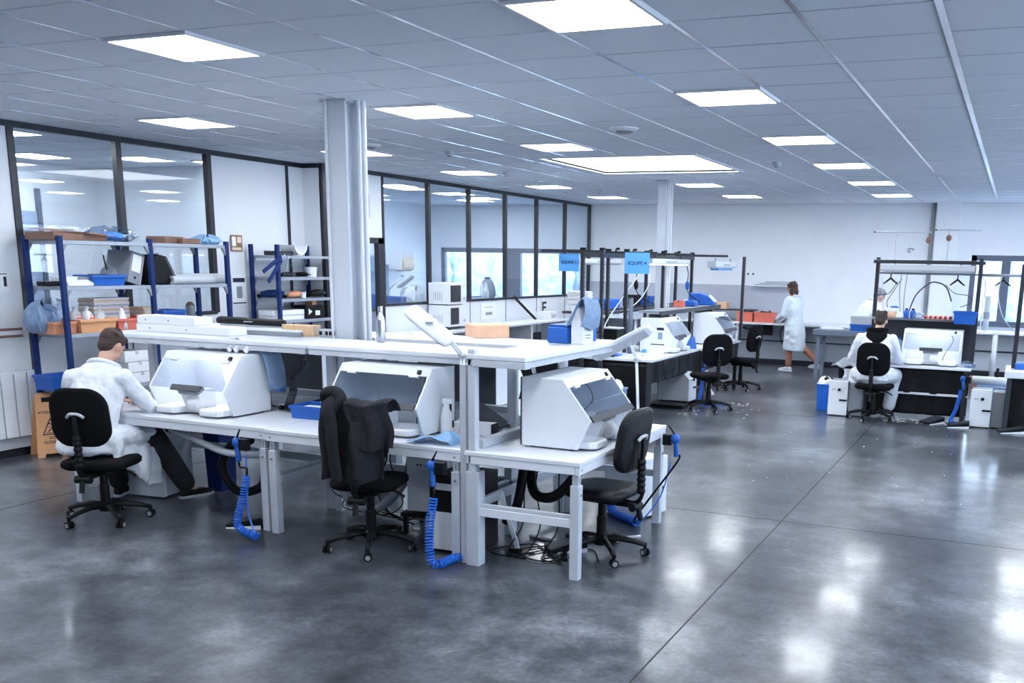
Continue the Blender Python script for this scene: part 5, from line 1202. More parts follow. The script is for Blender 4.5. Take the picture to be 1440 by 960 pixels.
# clutter behind the lit cabinet and above it
t = T('mask_bag', 'clear bag of brown and white parts lying on top of the lit cabinet', 'bag', (-5.42, 5.84, ZB+0.452), R(5))
m = MB(); m.grid(lambda u, v: (0.17*math.cos(2*PI*u)*math.sin(PI*(0.1+v*0.9))**0.6, 0.075*math.sin(2*PI*u)*math.sin(PI*(0.1+v*0.9))**0.6, 0.10*v+0.008*math.sin(9*u*2*PI)), 30, 10, closed_u=True); m.build('film', 'film', t, smooth=True)
MB().ball((-0.05, 0, 0.04), 0.10, 0.05, 0.04, 12, 8).build('brown_pad', 'brown', t, smooth=True)
m = MB()
for x in (-0.02, 0.04, 0.13): m.ball((x, -0.085, 0.024), 0.020, 0.016, 0.022, 8, 6); m.ball((x+0.012, -0.09, 0.045), 0.014, 0.012, 0.010, 8, 6)
m.build('white_clip', 'wplas', t)
t = T('blue_cover', 'blue plastic sheet hanging over the back edge of the lit cabinet', 'cover', (-5.20, 5.91, ZB+0.455), 0)
m = MB(); m.grid(lambda u, v: (-0.10+0.15*u if v < 0.4 else 0.05+0.012*math.sin(9*v), 0.02*math.sin(4*u), (0.004+0.012*math.sin(u*5)) if v < 0.4 else 0.0-0.32*(v-0.4)/0.6), 8, 16); m.bm.clear() if False else None
def bc(u, v):
    k = u*1.0
    if k < 0.4: return (-0.08+0.30*k/1.0, -0.12+0.2*v, 0.006+0.006*math.sin(8*v))
    q = (k-0.4)/0.6; return (0.045+0.02*math.sin(3*q), -0.12+0.2*v+0.05*q, 0.006-0.30*q+0.02*math.sin(6*v))
m = MB(); m.grid(bc, 16, 10); m.build('sheet', 'slate', t, smooth=True, solid=0.004); MB().cyl((0.05, 0.03, -0.29), (0.05, 0.09, -0.28), 0.012, n=8).build('fold_clip', 'blue', t)
t = T('multi_socket', 'white multi-socket strip with black plugs behind the lit cabinet', 'socket strip', (-5.00, 6.02, ZB), 0)
MB().bx(-0.20, 0.20, -0.025, 0.025, 0, 0.045).build('strip', 'wplas', t, bev=0.004)
m = MB()
for x in (-0.15, -0.08, 0.02): m.cyl((x, -0.026, 0.024), (x, -0.065, 0.03), 0.019, n=10)
m.build('plug', 'black', t); m = MB(); m.tube(smooth_path([(-0.15, -0.06, 0.03), (-0.22, -0.10, 0.06), (-0.28, -0.05, 0.16), (-0.24, 0.02, 0.25), (-0.18, 0.03, 0.34)]), 0.008, 6); m.build('lead', 'black', t, smooth=True)
t = T('corrugated_hose', 'grey corrugated suction hose curling up behind the lit cabinet', 'hose', (-5.10, 6.0, ZB+0.06), 0)
pts = smooth_path([(0, 0, 0.0), (0.03, 0.02, 0.10), (0.0, 0.06, 0.20), (0.06, 0.10, 0.28), (0.03, 0.12, 0.40)], 12)
m = MB(); m.tube(pts, [0.034 if i % 2 else 0.028 for i in range(len(pts))], 10); m.build('hose', 'dgrey', t); MB().lathe([(0.036, -0.05), (0.036, 0.0)], (0, 0, 0), 12).build('cuff', 'black', t)
for lab, x0, y0, x1, y1, z in (('thin dark blue air line rising from the bench to the rear panel', -4.98, 6.0, -4.74, 6.5, 1.10), ('black lead rising from the socket strip between the bench posts', -4.92, 6.0, -4.60, 6.3, 0.92)):
    cable('air_line', lab, [(x0, y0, ZB+0.06), (0.5*(x0+x1)-0.03, (y0+y1)/2, ZB+0.12), (x1, y1, z)], 0.006, 'rackblue' if 'blue' in lab else 'black')
# under the end shelf: folded board, carton strip
t = T('tilted_board', 'dark tilted tray propped under the end shelf behind the corner post', 'tray', (-3.33, 6.02, ZB), R(-14))
m = MB(); m.hexa([(-0.22, -0.10, 0.16), (0.10, -0.10, 0.02), (0.10, 0.10, 0.02), (-0.22, 0.10, 0.16), (-0.215, -0.10, 0.18), (0.115, -0.10, 0.035), (0.115, 0.10, 0.035), (-0.215, 0.10, 0.18)]); m.build('tray', 'dgrey', t); MB().bx(-0.20, -0.17, -0.09, 0.09, 0.0, 0.15).build('prop', 'black', t)
t = T('parts_box', 'white and peach carton under the tilted dark tray', 'box', (-3.32, 5.80, ZB), R(4)); MB().bx(-0.16, 0.13, -0.05, 0.05, 0, 0.085).build('body', 'paper', t, bev=0.003); MB().cyl((-0.06, -0.052, 0.02), (-0.06, -0.05, 0.02), 0.055, n=20).build('round_print', 'peach', t); MB().bx(0.131, 0.14, -0.05, 0.05, 0, 0.085).build('end_cap', 'black', t)
t = T('spare_nozzle', 'white and blue nozzle hanging from the end shelf frame', 'nozzle', (-3.0, 6.0, 1.24), 0)
m = MB(); m.tube([(0, 0, 0), (0.02, 0.01, -0.08), (0.04, 0.02, -0.13)], [0.016, 0.014, 0.008], 8); m.build('tip', 'wplas', t, smooth=True); m = MB(); m.tube([(0.04, 0.02, -0.13), (0.05, 0.02, -0.26), (0.04, 0.02, -0.32)], [0.014, 0.017, 0.012], 8); m.build('grip', 'slate', t, smooth=True); m = MB(); m.tube(smooth_path([(0.04, 0.02, -0.32), (0.02, 0.03, -0.42), (-0.01, 0.05, -0.50)]), 0.006, 6); m.build('line', 'rackblue', t, smooth=True)

# coiled hoses
def q(px, py, Y): return at_y(px, py, Y)
air_hose('blue coiled air hose with blow gun on the first bench leg, beside the worker', q(333, 622, 5.18), [q(347, 668, 5.14), q(342, 700, 5.12), q(334, 738, 5.08), (q(352, 748, 5.0).x, 5.06, 0.034)], 30, [(q(352, 748, 5.0).x, 5.06, 0.03), q(349, 720, 5.13), q(347, 680, 5.16), q(346, 640, 5.2)])
air_hose('blue coiled air hose with blow gun on the leg beside the jacket chair', q(607, 655, 5.16), [q(610, 700, 5.12), q(604, 740, 5.10), (q(597, 778, 5.0).x, 5.07, 0.06), (q(612, 790, 5.05).x, 5.10, 0.034), (-3.18, 5.25, 0.034), (-3.09, 5.38, 0.04)], 40, None, 0.026)
g3 = q(950, 617, 6.72); air_hose('blue air hose with blow gun on the far leg of the end workbench', g3, [(g3.x-0.25, 6.62, 0.035), (-2.50, 6.68, 0.034), (-2.72, 6.85, 0.036), (-2.76, 6.95, 0.14), (-2.75, 6.98, 0.22)], 34, [(g3.x-0.03, 6.72, 0.5), (g3.x-0.08, 6.66, 0.25), (g3.x-0.20, 6.6, 0.06), (g3.x-0.25, 6.62, 0.035)], 0.026, hs=-1)

# suction hoses under the benches
def big_hose(label, pts, r, mt):
    P = [Vector(p) for p in pts]; o = P[0].copy(); sp = smooth_path([p-o for p in P], 10)
    t = T('suction_hose', label, 'hose', o, 0, 'suction hoses under the benches'); m = MB(); m.tube(sp, r, 10); m.build('hose', mt, t, smooth=True)
    m = MB(); m.tube([sp[0], sp[1], sp[2]], r*1.15, 10); m.build('cuff', 'black' if mt != 'black' else 'dgrey', t, smooth=True); return t
big_hose('thick black suction hose sagging below the end workbench', [(-2.92, 5.92, 0.72), (-2.90, 5.80, 0.55), (-2.80, 5.66, 0.42), (-2.62, 5.58, 0.44), (-2.46, 5.56, 0.60), (-2.42, 5.58, 0.69)], 0.034, 'black')
big_hose('thick black suction hose dropping behind the front rail of the end workbench', [(-2.96, 5.86, 0.72), (-2.93, 5.74, 0.55), (-2.92, 5.66, 0.38), (-2.98, 5.70, 0.26), (-3.10, 5.82, 0.16)], 0.033, 'black')
big_hose('grey suction hose running below the first bench to the leg', [(-5.95, 5.60, 0.60), (-5.55, 5.45, 0.585), (-5.15, 5.36, 0.53), (-4.86, 5.42, 0.53)], 0.026, 'lgrey')
big_hose('black looped suction hose under the first bench next to the seated worker', [(-4.98, 5.62, 0.68), (-5.02, 5.62, 0.40), (-5.10, 5.64, 0.22), (-5.35, 5.66, 0.16), (-5.50, 5.68, 0.32), (-5.42, 5.70, 0.50), (-5.22, 5.70, 0.56)], 0.034, 'black')
big_hose('grey looped suction hose under the middle bench behind the jacket chair', [(-3.95, 5.95, 0.55), (-3.92, 5.80, 0.36), (-4.08, 5.72, 0.17), (-4.34, 5.74, 0.16), (-4.46, 5.78, 0.34), (-4.40, 5.82, 0.50), (-4.25, 5.9, 0.62)], 0.034, 'mgrey')
# units below the benches
filter_unit('pale grey filter unit under the first bench beside the worker feet', (-6.33, 5.84, 0), R(6), 0.36, 0.36, 0.50, side='lgrey')
filter_unit('grey filter unit under the middle bench behind the jacket chair', (-3.72, 5.90, 0.16), R(12), 0.30, 0.34, 0.46, side='lgrey')
t = T('equipment_stand', 'low black stand below the grey filter unit under the middle bench', 'stand', (-3.72, 5.90, 0), R(12)); MB().bx(-0.2, 0.2, -0.19, 0.19, 0.13, 0.158).build('top', 'black', t, bev=0.004)
for x in (-0.17, 0.17):
    for y in (-0.16, 0.16): MB().bx(x-0.015, x+0.015, y-0.015, y+0.015, 0, 0.13).build('leg', 'black', t)
t = T('filter_unit', 'black and white filter unit standing between the middle bench leg and the corner post', 'filter unit', (-3.32, 5.62, 0), R(2), 'dust filter units')
MB().bx(-0.16, 0.16, -0.19, 0.2, 0.0, 0.52).build('casing', 'black', t, bev=0.006); MB().bx(-0.155, 0.13, -0.197, -0.19, 0.02, 0.28).build('front_panel', 'white', t, bev=0.002); MB().bx(-0.12, 0.02, -0.196, -0.19, 0.43, 0.475).build('rating_label', 'paper', t); MB().bx(0.03, 0.15, -0.215, -0.197, 0.23, 0.262).build('latch', 'black', t, bev=0.004)
filter_unit('white filter unit under the end workbench behind the empty chair', (-2.60, 7.03, 0), R(74), 0.34, 0.36, 0.46, side='white')
MB()
t = crate('waste_bin', 'dark blue plastic bin under the first bench behind the pale grey unit', 'bin', (-5.98, 6.16, 0), 0, 0.17, 0.2, 0.50, 'rackblue', None, 0.85)
# pedals and cables
pedal('black foot pedal with a white side strip near the first coiled hose', (-4.98, 5.36, 0), R(-70)); pedal('black foot pedal lying below the end workbench', (-2.66, 5.85, 0), R(-50))
cs = ['black', 'dgrey']
for i in range(9):
    x = -4.45+0.11*i if i < 5 else -2.95+0.13*(i-5); y = 5.95-0.03*i if i < 5 else 5.8; s = 1 if i % 2 else -1
    lab = ['tangled black mains lead under the middle bench, next to the left-side legs', ][0] if False else None
    if i < 5: cable('power_cable', 'thin black cables hanging below the middle bench', [(x, y, 0.70), (x+0.03*s, y-0.03, 0.5), (x-0.05*s, y-0.05, 0.3), (x+0.06*s, y-0.1, 0.09+0.02*i), (x+0.2, y-0.02*i, 0.06), (x+0.28*s, y+0.06, 0.16), (x+0.1, y+0.10, 0.36)], 0.005, 'black', group='cables below the middle bench')
    else: cable('power_cable', 'thin black cables hanging below the end workbench to the floor coil', [(x, y, 0.70), (x+0.02*s, y-0.05, 0.45), (x+0.05, y-0.12, 0.20), (x-0.02, y-0.2, 0.012), (x+0.14*s, y-0.12, 0.008), (x+0.02, y-0.28, 0.008), (x-0.16, y-0.2, 0.008), (x+0.05, y-0.05+0.02*i, 0.008), (x+0.22, y-0.12, 0.008)], 0.005, 'black', group='cables below the end workbench')
cable('floor_hose', 'pale grey hose lying on the floor below the end workbench', [(-3.02, 6.02, 0.012), (-2.75, 5.98, 0.012), (-2.55, 6.10, 0.014), (-2.3, 6.35, 0.014)], 0.012, 'lgrey', 'hose', n=8)
cable('floor_hose', 'pale grey pipe on the floor below the middle bench', [(-4.6, 6.0, 0.06), (-4.1, 5.95, 0.05), (-3.6, 5.9, 0.05), (-3.3, 5.86, 0.04)], 0.013, 'lgrey', 'hose', n=8)
t = T('strap_board', 'white strip leaning on the corner post below the end workbench', 'strip', (-2.98, 5.62, 0), 0); m = MB(); m.bar((-0.06, 0, 0.42), (0.06, 0.02, 0.03), 0.035, 0.008); m.build('strip', 'white', t, bev=0.003); MB().bx(-0.0, 0.08, 0.0, 0.05, 0, 0.03).build('foot', 'black', t)
# ------------------------------------------------------------------ black skirted benches in the middle of the room
def perf_post(m, x, y, z0, z1, s=0.045):
    m.bx(x-s/2, x+s/2, y-s/2, y+s/2, z0, z1)
    z = z0+0.05
    while z < z1-0.04: m.bx(x-s/2-0.0006, x+s/2+0.0006, y-0.006, y+0.006, z, z+0.022, mi=1); z += 0.055
def sheet_panel(name, t, p0, p1, z0, z1, mt='skirt', amp=0.012, n=26):
    p0 = Vector((*p0, 0)); p1 = Vector((*p1, 0)); d = p1-p0; nrm = Vector((-d.y, d.x, 0)).normalized(); ph = p0.x*5+p1.y*3
    m = MB(); m.grid(lambda u, v: p0+d*u+nrm*(amp*(math.sin(u*d.length*17+ph)+0.6*math.sin(u*d.length*41+v*5+ph))*(0.4+0.6*v))+V3(0, 0, z1-(z1-z0)*v), n, 10)
    return m.build(name, mt, t, smooth=True, solid=0.004)
def island_bench(label, x0, x1, y0, y1, z, sides, group, plinth=True):
    t = T('skirted_bench', label, 'workbench', ((x0+x1)/2, (y0+y1)/2, 0), 0, group); ox, oy = t.location.x, t.location.y
    MB().bx(x0-ox, x1-ox, y0-oy, y1-oy, z-0.032, z).build('worktop', 'bench', t, bev=0.004)
    for sx in (x0+0.06, x1-0.06):
        for sy in (y0+0.06, y1-0.06): MB().bx(sx-ox-0.025, sx-ox+0.025, sy-oy-0.025, sy-oy+0.025, 0, z-0.032).build('leg', 'dgrey', t)
    for nm, a, b, za, zb in sides: sheet_panel(nm, t, (a[0]-ox, a[1]-oy), (b[0]-ox, b[1]-oy), za, zb)
    return t
BI = island_bench('black skirted white bench with the printed cabinet, first of the island', -5.28, -4.05, 11.42, 13.36, 0.755,
    [('front_skirt', (-5.26, 11.46), (-4.08, 11.46), 0.02, 0.72), ('upper_skirt', (-4.09, 11.46), (-4.09, 13.34), 0.45, 0.72), ('rear_skirt', (-4.75, 11.5), (-4.75, 13.34), 0.02, 0.72)], 'black skirted island benches')
BJ = island_bench('black skirted white bench behind the empty black chair of the island', -4.56, -3.95, 13.42, 15.32, 0.755,
    [('front_skirt', (-4.54, 13.46), (-4.2, 13.46), 0.02, 0.72), ('upper_skirt', (-3.99, 13.46), (-3.99, 15.30), 0.45, 0.72), ('rear_skirt', (-4.52, 13.5), (-4.52, 15.28), 0.02, 0.72)], 'black skirted island benches')
m = MB(); perf_post(m, 0.30, 0.93, 0.755, 2.05); m.build('corner_post', ['frame', 'lgrey'], BJ)
island_bench('dark skirted bench on the far side of the island, below the paper stack', -6.62, -5.40, 11.55, 13.4, 0.755,
    [('front_skirt', (-6.60, 11.58), (-5.42, 11.58), 0.02, 0.72)], 'black skirted island benches')
MB().bx(-4.55, -3.98, 12.60, 13.32, 0.0, 0.045)
t = T('bench_plinth', 'black plinth on the floor below the grey filter unit of the island', 'plinth', (-4.22, 12.98, 0), 0); MB().bx(-0.30, 0.22, -0.42, 0.40, 0, 0.04).build('board', 'black', t, bev=0.006); MB().bx(-0.28, 0.20, -0.40, 0.38, 0.0405, 0.045).build('mat', 'dgrey', t)
filter_unit('grey filter unit with a white sloped front under the island bench', (-4.24, 13.02, 0.046), PI/2, 0.34, 0.44, 0.42, side='lgrey', chamfer=True)
cabinet('lit white extraction cabinet with black lettering on the first island bench', (-4.36, 12.75, 0.757), PI/2, 0.74, lit=True, printed=True)
cabinet('white extraction cabinet with a clear window beyond the empty island chair', (-4.17, 14.50, 0.757), PI/2, 0.72, film=True)
# overhead frame
YS = (11.36, 12.19, 13.66, 15.03)
t = T('overhead_frame', 'dark slotted post frame carrying beams and lamps over the island benches', 'frame', (-4.85, 11.36, 0), 0)
for y in YS:
    for x in (0.13, -0.13):
        m = MB(); perf_post(m, x, y-11.36, 0.0, 2.07, 0.042); m.build('post', ['frame', 'mgrey'], t)
        MB().bx(x-0.03, x+0.03, y-11.36-0.03, y-11.36+0.03, 2.07, 2.10).build('post_cap', 'black', t)
for x in (0.13, -0.13): MB().bx(x-0.03, x+0.03, -0.02, 3.70, 1.985, 2.035).build('beam', 'frame', t, bev=0.003)
for y, a, b in ((0.0, -0.70, 0.13), (0.83, -0.7, 0.55), (2.30, -0.7, 0.55), (3.67, -0.13, 0.70)):
    MB().bx(a, b, y-0.022, y+0.022, 2.036, 2.07).build('cross_arm', 'frame', t, bev=0.003)
for i in range(5): 
    m = MB(); m.tube(smooth_path([(0.13, 0.45+i*0.62, 2.036), (0.13, 0.45+i*0.62, 2.09), (0.16, 0.45+i*0.62, 2.10)]), 0.012, 6); m.ball((0.16, 0.45+i*0.62, 2.095), 0.022, 0.022, 0.018, 8, 6); m.build('hook', 'black', t)
t = T('upper_shelf', 'dark upper shelf between the slotted posts of the island', 'shelf', (-4.95, 13.5, 1.30), 0)
MB().bx(-0.42, -0.16, -1.9, 1.9, -0.03, 0).build('board', 'dgrey', t, bev=0.003); MB().bx(0.30, 0.62, -1.0, 1.9, -0.03, 0).build('front_board', 'mgrey', t, bev=0.003); MB().bx(0.60, 0.622, -1.0, 1.9, -0.06, -0.001).build('edge_rail', 'dgrey', t)
MB().bx(-0.158, -0.06, -1.7, 1.84, -0.06, -0.035).build('support', 'dgrey', t)
for y in (-0.6, 1.5): MB().bx(0.31, 0.60, y-0.02, y+0.02, -0.12, -0.061).build('bracket', 'dgrey', t)
def tube_lamp(label, a, b, w, h, lit, blue=False, cap=None):
    a = Vector(a); b = Vector(b); c = (a+b)/2; l = (b-a).length/2; t = T('tube_lamp', label, 'lamp', c, math.atan2(b.y-a.y, b.x-a.x), 'long bench lamps')
    m = MB(); m.prism([(-w/2, h), (w/2, h), (w/2, 0.25*h), (w/2-0.01, 0), (-w/2+0.01, 0), (-w/2, 0.25*h)], 'x', -l, l); m.build('housing', 'lgrey' if cap else 'wplas', t, bev=0.004)
    MB().bx(-l+0.04, l-0.04, -w/2+0.02, w/2-0.02, -0.012, 0.004).build('diffuser', 'tubeon' if lit else 'lgrey', t)
    m = MB(); m.bx(-l*0.3, l*0.3, -w/2-0.001, -w/2, h*0.3, h*0.6); m.build('nameplate', 'lgrey', t)
    MB().bx(-l-0.012, -l, -w/2, w/2, 0, h).bx(l, l+0.012, -w/2, w/2, 0, h).build('end_cap', cap or 'lgrey', t)
    m = MB()
    for x in (-l*0.7, l*0.7): m.cyl((x, 0, h), (x, 0, h+0.05), 0.006, n=6)
    m.build('hanger', 'black', t)
    if blue: MB().bx(-l*0.75, l*0.55, -0.06, 0.06, -0.04, -0.012).build('blue_strip', 'sign', t)
    return t
tube_lamp('white bench lamp hung below the island frame beside the blue sign', (-4.45, 12.25, 1.915), (-4.45, 13.85, 1.915), 0.13, 0.07, True)
tube_lamp('white bench lamp at the far end of the island frame with a blue strip', (-4.20, 14.35, 1.88), (-4.20, 15.55, 1.88), 0.13, 0.09, False, True)
tube_lamp('white bench lamp on the other side of the island frame', (-5.45, 12.3, 1.90), (-5.45, 13.7, 1.90), 0.13, 0.07, False)
for lab, num, px, py, Yv, w, h, tl in (('blue hanging card reading EQUIPE 1 on the end arm of the island frame', '1', 800, 369, 11.55, 0.26, 0.215, 0.06), ('blue hanging card reading EQUIPE 4 on the beam of the island frame', '4', 896, 370, 11.95, 0.32, 0.265, -0.02)):
    p = at_y(px, py, Yv); t = T('hanging_sign', lab, 'sign', p, math.atan2(-p.x, p.y)*0.55)
    MB().bx(-w/2, w/2, -0.003, 0.003, -h/2, h/2).build('card', 'sign', t)
    o = text('EQUIPE '+num, w*0.185, 'lettering', 'ink', t, (0, -0.0036, 0.0), (PI/2, 0, 0))
    m = MB()
    for x in (-w*0.4, w*0.4): m.cyl((x, 0, h/2-0.01), (x, 0, 2.04-p.z), 0.003, n=6)
    m.build('cord', 'black', t)
# things on the island
ZI = 1.301
t = paper_stack('white ruffled stack of paper sheets on the island end shelf', (-5.24, 11.86, ZI), 0.1, 12, 0.28, 0.22, ['paper'])
def onshelf(px, py, X, z=ZI): p = at_x(px, py, X); return (X, p.y, z)
crate('storage_bin', 'blue plastic bin on the dark island shelf between two slotted posts', 'bin', (-5.24, 12.75, ZI), 0, 0.28, 0.50, 0.12, 'hose', None, 0.9)
carton('black_box', 'black box on the dark island shelf beside the round white column', 'box', (-5.24, 13.78, ZI), 0, 0.20, 0.22, 0.16, 'black', None, False)
crate('storage_bin', 'small dark blue bin on the dark island shelf behind the white column', 'bin', (-5.22, 14.30, ZI), 0, 0.22, 0.26, 0.13, 'blue')
t = T('cardboard_tube', 'dark grey upright tube standing in front of the island shelf', 'tube', (-4.62, 12.12, 0.757), 0); MB().cyl((0, 0, 0), (0, 0, 0.72), 0.032, n=14).build('tube', 'wframe', t, smooth=True); MB().cyl((0, 0, 0.72), (0, 0, 0.735), 0.034, n=14).build('cap', 'black', t)
t = T('wrapped_blue_case', 'rounded blue case with a white stripe at the end of the island shelf', 'case', (-4.52, 15.0, ZI), R(10))
m = MB(); m.prism([(-0.20, 0), (0.22, 0), (0.20, 0.06), (0.10, 0.15), (-0.02, 0.19), (-0.20, 0.18)], 'y', -0.16, 0.16); m.build('body', 'blue', t, bev=0.02, seg=3); MB().prism([(0.205, 0.05), (0.215, 0.055), (0.115, 0.155), (0.105, 0.15)], 'y', -0.165, 0.165).build('white_stripe', 'white', t)
t = T('blue_bottle_pack', 'small blue and white pack in front of the rounded blue case', 'pack', (-4.50, 14.35, ZI), 0); MB().bx(-0.07, 0.09, -0.09, 0.09, 0, 0.085).build('body', 'blue', t, bev=0.02, seg=3); MB().bx(-0.09, -0.071, -0.08, 0.08, 0, 0.10).build('paper', 'paper', t)
carton('red_box', 'small red box on the island shelf between the slotted posts', 'box', (-4.55, 13.95, ZI), 0, 0.14, 0.12, 0.09, 'red', None, True, 'dgrey')
for lab, pts in (('white balancer cord hanging from the island frame towards the blue bin', [(-4.62, 12.45, 1.98), (-4.62, 12.42, 1.80), (-4.75, 12.2, 1.5), (-4.85, 11.9, 1.20), (-4.88, 11.8, 1.02)]), ('second white cord hanging in a bow from the island frame', [(-4.60, 12.5, 1.95), (-4.50, 12.5, 1.72), (-4.60, 12.4, 1.45), (-4.80, 12.1, 1.22)])):
    cable('balancer_line', lab, pts, 0.0065, 'white', 'balancer line')
for i, (x, y, z) in enumerate(((-4.98, 13.2, 1.92), (-4.7, 14.7, 1.9))):
    t = T('hanging_gripper', ('black hanging tool behind the blue sign below the island frame', 'dark blue hanging tool between the posts near the end of the island')[i], 'hanging tool', (x, y, z), 0)
    m = MB(); m.tube(smooth_path([(0, 0, 0.11), (0, 0, 0.0), (0.03, 0, -0.12), (0.02, 0, -0.25)]), 0.008, 6); m.build('line', 'black', t, smooth=True)
    m = MB(); m.ball((0.02, 0, -0.30), 0.035, 0.03, 0.07, 10, 8); m.build('tool_head', ['black', 'blue'][i], t, smooth=True)
    m = MB(); m.tube(smooth_path([(0.02, 0, -0.36), (0.06, 0.02, -0.44), (0.16, 0.1, -0.52), (0.22, 0.2, -0.56)]), 0.007, 6); m.build('tail', 'black', t, smooth=True)
# desk-top things on the first island bench
t = T('blue_tray', 'pale blue tray on the corner of the first island bench under the lamp', 'tray', (-4.72, 11.70, 0.757), R(5)); MB().bx(-0.13, 0.13, -0.09, 0.09, 0, 0.02).build('base', 'hose', t, bev=0.004); MB().bx(-0.12, 0.02, -0.06, 0.06, 0.0205, 0.09).build('box', 'sign', t, bev=0.004)
t = T('spray_can', 'small white pot with a light blue lid on the island bench corner', 'pot', (-4.30, 11.80, 0.757), 0); MB().lathe([(0.030, 0), (0.032, 0.05), (0.028, 0.055)], n=14).build('body', 'wplas', t, smooth=True); MB().lathe([(0.034, 0.05), (0.034, 0.085), (0.022, 0.095)], n=14).build('lid', 'sign', t)
carton('white_box', 'low white box beside the blue lidded pot on the island bench', 'box', (-4.20, 11.95, 0.757), R(10), 0.22, 0.12, 0.05, 'paper', None, False)
t = T('blue_folder', 'blue folder leaning between the two island cabinets', 'folder', (-4.22, 13.30, 0.757), 0); m = MB(); m.hexa([(-0.16, -0.01, 0), (0.16, -0.01, 0), (0.16, 0.01, 0), (-0.16, 0.01, 0), (-0.16, 0.07, 0.16), (0.10, 0.07, 0.16), (0.10, 0.09, 0.16), (-0.16, 0.09, 0.16)]); m.build('cover', 'blue', t); MB().bx(-0.15, 0.10, 0.012, 0.03, 0, 0.02).build('stand', 'sign', t)
t = T('black_tank', 'black drive box mounted at the end of the island below the shelf', 'box', (-4.62, 11.52, 0.98), R(-8)); MB().bx(-0.10, 0.10, -0.08, 0.08, 0, 0.13).build('body', 'black', t, bev=0.008); MB().bx(-0.11, 0.11, -0.09, 0.09, 0.131, 0.15).build('lid', 'lgrey', t, bev=0.004); MB().bx(-0.02, 0.02, -0.02, 0.02, -0.223, 0).build('bracket', 'dgrey', t)
MB()
t = T('equipment_bench_clutter', 'dark motor unit with grey rings on the bench end by the slotted post', 'motor', (-5.02, 11.66, 0.757), 0)
m = MB(); m.lathe([(0.07, 0), (0.075, 0.02), (0.06, 0.03), (0.06, 0.15), (0.08, 0.16), (0.08, 0.20), (0.03, 0.22)], n=16); m.build('drum', 'dgrey', t); m = MB(); m.lathe([(0.082, 0.155), (0.092, 0.165), (0.082, 0.175)], n=16); m.build('ring', 'lgrey', t); m = MB(); m.tube(smooth_path([(0.03, -0.05, 0.10), (0.14, -0.12, 0.12), (0.24, -0.10, 0.02), (0.34, -0.03, 0.015)]), 0.008, 6); m.build('lead', 'black', t, smooth=True)
bag('waste_bag', 'white crumpled bag hanging on the grey-blue bin at the island end', (-4.42, 11.12, 0.33), 0.2, 0.20, 0.18, 0.17, 'wplas')
crate('waste_bin', 'grey-blue plastic bin at the end of the island bench', 'bin', (-4.42, 11.12, 0), R(8), 0.26, 0.24, 0.42, 'slate', None, 0.85)
air_hose('blue air hose hanging below the island bench beside the empty chair', (-3.93, 13.25, 0.66), [(-3.92, 13.2, 0.50), (-3.90, 13.1, 0.25), (-3.86, 12.9, 0.05), (-3.70, 12.9, 0.035), (-3.5, 13.0, 0.035)], 34, None, 0.022)
t = T('vacuum_hose', 'white hose fitting below the island bench near the empty chair', 'hose', (-4.0, 13.55, 0.2), 0); m = MB(); m.tube(smooth_path([(0, 0, 0.2), (0.06, 0.0, 0.12), (0.05, 0.02, 0.0), (0.12, 0.05, -0.12)]), 0.03, 8); m.build('hose', 'white', t, smooth=True); MB().cyl((0, 0, 0.16), (0, 0, 0.24), 0.045, n=12).build('cuff', 'lgrey', t)

# ------------------------------------------------------------------ bench of the worker with the black hood
t = island_bench('white bench with black plastic skirts where the person with the black hood sits', -1.76, -0.42, 13.18, 14.0, 0.70,
    [('upper_skirt', (-1.72, 13.30), (-0.44, 13.30), 0.34, 0.66), ('lower_skirt', (-1.72, 13.42), (-0.5, 13.42), 0.05, 0.33)], 'benches of the second team')
ox, oy = t.location.x, t.location.y
MB().bx(-0.65, 0.66, -0.30, -0.265, 0.32, 0.35).build('foot_rail', 'white', t, bev=0.003); MB().bx(-0.65, 0.66, 0.33, 0.36, 0.70, 1.24).build('rear_screen', 'dgrey', t)
for x in (-0.64, 0.655): 
    m = MB(); perf_post(m, x, 0.20 if x < 0 else -0.05, 0.70, 2.06, 0.05); m.build('slotted_post', ['frame', 'lgrey'], t)
MB().bx(-0.66, 0.68, 0.10, 0.40, 1.25, 1.28).build('upper_shelf', 'mgrey', t, bev=0.003); 
MB().bx(-0.68, 0.70, 0.02, 0.24, 1.985, 2.03).build('top_beam', 'frame', t, bev=0.004)
m = MB(); m.cyl((0.655, -0.05, 1.86), (1.20, -0.05, 1.86), 0.018, n=10); m.build('side_bar', 'mgrey', t, smooth=True)
m = MB(); m.cyl((-0.60, 0.10, 1.86), (0.655, 0.10, 1.86), 0.013, n=10); m.build('hanger_bar', 'mgrey', t, smooth=True)
tube_lamp('long white lamp with a brown end cap below the beam of the second team bench', (-1.66, 13.52, 1.885), (-0.50, 13.52, 1.885), 0.14, 0.085, False, False, 'brown')
cabinet('lit white extraction cabinet beside the person with the black hood', (-0.93, 13.55, 0.702), 0, 0.72, lit=True)
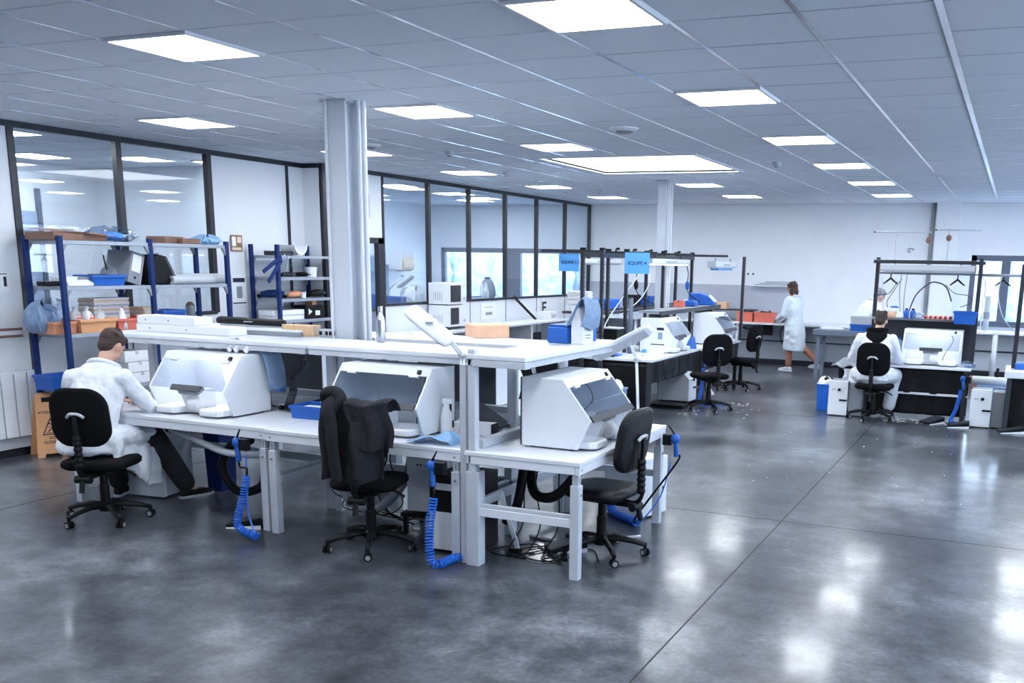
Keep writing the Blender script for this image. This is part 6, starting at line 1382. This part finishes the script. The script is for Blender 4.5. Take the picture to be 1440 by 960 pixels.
# balancer rods with pulleys
for lab, x0, x1, y, z, bx, px_ in (('pale balancer rod with a dark pulley above the second team bench, lower of two', -1.78, -1.07, 13.6, 2.385, -1.50, -1.10), ('pale balancer rod with a hanging dark pulley above the second team bench, upper of two', -1.02, -0.47, 13.65, 2.415, -0.86, -0.86)):
    t = T('balancer_rod', lab, 'balancer', (x0, y, z), 0); l = x1-x0
    m = MB(); m.cyl((0, 0, 0), (l, 0, 0), 0.009, n=8); m.build('rod', 'lgrey', t, smooth=True)
    m = MB(); m.cyl((bx-x0, 0, 0), (bx-x0, 0, 2.03-z), 0.008, n=8); m.build('stem', 'lgrey', t); m = MB(); m.ball((px_-x0, 0, -0.10), 0.036, 0.02, 0.042, 12, 8); m.build('pulley', 'brown', t, smooth=True)
    MB().cyl((px_-x0, 0, 0), (px_-x0, 0, -0.06), 0.004, n=6).build('cord', 'dgrey', t); MB().cyl((-0.012, 0, 0), (0.004, 0, 0), 0.014, n=8).build('end_knob', 'dgrey', t)
t = T('wire_hook', 'small bundle of grey wire hooks hanging above the second team bench', 'hooks', at_y(1279, 352, 13.62), 0); m = MB()
for i in range(4): m.tube([(0.03*math.cos(a)+0.01*i, 0.01*i, 0.03*math.sin(a)) for a in [k*PI/5 for k in range(8)]], 0.004, 5)
m.build('wires', 'mgrey', t); MB().cyl((0, 0, 0.03), (0, 0, 0.09), 0.003, n=5).build('cord', 'lgrey', t)
def splitter(label, p):
    t = T('hose_splitter', label, 'hose splitter', p, 0, 'black hose splitters'); m = MB(); m.cyl((0, 0, 0.06), (0, 0, 0), 0.008, n=8); m.build('stem', 'black', t)
    m = MB(); m.tube([(0, 0, 0.005), (-0.04, 0, -0.03), (-0.09, 0, -0.07)], [0.012, 0.012, 0.008], 8); m.tube([(0, 0, 0.005), (0.04, 0, -0.03), (0.09, 0, -0.07)], [0.012, 0.012, 0.008], 8); m.build('fork', 'black', t, smooth=True); return t
p1 = at_y(1253, 388, 13.6); p2 = at_y(1347, 391, 13.6)
splitter('black forked splitter hanging over the peach cup', (p1.x, 13.6, 1.79)); splitter('black forked splitter hanging over the blue bin of the second team', (p2.x, 13.6, 1.79))
p3 = at_y(1411, 394, 13.54); splitter('black forked splitter hanging from the side bar before the far window', (p3.x, 13.54, 1.80))
def arcs(px):
    return [at_y(x, y, 13.62) for x, y in px]
for lab, px, r, mt in (('thick grey hose bowing over the shelf of the second team bench', [(1278, 438), (1288, 415), (1306, 399), (1318, 397), (1331, 404), (1338, 424)], 0.009, 'dgrey'),
    ('thin grey hose looping inside the thicker bowed hose', [(1330, 400), (1342, 412), (1362, 416), (1366, 425), (1350, 432)], 0.005, 'dgrey'),
    ('straight grey hose hanging next to the peach cup splitter', [(1268, 386), (1265, 410), (1266, 438)], 0.006, 'mgrey'),
    ('grey hose hanging between the splitter and the bowed hose', [(1276, 386), (1272, 412), (1270, 440)], 0.006, 'mgrey'),
    ('thin black hose swinging left from the peach cup splitter', [(1262, 396), (1250, 412), (1236, 414), (1232, 416)], 0.005, 'black'),
    ('thin black hose twisting down behind the peach cup', [(1268, 392), (1256, 410), (1247, 425), (1251, 436)], 0.005, 'black'),
    ('thin white hose falling at the end post of the second team bench', [(1241, 388), (1241, 410), (1242, 436)], 0.004, 'lgrey')):
    cable('air_line', lab, arcs(px), r, mt, 'hose')
ZM = 1.281
p = at_y(1253, 446, 13.62); t = T('paint_pot', 'peach coloured pot with a blue rim on the second team shelf', 'pot', (p.x, 13.62, ZM), 0); MB().lathe([(0.06, 0), (0.072, 0.09), (0.066, 0.092)], n=18).build('body', 'peach', t, smooth=True); MB().lathe([(0.074, 0.085), (0.078, 0.125), (0.07, 0.13)], n=18).build('lid', 'white', t); MB().ball((0.03, 0.03, 0.135), 0.06, 0.04, 0.02).build('blue_cloth', 'blue', t)
for i, px in enumerate((1274, 1283)):
    p = at_y(px, 446, 13.6); t = T('blue_bottle', ('blue bottle on the second team shelf next to the peach pot', 'blue bottle on the second team shelf next to the clear bag')[i], 'bottle', (p.x, 13.60+0.03*i, ZM), 0); MB().lathe([(0.035, 0), (0.038, 0.08), (0.02, 0.11)], n=14).build('body', 'blue', t, smooth=True); MB().lathe([(0.018, 0.108), (0.018, 0.13)], n=10).build('cap', 'black' if i else 'rackblue', t)
bag('plastic_bag', 'small clear bag on the second team shelf before the red rolls', (at_y(1292, 446, 13.6).x, 13.6, ZM), 0, 0.16, 0.14, 0.07, 'film')
for i in range(6):
    p = at_y(1302+i*7.0, 446, 13.6); t = T('red_roll', 'red roll lying in the row on the second team shelf', 'roll', (p.x, 13.58+0.012*(i % 2), ZM+0.026), 0, 'red rolls on the second team shelf')
    MB().lathe([(0.025, -0.06), (0.026, 0), (0.025, 0.06)], (0, 0, 0), 12, axis='y').build('roll', 'red', t, smooth=True); MB().lathe([(0.012, -0.062), (0.012, 0.062)], (0, 0, 0), 10, axis='y').build('core', 'black', t)
p = at_y(1356, 456, 13.42); crate('storage_bin', 'bright blue bin hooked at the end of the second team shelf', 'bin', (p.x, 13.50, p.z), 0, 0.28, 0.20, 0.16, 'blue')
t = T('wrapped_bottles', 'blue wrapped bottle standing between the hooded worker and the cabinet', 'bottle', (-1.36, 13.62, 0.702), 0); MB().lathe([(0.05, 0), (0.06, 0.05), (0.05, 0.14), (0.06, 0.2), (0.045, 0.27), (0.02, 0.3)], n=14).build('wrap', 'slate', t, smooth=True); MB().lathe([(0.02, 0.295), (0.02, 0.32)], n=10).build('cap', 'blue', t)
bag('plastic_bag', 'white paper bag on the bench next to the blue wrapped bottle', (-1.36, 13.36, 0.702), 0.4, 0.12, 0.14, 0.16, 'wplas')
bag('plastic_bag', 'crumpled clear and blue film at the bench end below the slotted post', (-0.46, 13.38, 0.702), 0.4, 0.12, 0.26, 0.07, 'film', [('blue_scrap', 'slate', lump(0.05, 0.08, 0.02))])
air_hose('dark blue coiled air hose on the leg of the second team bench', (-0.50, 13.10, 0.58), [(-0.51, 13.09, 0.44), (-0.55, 13.08, 0.2), (-0.60, 13.06, 0.05), (-0.56, 13.02, 0.03)], 30, None, 0.022)
pedal('black foot pedal lying before the black skirt of the second team bench', (-0.82, 13.02, 0), R(-40)); pedal('black foot pedal at the bench leg by the last filter unit', (-0.50, 12.86, 0), R(-85)); pedal('black foot pedal on the floor under the blue topped end bench', (0.10, 12.75, 0), R(-75))
filter_unit('white fronted filter unit beside the blue waste bin', (-2.02, 13.22, 0), R(0), 0.24, 0.36, 0.46)
filter_unit('white fronted filter unit between the last two benches', (-0.26, 13.12, 0), R(0), 0.24, 0.34, 0.47)
MB()
# dark side of each white fronted unit, added as a separate box
for lab, x, y, w_, d_, h_ in (('dark side of the white fronted filter unit by the hooded worker, added as a box', -1.80, 13.26, 0.18, 0.34, 0.44), ('dark side of the white fronted filter unit between the benches, added as a box', -0.04, 13.16, 0.18, 0.32, 0.45)):
    t = T('casing_box', lab, 'casing box', (x, y, 0), 0, None); MB().bx(-w_/2, w_/2, -d_/2, d_/2, 0.01, h_).build('casing', 'mgrey', t, bev=0.006); MB().bx(-w_/2+0.02, w_/2-0.02, -d_/2+0.02, d_/2-0.02, 0, 0.01).build('base', 'black', t)
p = at_z(1157, 577, 0); crate('waste_bin', 'bright blue waste bin lined with a clear bag next to the filter unit', 'bin', (p.x, p.y+0.1, 0), 0, 0.20, 0.24, 0.36, 'hose', None, 0.85)
bag('waste_bag', 'crumpled white and black bags stuffed in the blue waste bin', (p.x, p.y+0.1, 0.30), 0, 0.20, 0.22, 0.14, 'wplas', [('black_scrap', 'black', lump(0.06, 0.08, 0.04, 0.03, 0, 0.08))])
t = T('coat_stand', 'black case with crumpled grey and white clothing beside the seated hooded worker', 'case', (-2.05, 14.1, 0), 0); MB().bx(-0.13, 0.10, -0.12, 0.12, 0, 0.56).build('case', 'black', t, bev=0.01); m = MB(); m.grid(lambda u, v: (-0.22+0.42*u, -0.20+0.4*v, 0.57+0.10*math.sin(3*u)*math.sin(PI*v)+0.02*math.sin(13*u+7*v)), 18, 14); m.build('grey_jacket', 'mgrey', t, smooth=True, solid=0.01)
m = MB(); m.grid(lambda u, v: (-0.06+0.34*u+0.02*math.sin(9*v), -0.15-0.02*math.sin(11*u+3*v), 0.54-0.36*v), 16, 14); m.build('white_coat', 'coat', t, smooth=True, solid=0.01)
m = MB(); m.ball((0.02, -0.20, 0.14), 0.12, 0.05, 0.04); m.build('brown_scarf', 'brown', t, smooth=True)
# last bench at the side of the frame
t = island_bench('white bench with a black skirt and blue tray at the edge of the frame', -0.02, 1.35, 12.72, 13.5, 0.745,
    [('front_skirt', (0.02, 12.80), (1.33, 12.80), 0.02, 0.70), ('end_skirt', (0.02, 12.80), (0.02, 13.46), 0.02, 0.70)], 'benches of the second team')
MB().bx(-0.69, 0.69, -0.40, -0.385, 0.66, 0.744).build('front_lip', 'white', t, bev=0.006)
m = MB(); perf_post(m, -0.60, 0.02, 0.745, 2.0, 0.05); m.build('slotted_post', ['frame', 'lgrey'], t)
t = T('blue_tray', 'dark blue tray on the white bench at the edge of the frame', 'tray', (0.28, 13.12, 0.747), 0); MB().bx(-0.2, 0.3, -0.14, 0.12, 0, 0.07).build('tray', 'blue', t, bev=0.006); MB().bx(-0.18, 0.28, -0.12, 0.10, 0.071, 0.08).build('contents', 'slate', t)
t = T('black_monitor', 'black monitor on an arm at the edge of the frame above the blue tray', 'monitor', (0.42, 13.0, 1.05), 0); MB().bx(-0.22, 0.3, 0, 0.04, -0.02, 0.24).build('screen', 'dgrey', t, bev=0.006); m = MB(); m.tube(smooth_path([(0.1, 0.04, 0.1), (-0.05, 0.12, 0.12), (-0.26, 0.12, 0.10)]), 0.02, 8); m.build('arm', 'black', t, smooth=True)

# ------------------------------------------------------------------ far wall counter
t = T('wall_counter', 'long white counter running along the far wall', 'counter', (-2.0, 19.0, 0), 0)
MB().bx(-6.3, 5.2, -0.40, 0.40, 0.815, 0.85).build('worktop', 'white', t, bev=0.004)
for x in (-5.0, -2.9, 0.62, 3.2): MB().cyl((x, -0.33, 0.012), (x, -0.33, 0.815), 0.032, n=12).build('leg', 'pipe', t, smooth=False); MB().cyl((x, -0.33, 0), (x, -0.33, 0.10), 0.05, n=12).build('leg_foot', 'black', t)
for x in (1.75, ): 
    m = MB(); m.cyl((x, -0.36, 0.012), (x, -0.36, 0.815), 0.045, n=14); m.build('leg', 'pipe', t, smooth=True); MB().cyl((x, -0.36, 0), (x, -0.36, 0.10), 0.03, n=10).build('leg_foot', 'black', t)
MB().bx(-6.3, 5.2, 0.37, 0.40, 0.45, 0.475).build('conduit', 'dgrey', t)
ZF = 0.851
for i, (a, b) in enumerate(((1039, 1061), (1063, 1090))):
    xa, xb = at_y(a, 446, 18.85).x, at_y(b, 446, 18.85).x
    crate('plastic_crate', ('red plastic crate on the far counter, the one next to the tall slotted post', 'red plastic crate on the far counter next to the standing person')[i], 'crate', ((xa+xb)/2, 18.85, ZF), 0, xb-xa, 0.32, 0.19, 'red', 'red crates on the far counter', 0.96)
    t = T('crate_contents', ('black tools lying in the red crate next to the slotted post', 'black tools lying in the red crate next to the standing person')[i], 'tools', ((xa+xb)/2, 18.85, ZF+0.10), 0); m = MB()
    for k in range(7): m.bar((random.uniform(-0.10, 0.10), random.uniform(-0.1, 0.1), 0.02+0.012*k), (random.uniform(-0.12, 0.12), random.uniform(-0.1, 0.1), 0.03+0.013*k), 0.035)
    m.build('tool', 'dgrey', t); MB().bx(-0.08, 0.02, -0.05, 0.06, 0, 0.03).build('red_part', 'red', t)
t = T('raised_shelf', 'low dark shelf holding red and orange boxes on the far counter', 'shelf', (-5.25, 19.0, ZF), 0); MB().bx(-0.55, 0.62, -0.2, 0.2, 0.20, 0.225).build('board', 'dgrey', t)
for x in (-0.5, 0.57): MB().bx(x-0.02, x+0.02, -0.18, 0.18, 0, 0.20).build('side', 'dgrey', t)
carton('red_box', 'red box on the low dark shelf of the far counter', 'box', (-5.62, 18.98, ZF+0.226), 0, 0.26, 0.24, 0.13, 'red', None, False)
carton('orange_box', 'pale orange box on the low dark shelf of the far counter', 'box', (-5.32, 18.98, ZF+0.226), 0, 0.26, 0.24, 0.12, 'peach', None, False)
carton('red_box', 'red box below the low dark shelf on the far counter', 'box', (-5.45, 18.85, ZF), 0, 0.20, 0.2, 0.17, 'red', None, False)
t = T('wall_shelf', 'thin white wall shelf with white rods above the red crates', 'shelf', (-4.42, YF, 1.52), 0); MB().bx(-0.42, 0.38, -0.16, -0.001, 0, 0.02).build('board', 'white', t)
m = MB()
for i in range(3): m.cyl((-0.34+0.1*i, -0.12+0.03*i, 0.035+0.028*i), (0.30+0.05*i, -0.12+0.03*i, 0.035+0.028*i), 0.012, n=8)
m.build('rod', 'lgrey', t)
p = at_y(1056, 385, YF); t = T('wall_socket', 'twin wall socket on the white far wall above the red crates', 'socket', (p.x, YF, p.z), 0); MB().bx(-0.10, 0.10, -0.02, 0, -0.04, 0.04).build('plate', 'white', t, bev=0.004); m = MB(); m.cyl((-0.05, -0.021, 0), (-0.05, -0.025, 0), 0.02, n=12); m.build('outlet', 'ink', t); m = MB(); m.cyl((0.05, -0.021, 0), (0.05, -0.025, 0), 0.02, n=12); m.build('outlet', 'ink', t)
for i, x in enumerate((-4.05, -3.85)): cable('power_cable', ('black cable looped below the far counter, next to the adapter', 'black cable looped below the far counter, beside the standing person')[i], [(x, 18.9, 0.80), (x-0.06, 18.92, 0.6), (x+0.08, 18.92, 0.32), (x+0.20, 18.92, 0.42), (x+0.10, 18.94, 0.62), (x+0.02, 19.0, 0.8)], 0.011, 'black')
t = T('adapter', 'black adapter mounted below the far counter', 'adapter', (-4.38, 18.95, 0.60), 0); MB().bx(-0.11, 0.11, -0.05, 0.05, 0, 0.21).build('body', 'black', t, bev=0.008); MB().tube(smooth_path([(-0.11, 0, 0.15), (-0.35, -0.05, 0.10), (-0.6, 0, 0.19)]), 0.012, 6).build('lead', 'black', t, smooth=True)
t = T('clear_dish', 'small clear dish on the far counter before the standing person', 'dish', (-4.05, 18.8, ZF), 0); MB().lathe([(0.10, 0), (0.13, 0.05), (0.125, 0.05), (0.09, 0.008)], n=18).build('dish', 'film', t, smooth=True); MB().ball((0, 0, 0.03), 0.05, 0.05, 0.02).build('contents', 'mgrey', t)
# small table with trays behind the hooded worker
t = T('side_table', 'grey steel table with a white tray in front of the far counter', 'table', (-2.66, 17.6, 0), 0)
MB().bx(-0.52, 0.50, -0.34, 0.34, 0.76, 0.85).build('top', 'tsteel', t, bev=0.005)
for x in (-0.44, 0.42):
    for y in (-0.28, 0.28): m = MB(); m.bar((x, y, 0), (x*0.96, y*0.96, 0.76), 0.06, 0.05); m.build('leg', 'tsteel', t)
t = T('white_tray', 'white tray lying on the grey steel table', 'tray', (-2.88, 17.5, 0.851), 0); MB().bx(-0.2, 0.2, -0.1, 0.1, 0, 0.035).build('tray', 'white', t, bev=0.012, seg=3); MB().bx(-0.17, 0.17, -0.08, 0.08, 0.0355, 0.045).build('cover', 'paper', t)
for k, (lab, z, mt, h) in enumerate((('blue crate stack base on the grey steel table', 0, 'blue', 0.115), ('pale grey crate on top of the blue crate on the steel table', 0.118, 'lgrey', 0.13))):
    crate('stacking_crate', lab, 'crate', (-2.36, 17.45, 0.851+z), 0, 0.40, 0.30, h, mt, None, 0.97)
# things before the far window
for i, (px, lab, h, r, mt) in enumerate(((1385, 'tall clear tube with a grey band standing before the far window', 0.62, 0.05, 'lgrey'), (1378, 'thin white rod stand before the far window', 0.55, 0.012, 'white'), (1432, 'thin white pipe standing before the far window near the frame edge', 0.58, 0.02, 'white'))):
    p = at_y(px, 466, 18.9); t = T('tube_stand', lab, 'stand', (p.x, 18.9, ZF), 0); MB().cyl((0, 0, 0.02), (0, 0, h), r, n=14).build('tube', mt, t, smooth=True); MB().lathe([(0.09, 0), (0.09, 0.015), (0.03, 0.02)], n=16).build('foot', 'white', t); MB().cyl((0, 0, h*0.35), (0, 0, h*0.55), r*1.15, n=14).build('band', 'mgrey' if i == 0 else 'lgrey', t)
for lab, px in (('thin white hose bowed before the far window, next to the frame post', [(1409, 388), (1404, 415), (1410, 445), (1424, 464)]), ('thin grey hose bowed before the far window beside the tall tube', [(1376, 392), (1382, 390), (1386, 400), (1384, 420)])):
    cable('air_line', lab, [at_y(x, y, 13.53) for x, y in px], 0.006, 'lgrey', 'hose')
t = T('pallet_clutter', 'brown cardboard scraps on the floor below the far window', 'cardboard', (-0.55, 17.6, 0), 0.2); MB().bx(-0.25, 0.15, -0.2, 0.2, 0, 0.16).build('box', 'brown', t, bev=0.004); MB().hexa([(-0.1, -0.25, 0.161), (0.4, -0.25, 0.12), (0.4, 0.1, 0.12), (-0.1, 0.1, 0.161), (-0.1, -0.25, 0.17), (0.4, -0.25, 0.13), (0.4, 0.1, 0.13), (-0.1, 0.1, 0.17)]).build('flap', 'brown', t); MB().bx(0.2, 0.38, -0.2, 0.08, 0, 0.118).build('grey_block', 'mgrey', t)
t = T('pipe_unit', 'white pump unit on the floor behind the last filter unit', 'pump', (-0.12, 14.6, 0), 0); m = MB(); m.cyl((-0.32, 0, 0.42), (0.25, 0, 0.42), 0.06, n=14); m.build('barrel', 'white', t, smooth=True); MB().bx(-0.25, 0.2, -0.12, 0.12, 0.02, 0.35).build('base', 'slate', t, bev=0.01); MB().cyl((0.0, 0, 0.47), (0, 0, 0.60), 0.02, n=10).build('valve', 'black', t)
# plastic litter on the floor by the benches
lt = MB(); rs = random.Random(5)
for i in range(150):
    if i < 60: x, y = rs.uniform(-1.4, -0.3), rs.uniform(12.9, 13.3)
    elif i < 95: x, y = rs.uniform(-4.0, -3.0), rs.uniform(12.0, 13.6)
    else: x, y = rs.uniform(-2.6, 0.3), rs.uniform(8.5, 13.0)
    s_ = rs.uniform(0.006, 0.028) if i < 95 else rs.uniform(0.003, 0.010); a = rs.uniform(0, PI)
    lt.bar((x-s_*math.cos(a), y-s_*math.sin(a), 0.003+0.004*rs.random()), (x+s_*math.cos(a), y+s_*math.sin(a), 0.004+0.004*rs.random()), s_*rs.uniform(0.5, 1.1), 0.003)
tag(lt.build('plastic_debris', 'paper'), 'scattered white scraps on the concrete floor around the benches', 'debris', kind='stuff')

# ------------------------------------------------------------------ counter along the glazed partition
t = T('partition_counter', 'white counter along the glazed partition below the black window frames', 'counter', (-8.04, 14.4, 0), 0)
MB().bx(-0.29, 0.29, -2.3, 2.7, 0.83, 0.865).build('worktop', 'white', t, bev=0.004)
for y in (-2.2, -0.4, 1.2, 2.6): MB().bx(-0.26, 0.24, y-0.03, y+0.03, 0, 0.83).build('side_panel', 'white', t)
MB().bx(-0.27, -0.25, -2.3, 2.7, 0.1, 0.6).build('rear_board', 'dgrey', t)
def microwave(label, z, door):
    p0 = at_x(602, 420, -8.30).y; t = T('microwave', label, 'microwave', (-8.11, p0+0.26, z), PI/2, 'stacked microwaves')
    MB().bx(-0.25, 0.25, -0.17, 0.19, 0.012, 0.335).build('casing', 'white', t, bev=0.006); MB().bx(-0.25, 0.25, -0.185, -0.171, 0.012, 0.335).build('fascia', 'wplas', t, bev=0.004)
    MB().bx(-0.22, 0.08 if door else 0.02, -0.19, -0.186, 0.05, 0.30).build('door_glass', 'dgrey', t); m = MB()
    for i in range(5): m.bx(-0.2506, -0.25, -0.05+i*0.035, -0.042+i*0.035, 0.07, 0.19)
    m.build('vent_slots', 'mgrey', t); m = MB(); m.cyl((0.18, -0.186, 0.10), (0.18, -0.20, 0.10), 0.022, n=12); m.build('knob', 'lgrey', t)
    m = MB(); 
    for x in (-0.2, 0.2): m.bx(x-0.02, x+0.02, -0.12, 0.14, 0, 0.012)
    m.build('foot', 'black', t)
microwave('white microwave oven, the upper one of two stacked by the glazed partition', 1.235, True); microwave('white microwave oven, the lower one of two stacked by the glazed partition', 0.895, False)
t = T('microwave_stand', 'dark stand under the lower microwave on the partition counter', 'stand', (-8.11, at_x(602, 420, -8.3).y+0.26, 0.866), PI/2); MB().bx(-0.27, 0.27, -0.2, 0.2, 0.010, 0.028).build('board', 'dgrey', t); MB().bx(-0.25, -0.2, -0.18, 0.18, 0, 0.01).build('foot', 'black', t)
t = T('leaning_stick', 'black stick leaning on the partition above the white counter', 'stick', (-8.12, at_x(755, 440, -8.1).y, 0.866), 0); MB().bar((0.0, 0, 0.0), (-0.2, -0.50, 0.42), 0.035).build('stick', 'black', t); MB().bar((-0.19, -0.49, 0.41), (-0.20, -0.51, 0.43), 0.045).build('tip', 'dgrey', t)
y0 = at_x(676, 440, XJ).y; t, a, b = plate('wall_notice', 'white notice with a dark caption on the lower partition panel behind the orange box', 'notice', (y0, y0+0.55), 0.93, 1.20, XJ); MB().bx(0.006, 0.0066, -0.12, 0.12, -0.07, -0.02).bx(0.006, 0.0066, -0.14, 0.14, 0.06, 0.07).build('caption', 'mgrey', t)
y0 = at_x(761, 440, XJ).y; t, a, b = plate('wall_notice', 'white poster with a black symbol on the partition panel beside the leaning stick', 'notice', (y0, y0+0.7), 0.90, 1.22, XJ); MB().bx(0.006, 0.0066, -a+0.03, -a+0.09, -0.12, 0.10).bx(0.006, 0.0066, -a+0.09, -a+0.22, 0.06, 0.10).bx(0.006, 0.0066, -a+0.09, -a+0.2, -0.03, 0.01).bx(0.006, 0.0066, -a+0.09, -a+0.22, -0.12, -0.08).build('symbol', 'ink', t)
t = T('small_white_carton', 'small white carton at the end of the partition counter', 'carton', (-8.0, 16.6, 0.866), 0); MB().bx(-0.15, 0.15, -0.16, 0.16, 0, 0.14).build('body', 'paper', t, bev=0.003); MB().bx(0.151, 0.152, -0.1, 0.1, 0.03, 0.09).build('label', 'lgrey', t)
# ------------------------------------------------------------------ seen through the glass: the office
t = T('office_desk', 'white office desk with a dark edge behind the glass partition', 'desk', (-9.6, 14.5, 0), 0)
MB().bx(-0.5, 0.7, -3.0, 4.2, 1.13, 1.17).build('top', 'dgrey', t); MB().bx(-0.45, 0.65, -2.95, 4.1, 0, 1.13).build('base', 'lgrey', t)
t = T('pin_board', 'grey-blue board on the office wall behind the glass', 'board', (XO, 15.8, 1.75), 0); MB().bx(0, 0.04, -2.7, 1.9, -0.65, 0.2).build('board', 'slate', t); MB().bx(0.0, 0.05, -2.74, -2.7, -0.69, 0.24).bx(0.0, 0.05, 1.9, 1.94, -0.69, 0.24).bx(0, 0.05, -2.7, 1.9, 0.2, 0.24).build('frame', 'lgrey', t)
p = at_x(568, 372, -12.0); t = T('paper_roll_holder', 'white paper roll holder on the office wall behind the glass', 'roll holder', (-12.0, p.y, p.z), 0); m = MB(); m.lathe([(0.14, -0.2), (0.14, 0.2)], (0, 0, 0), 20, axis='y'); m.build('roll', 'cream', t, smooth=False); MB().bx(-0.3, -0.2, -0.36, 0.36, 0.0, 0.25).build('bracket', 'white', t); MB().bx(-0.2, 0.1, 0.22, 0.26, -0.1, 0.25).bx(-0.2, 0.1, -0.26, -0.22, -0.1, 0.25).build('arm', 'wplas', t)
desk_lamp('white desk lamp on the office desk behind the glass', (-9.8, 12.9, 1.20), at_y(542, 412, 12.9), at_y(566, 388, 12.9), at_y(560, 404, 12.9), at_y(582, 386, 12.9), 0.06)
for i, (px, mt, lab, w_, h_) in enumerate(((520, 'blue', 'blue bin on the office desk seen through the door glass', 0.3, 0.2), (553, 'blue', 'blue bin on the office desk below the white lamp', 0.4, 0.16))):
    p = at_y(px, 425, 12.7+0.5*i); crate('storage_bin', lab, 'bin', (max(-10.0, p.x), 12.7+0.5*i, 1.171), 0, w_, 0.25, h_, mt)
for i, (px, lab) in enumerate(((573, 'white round fan on the office desk behind the glass'), (584, 'white crumpled bag on the office desk behind the glass'))):
    p = at_y(px, 422, 13.4)
    if i: bag('plastic_bag', lab, (p.x, 13.4, 1.171), 0, 0.3, 0.3, 0.3, 'wplas')
    else: t = T('desk_fan', lab, 'fan', (p.x, 13.4, 1.171), 0); MB().lathe([(0.08, 0), (0.03, 0.02), (0.02, 0.1)], n=14).build('foot', 'wplas', t); MB().lathe([(0.11, -0.04), (0.12, 0), (0.11, 0.04), (0.03, 0.05)], (0, 0, 0.2), 18, axis='y').build('cage', 'lgrey', t)
for i, (px, lab) in enumerate(((666, 'stack of blue ring binders on the office desk behind the glass'),)):
    p = at_x(px, 418, -9.1); paper_stack(lab, (-9.2, p.y, 1.171), 0, 5, 0.3, 0.4, ['slate', 'paper'])
p = at_x(692, 412, -9.3); t = T('office_jug', 'grey rounded jug beside white bottles on the office desk', 'jug', (-9.4, p.y, 1.171), 0); MB().lathe([(0.12, 0), (0.16, 0.1), (0.15, 0.25), (0.10, 0.36), (0.05, 0.4)], n=18).build('body', 'mgrey', t, smooth=True); MB().lathe([(0.05, 0.4), (0.06, 0.43)], n=12).build('cap', 'black', t)
for i, px in enumerate((678, 684)):
    p = at_x(px, 412, -9.1); bottle('white_bottle', ('white bottle on the office desk, next to the binders', 'white bottle on the office desk, next to the grey jug')[i], 'bottle', (-9.1, p.y, 1.171), [(0.05, 0), (0.055, 0.15), (0.03, 0.25), (0.02, 0.3)], 'wplas', 'white', 0.03)
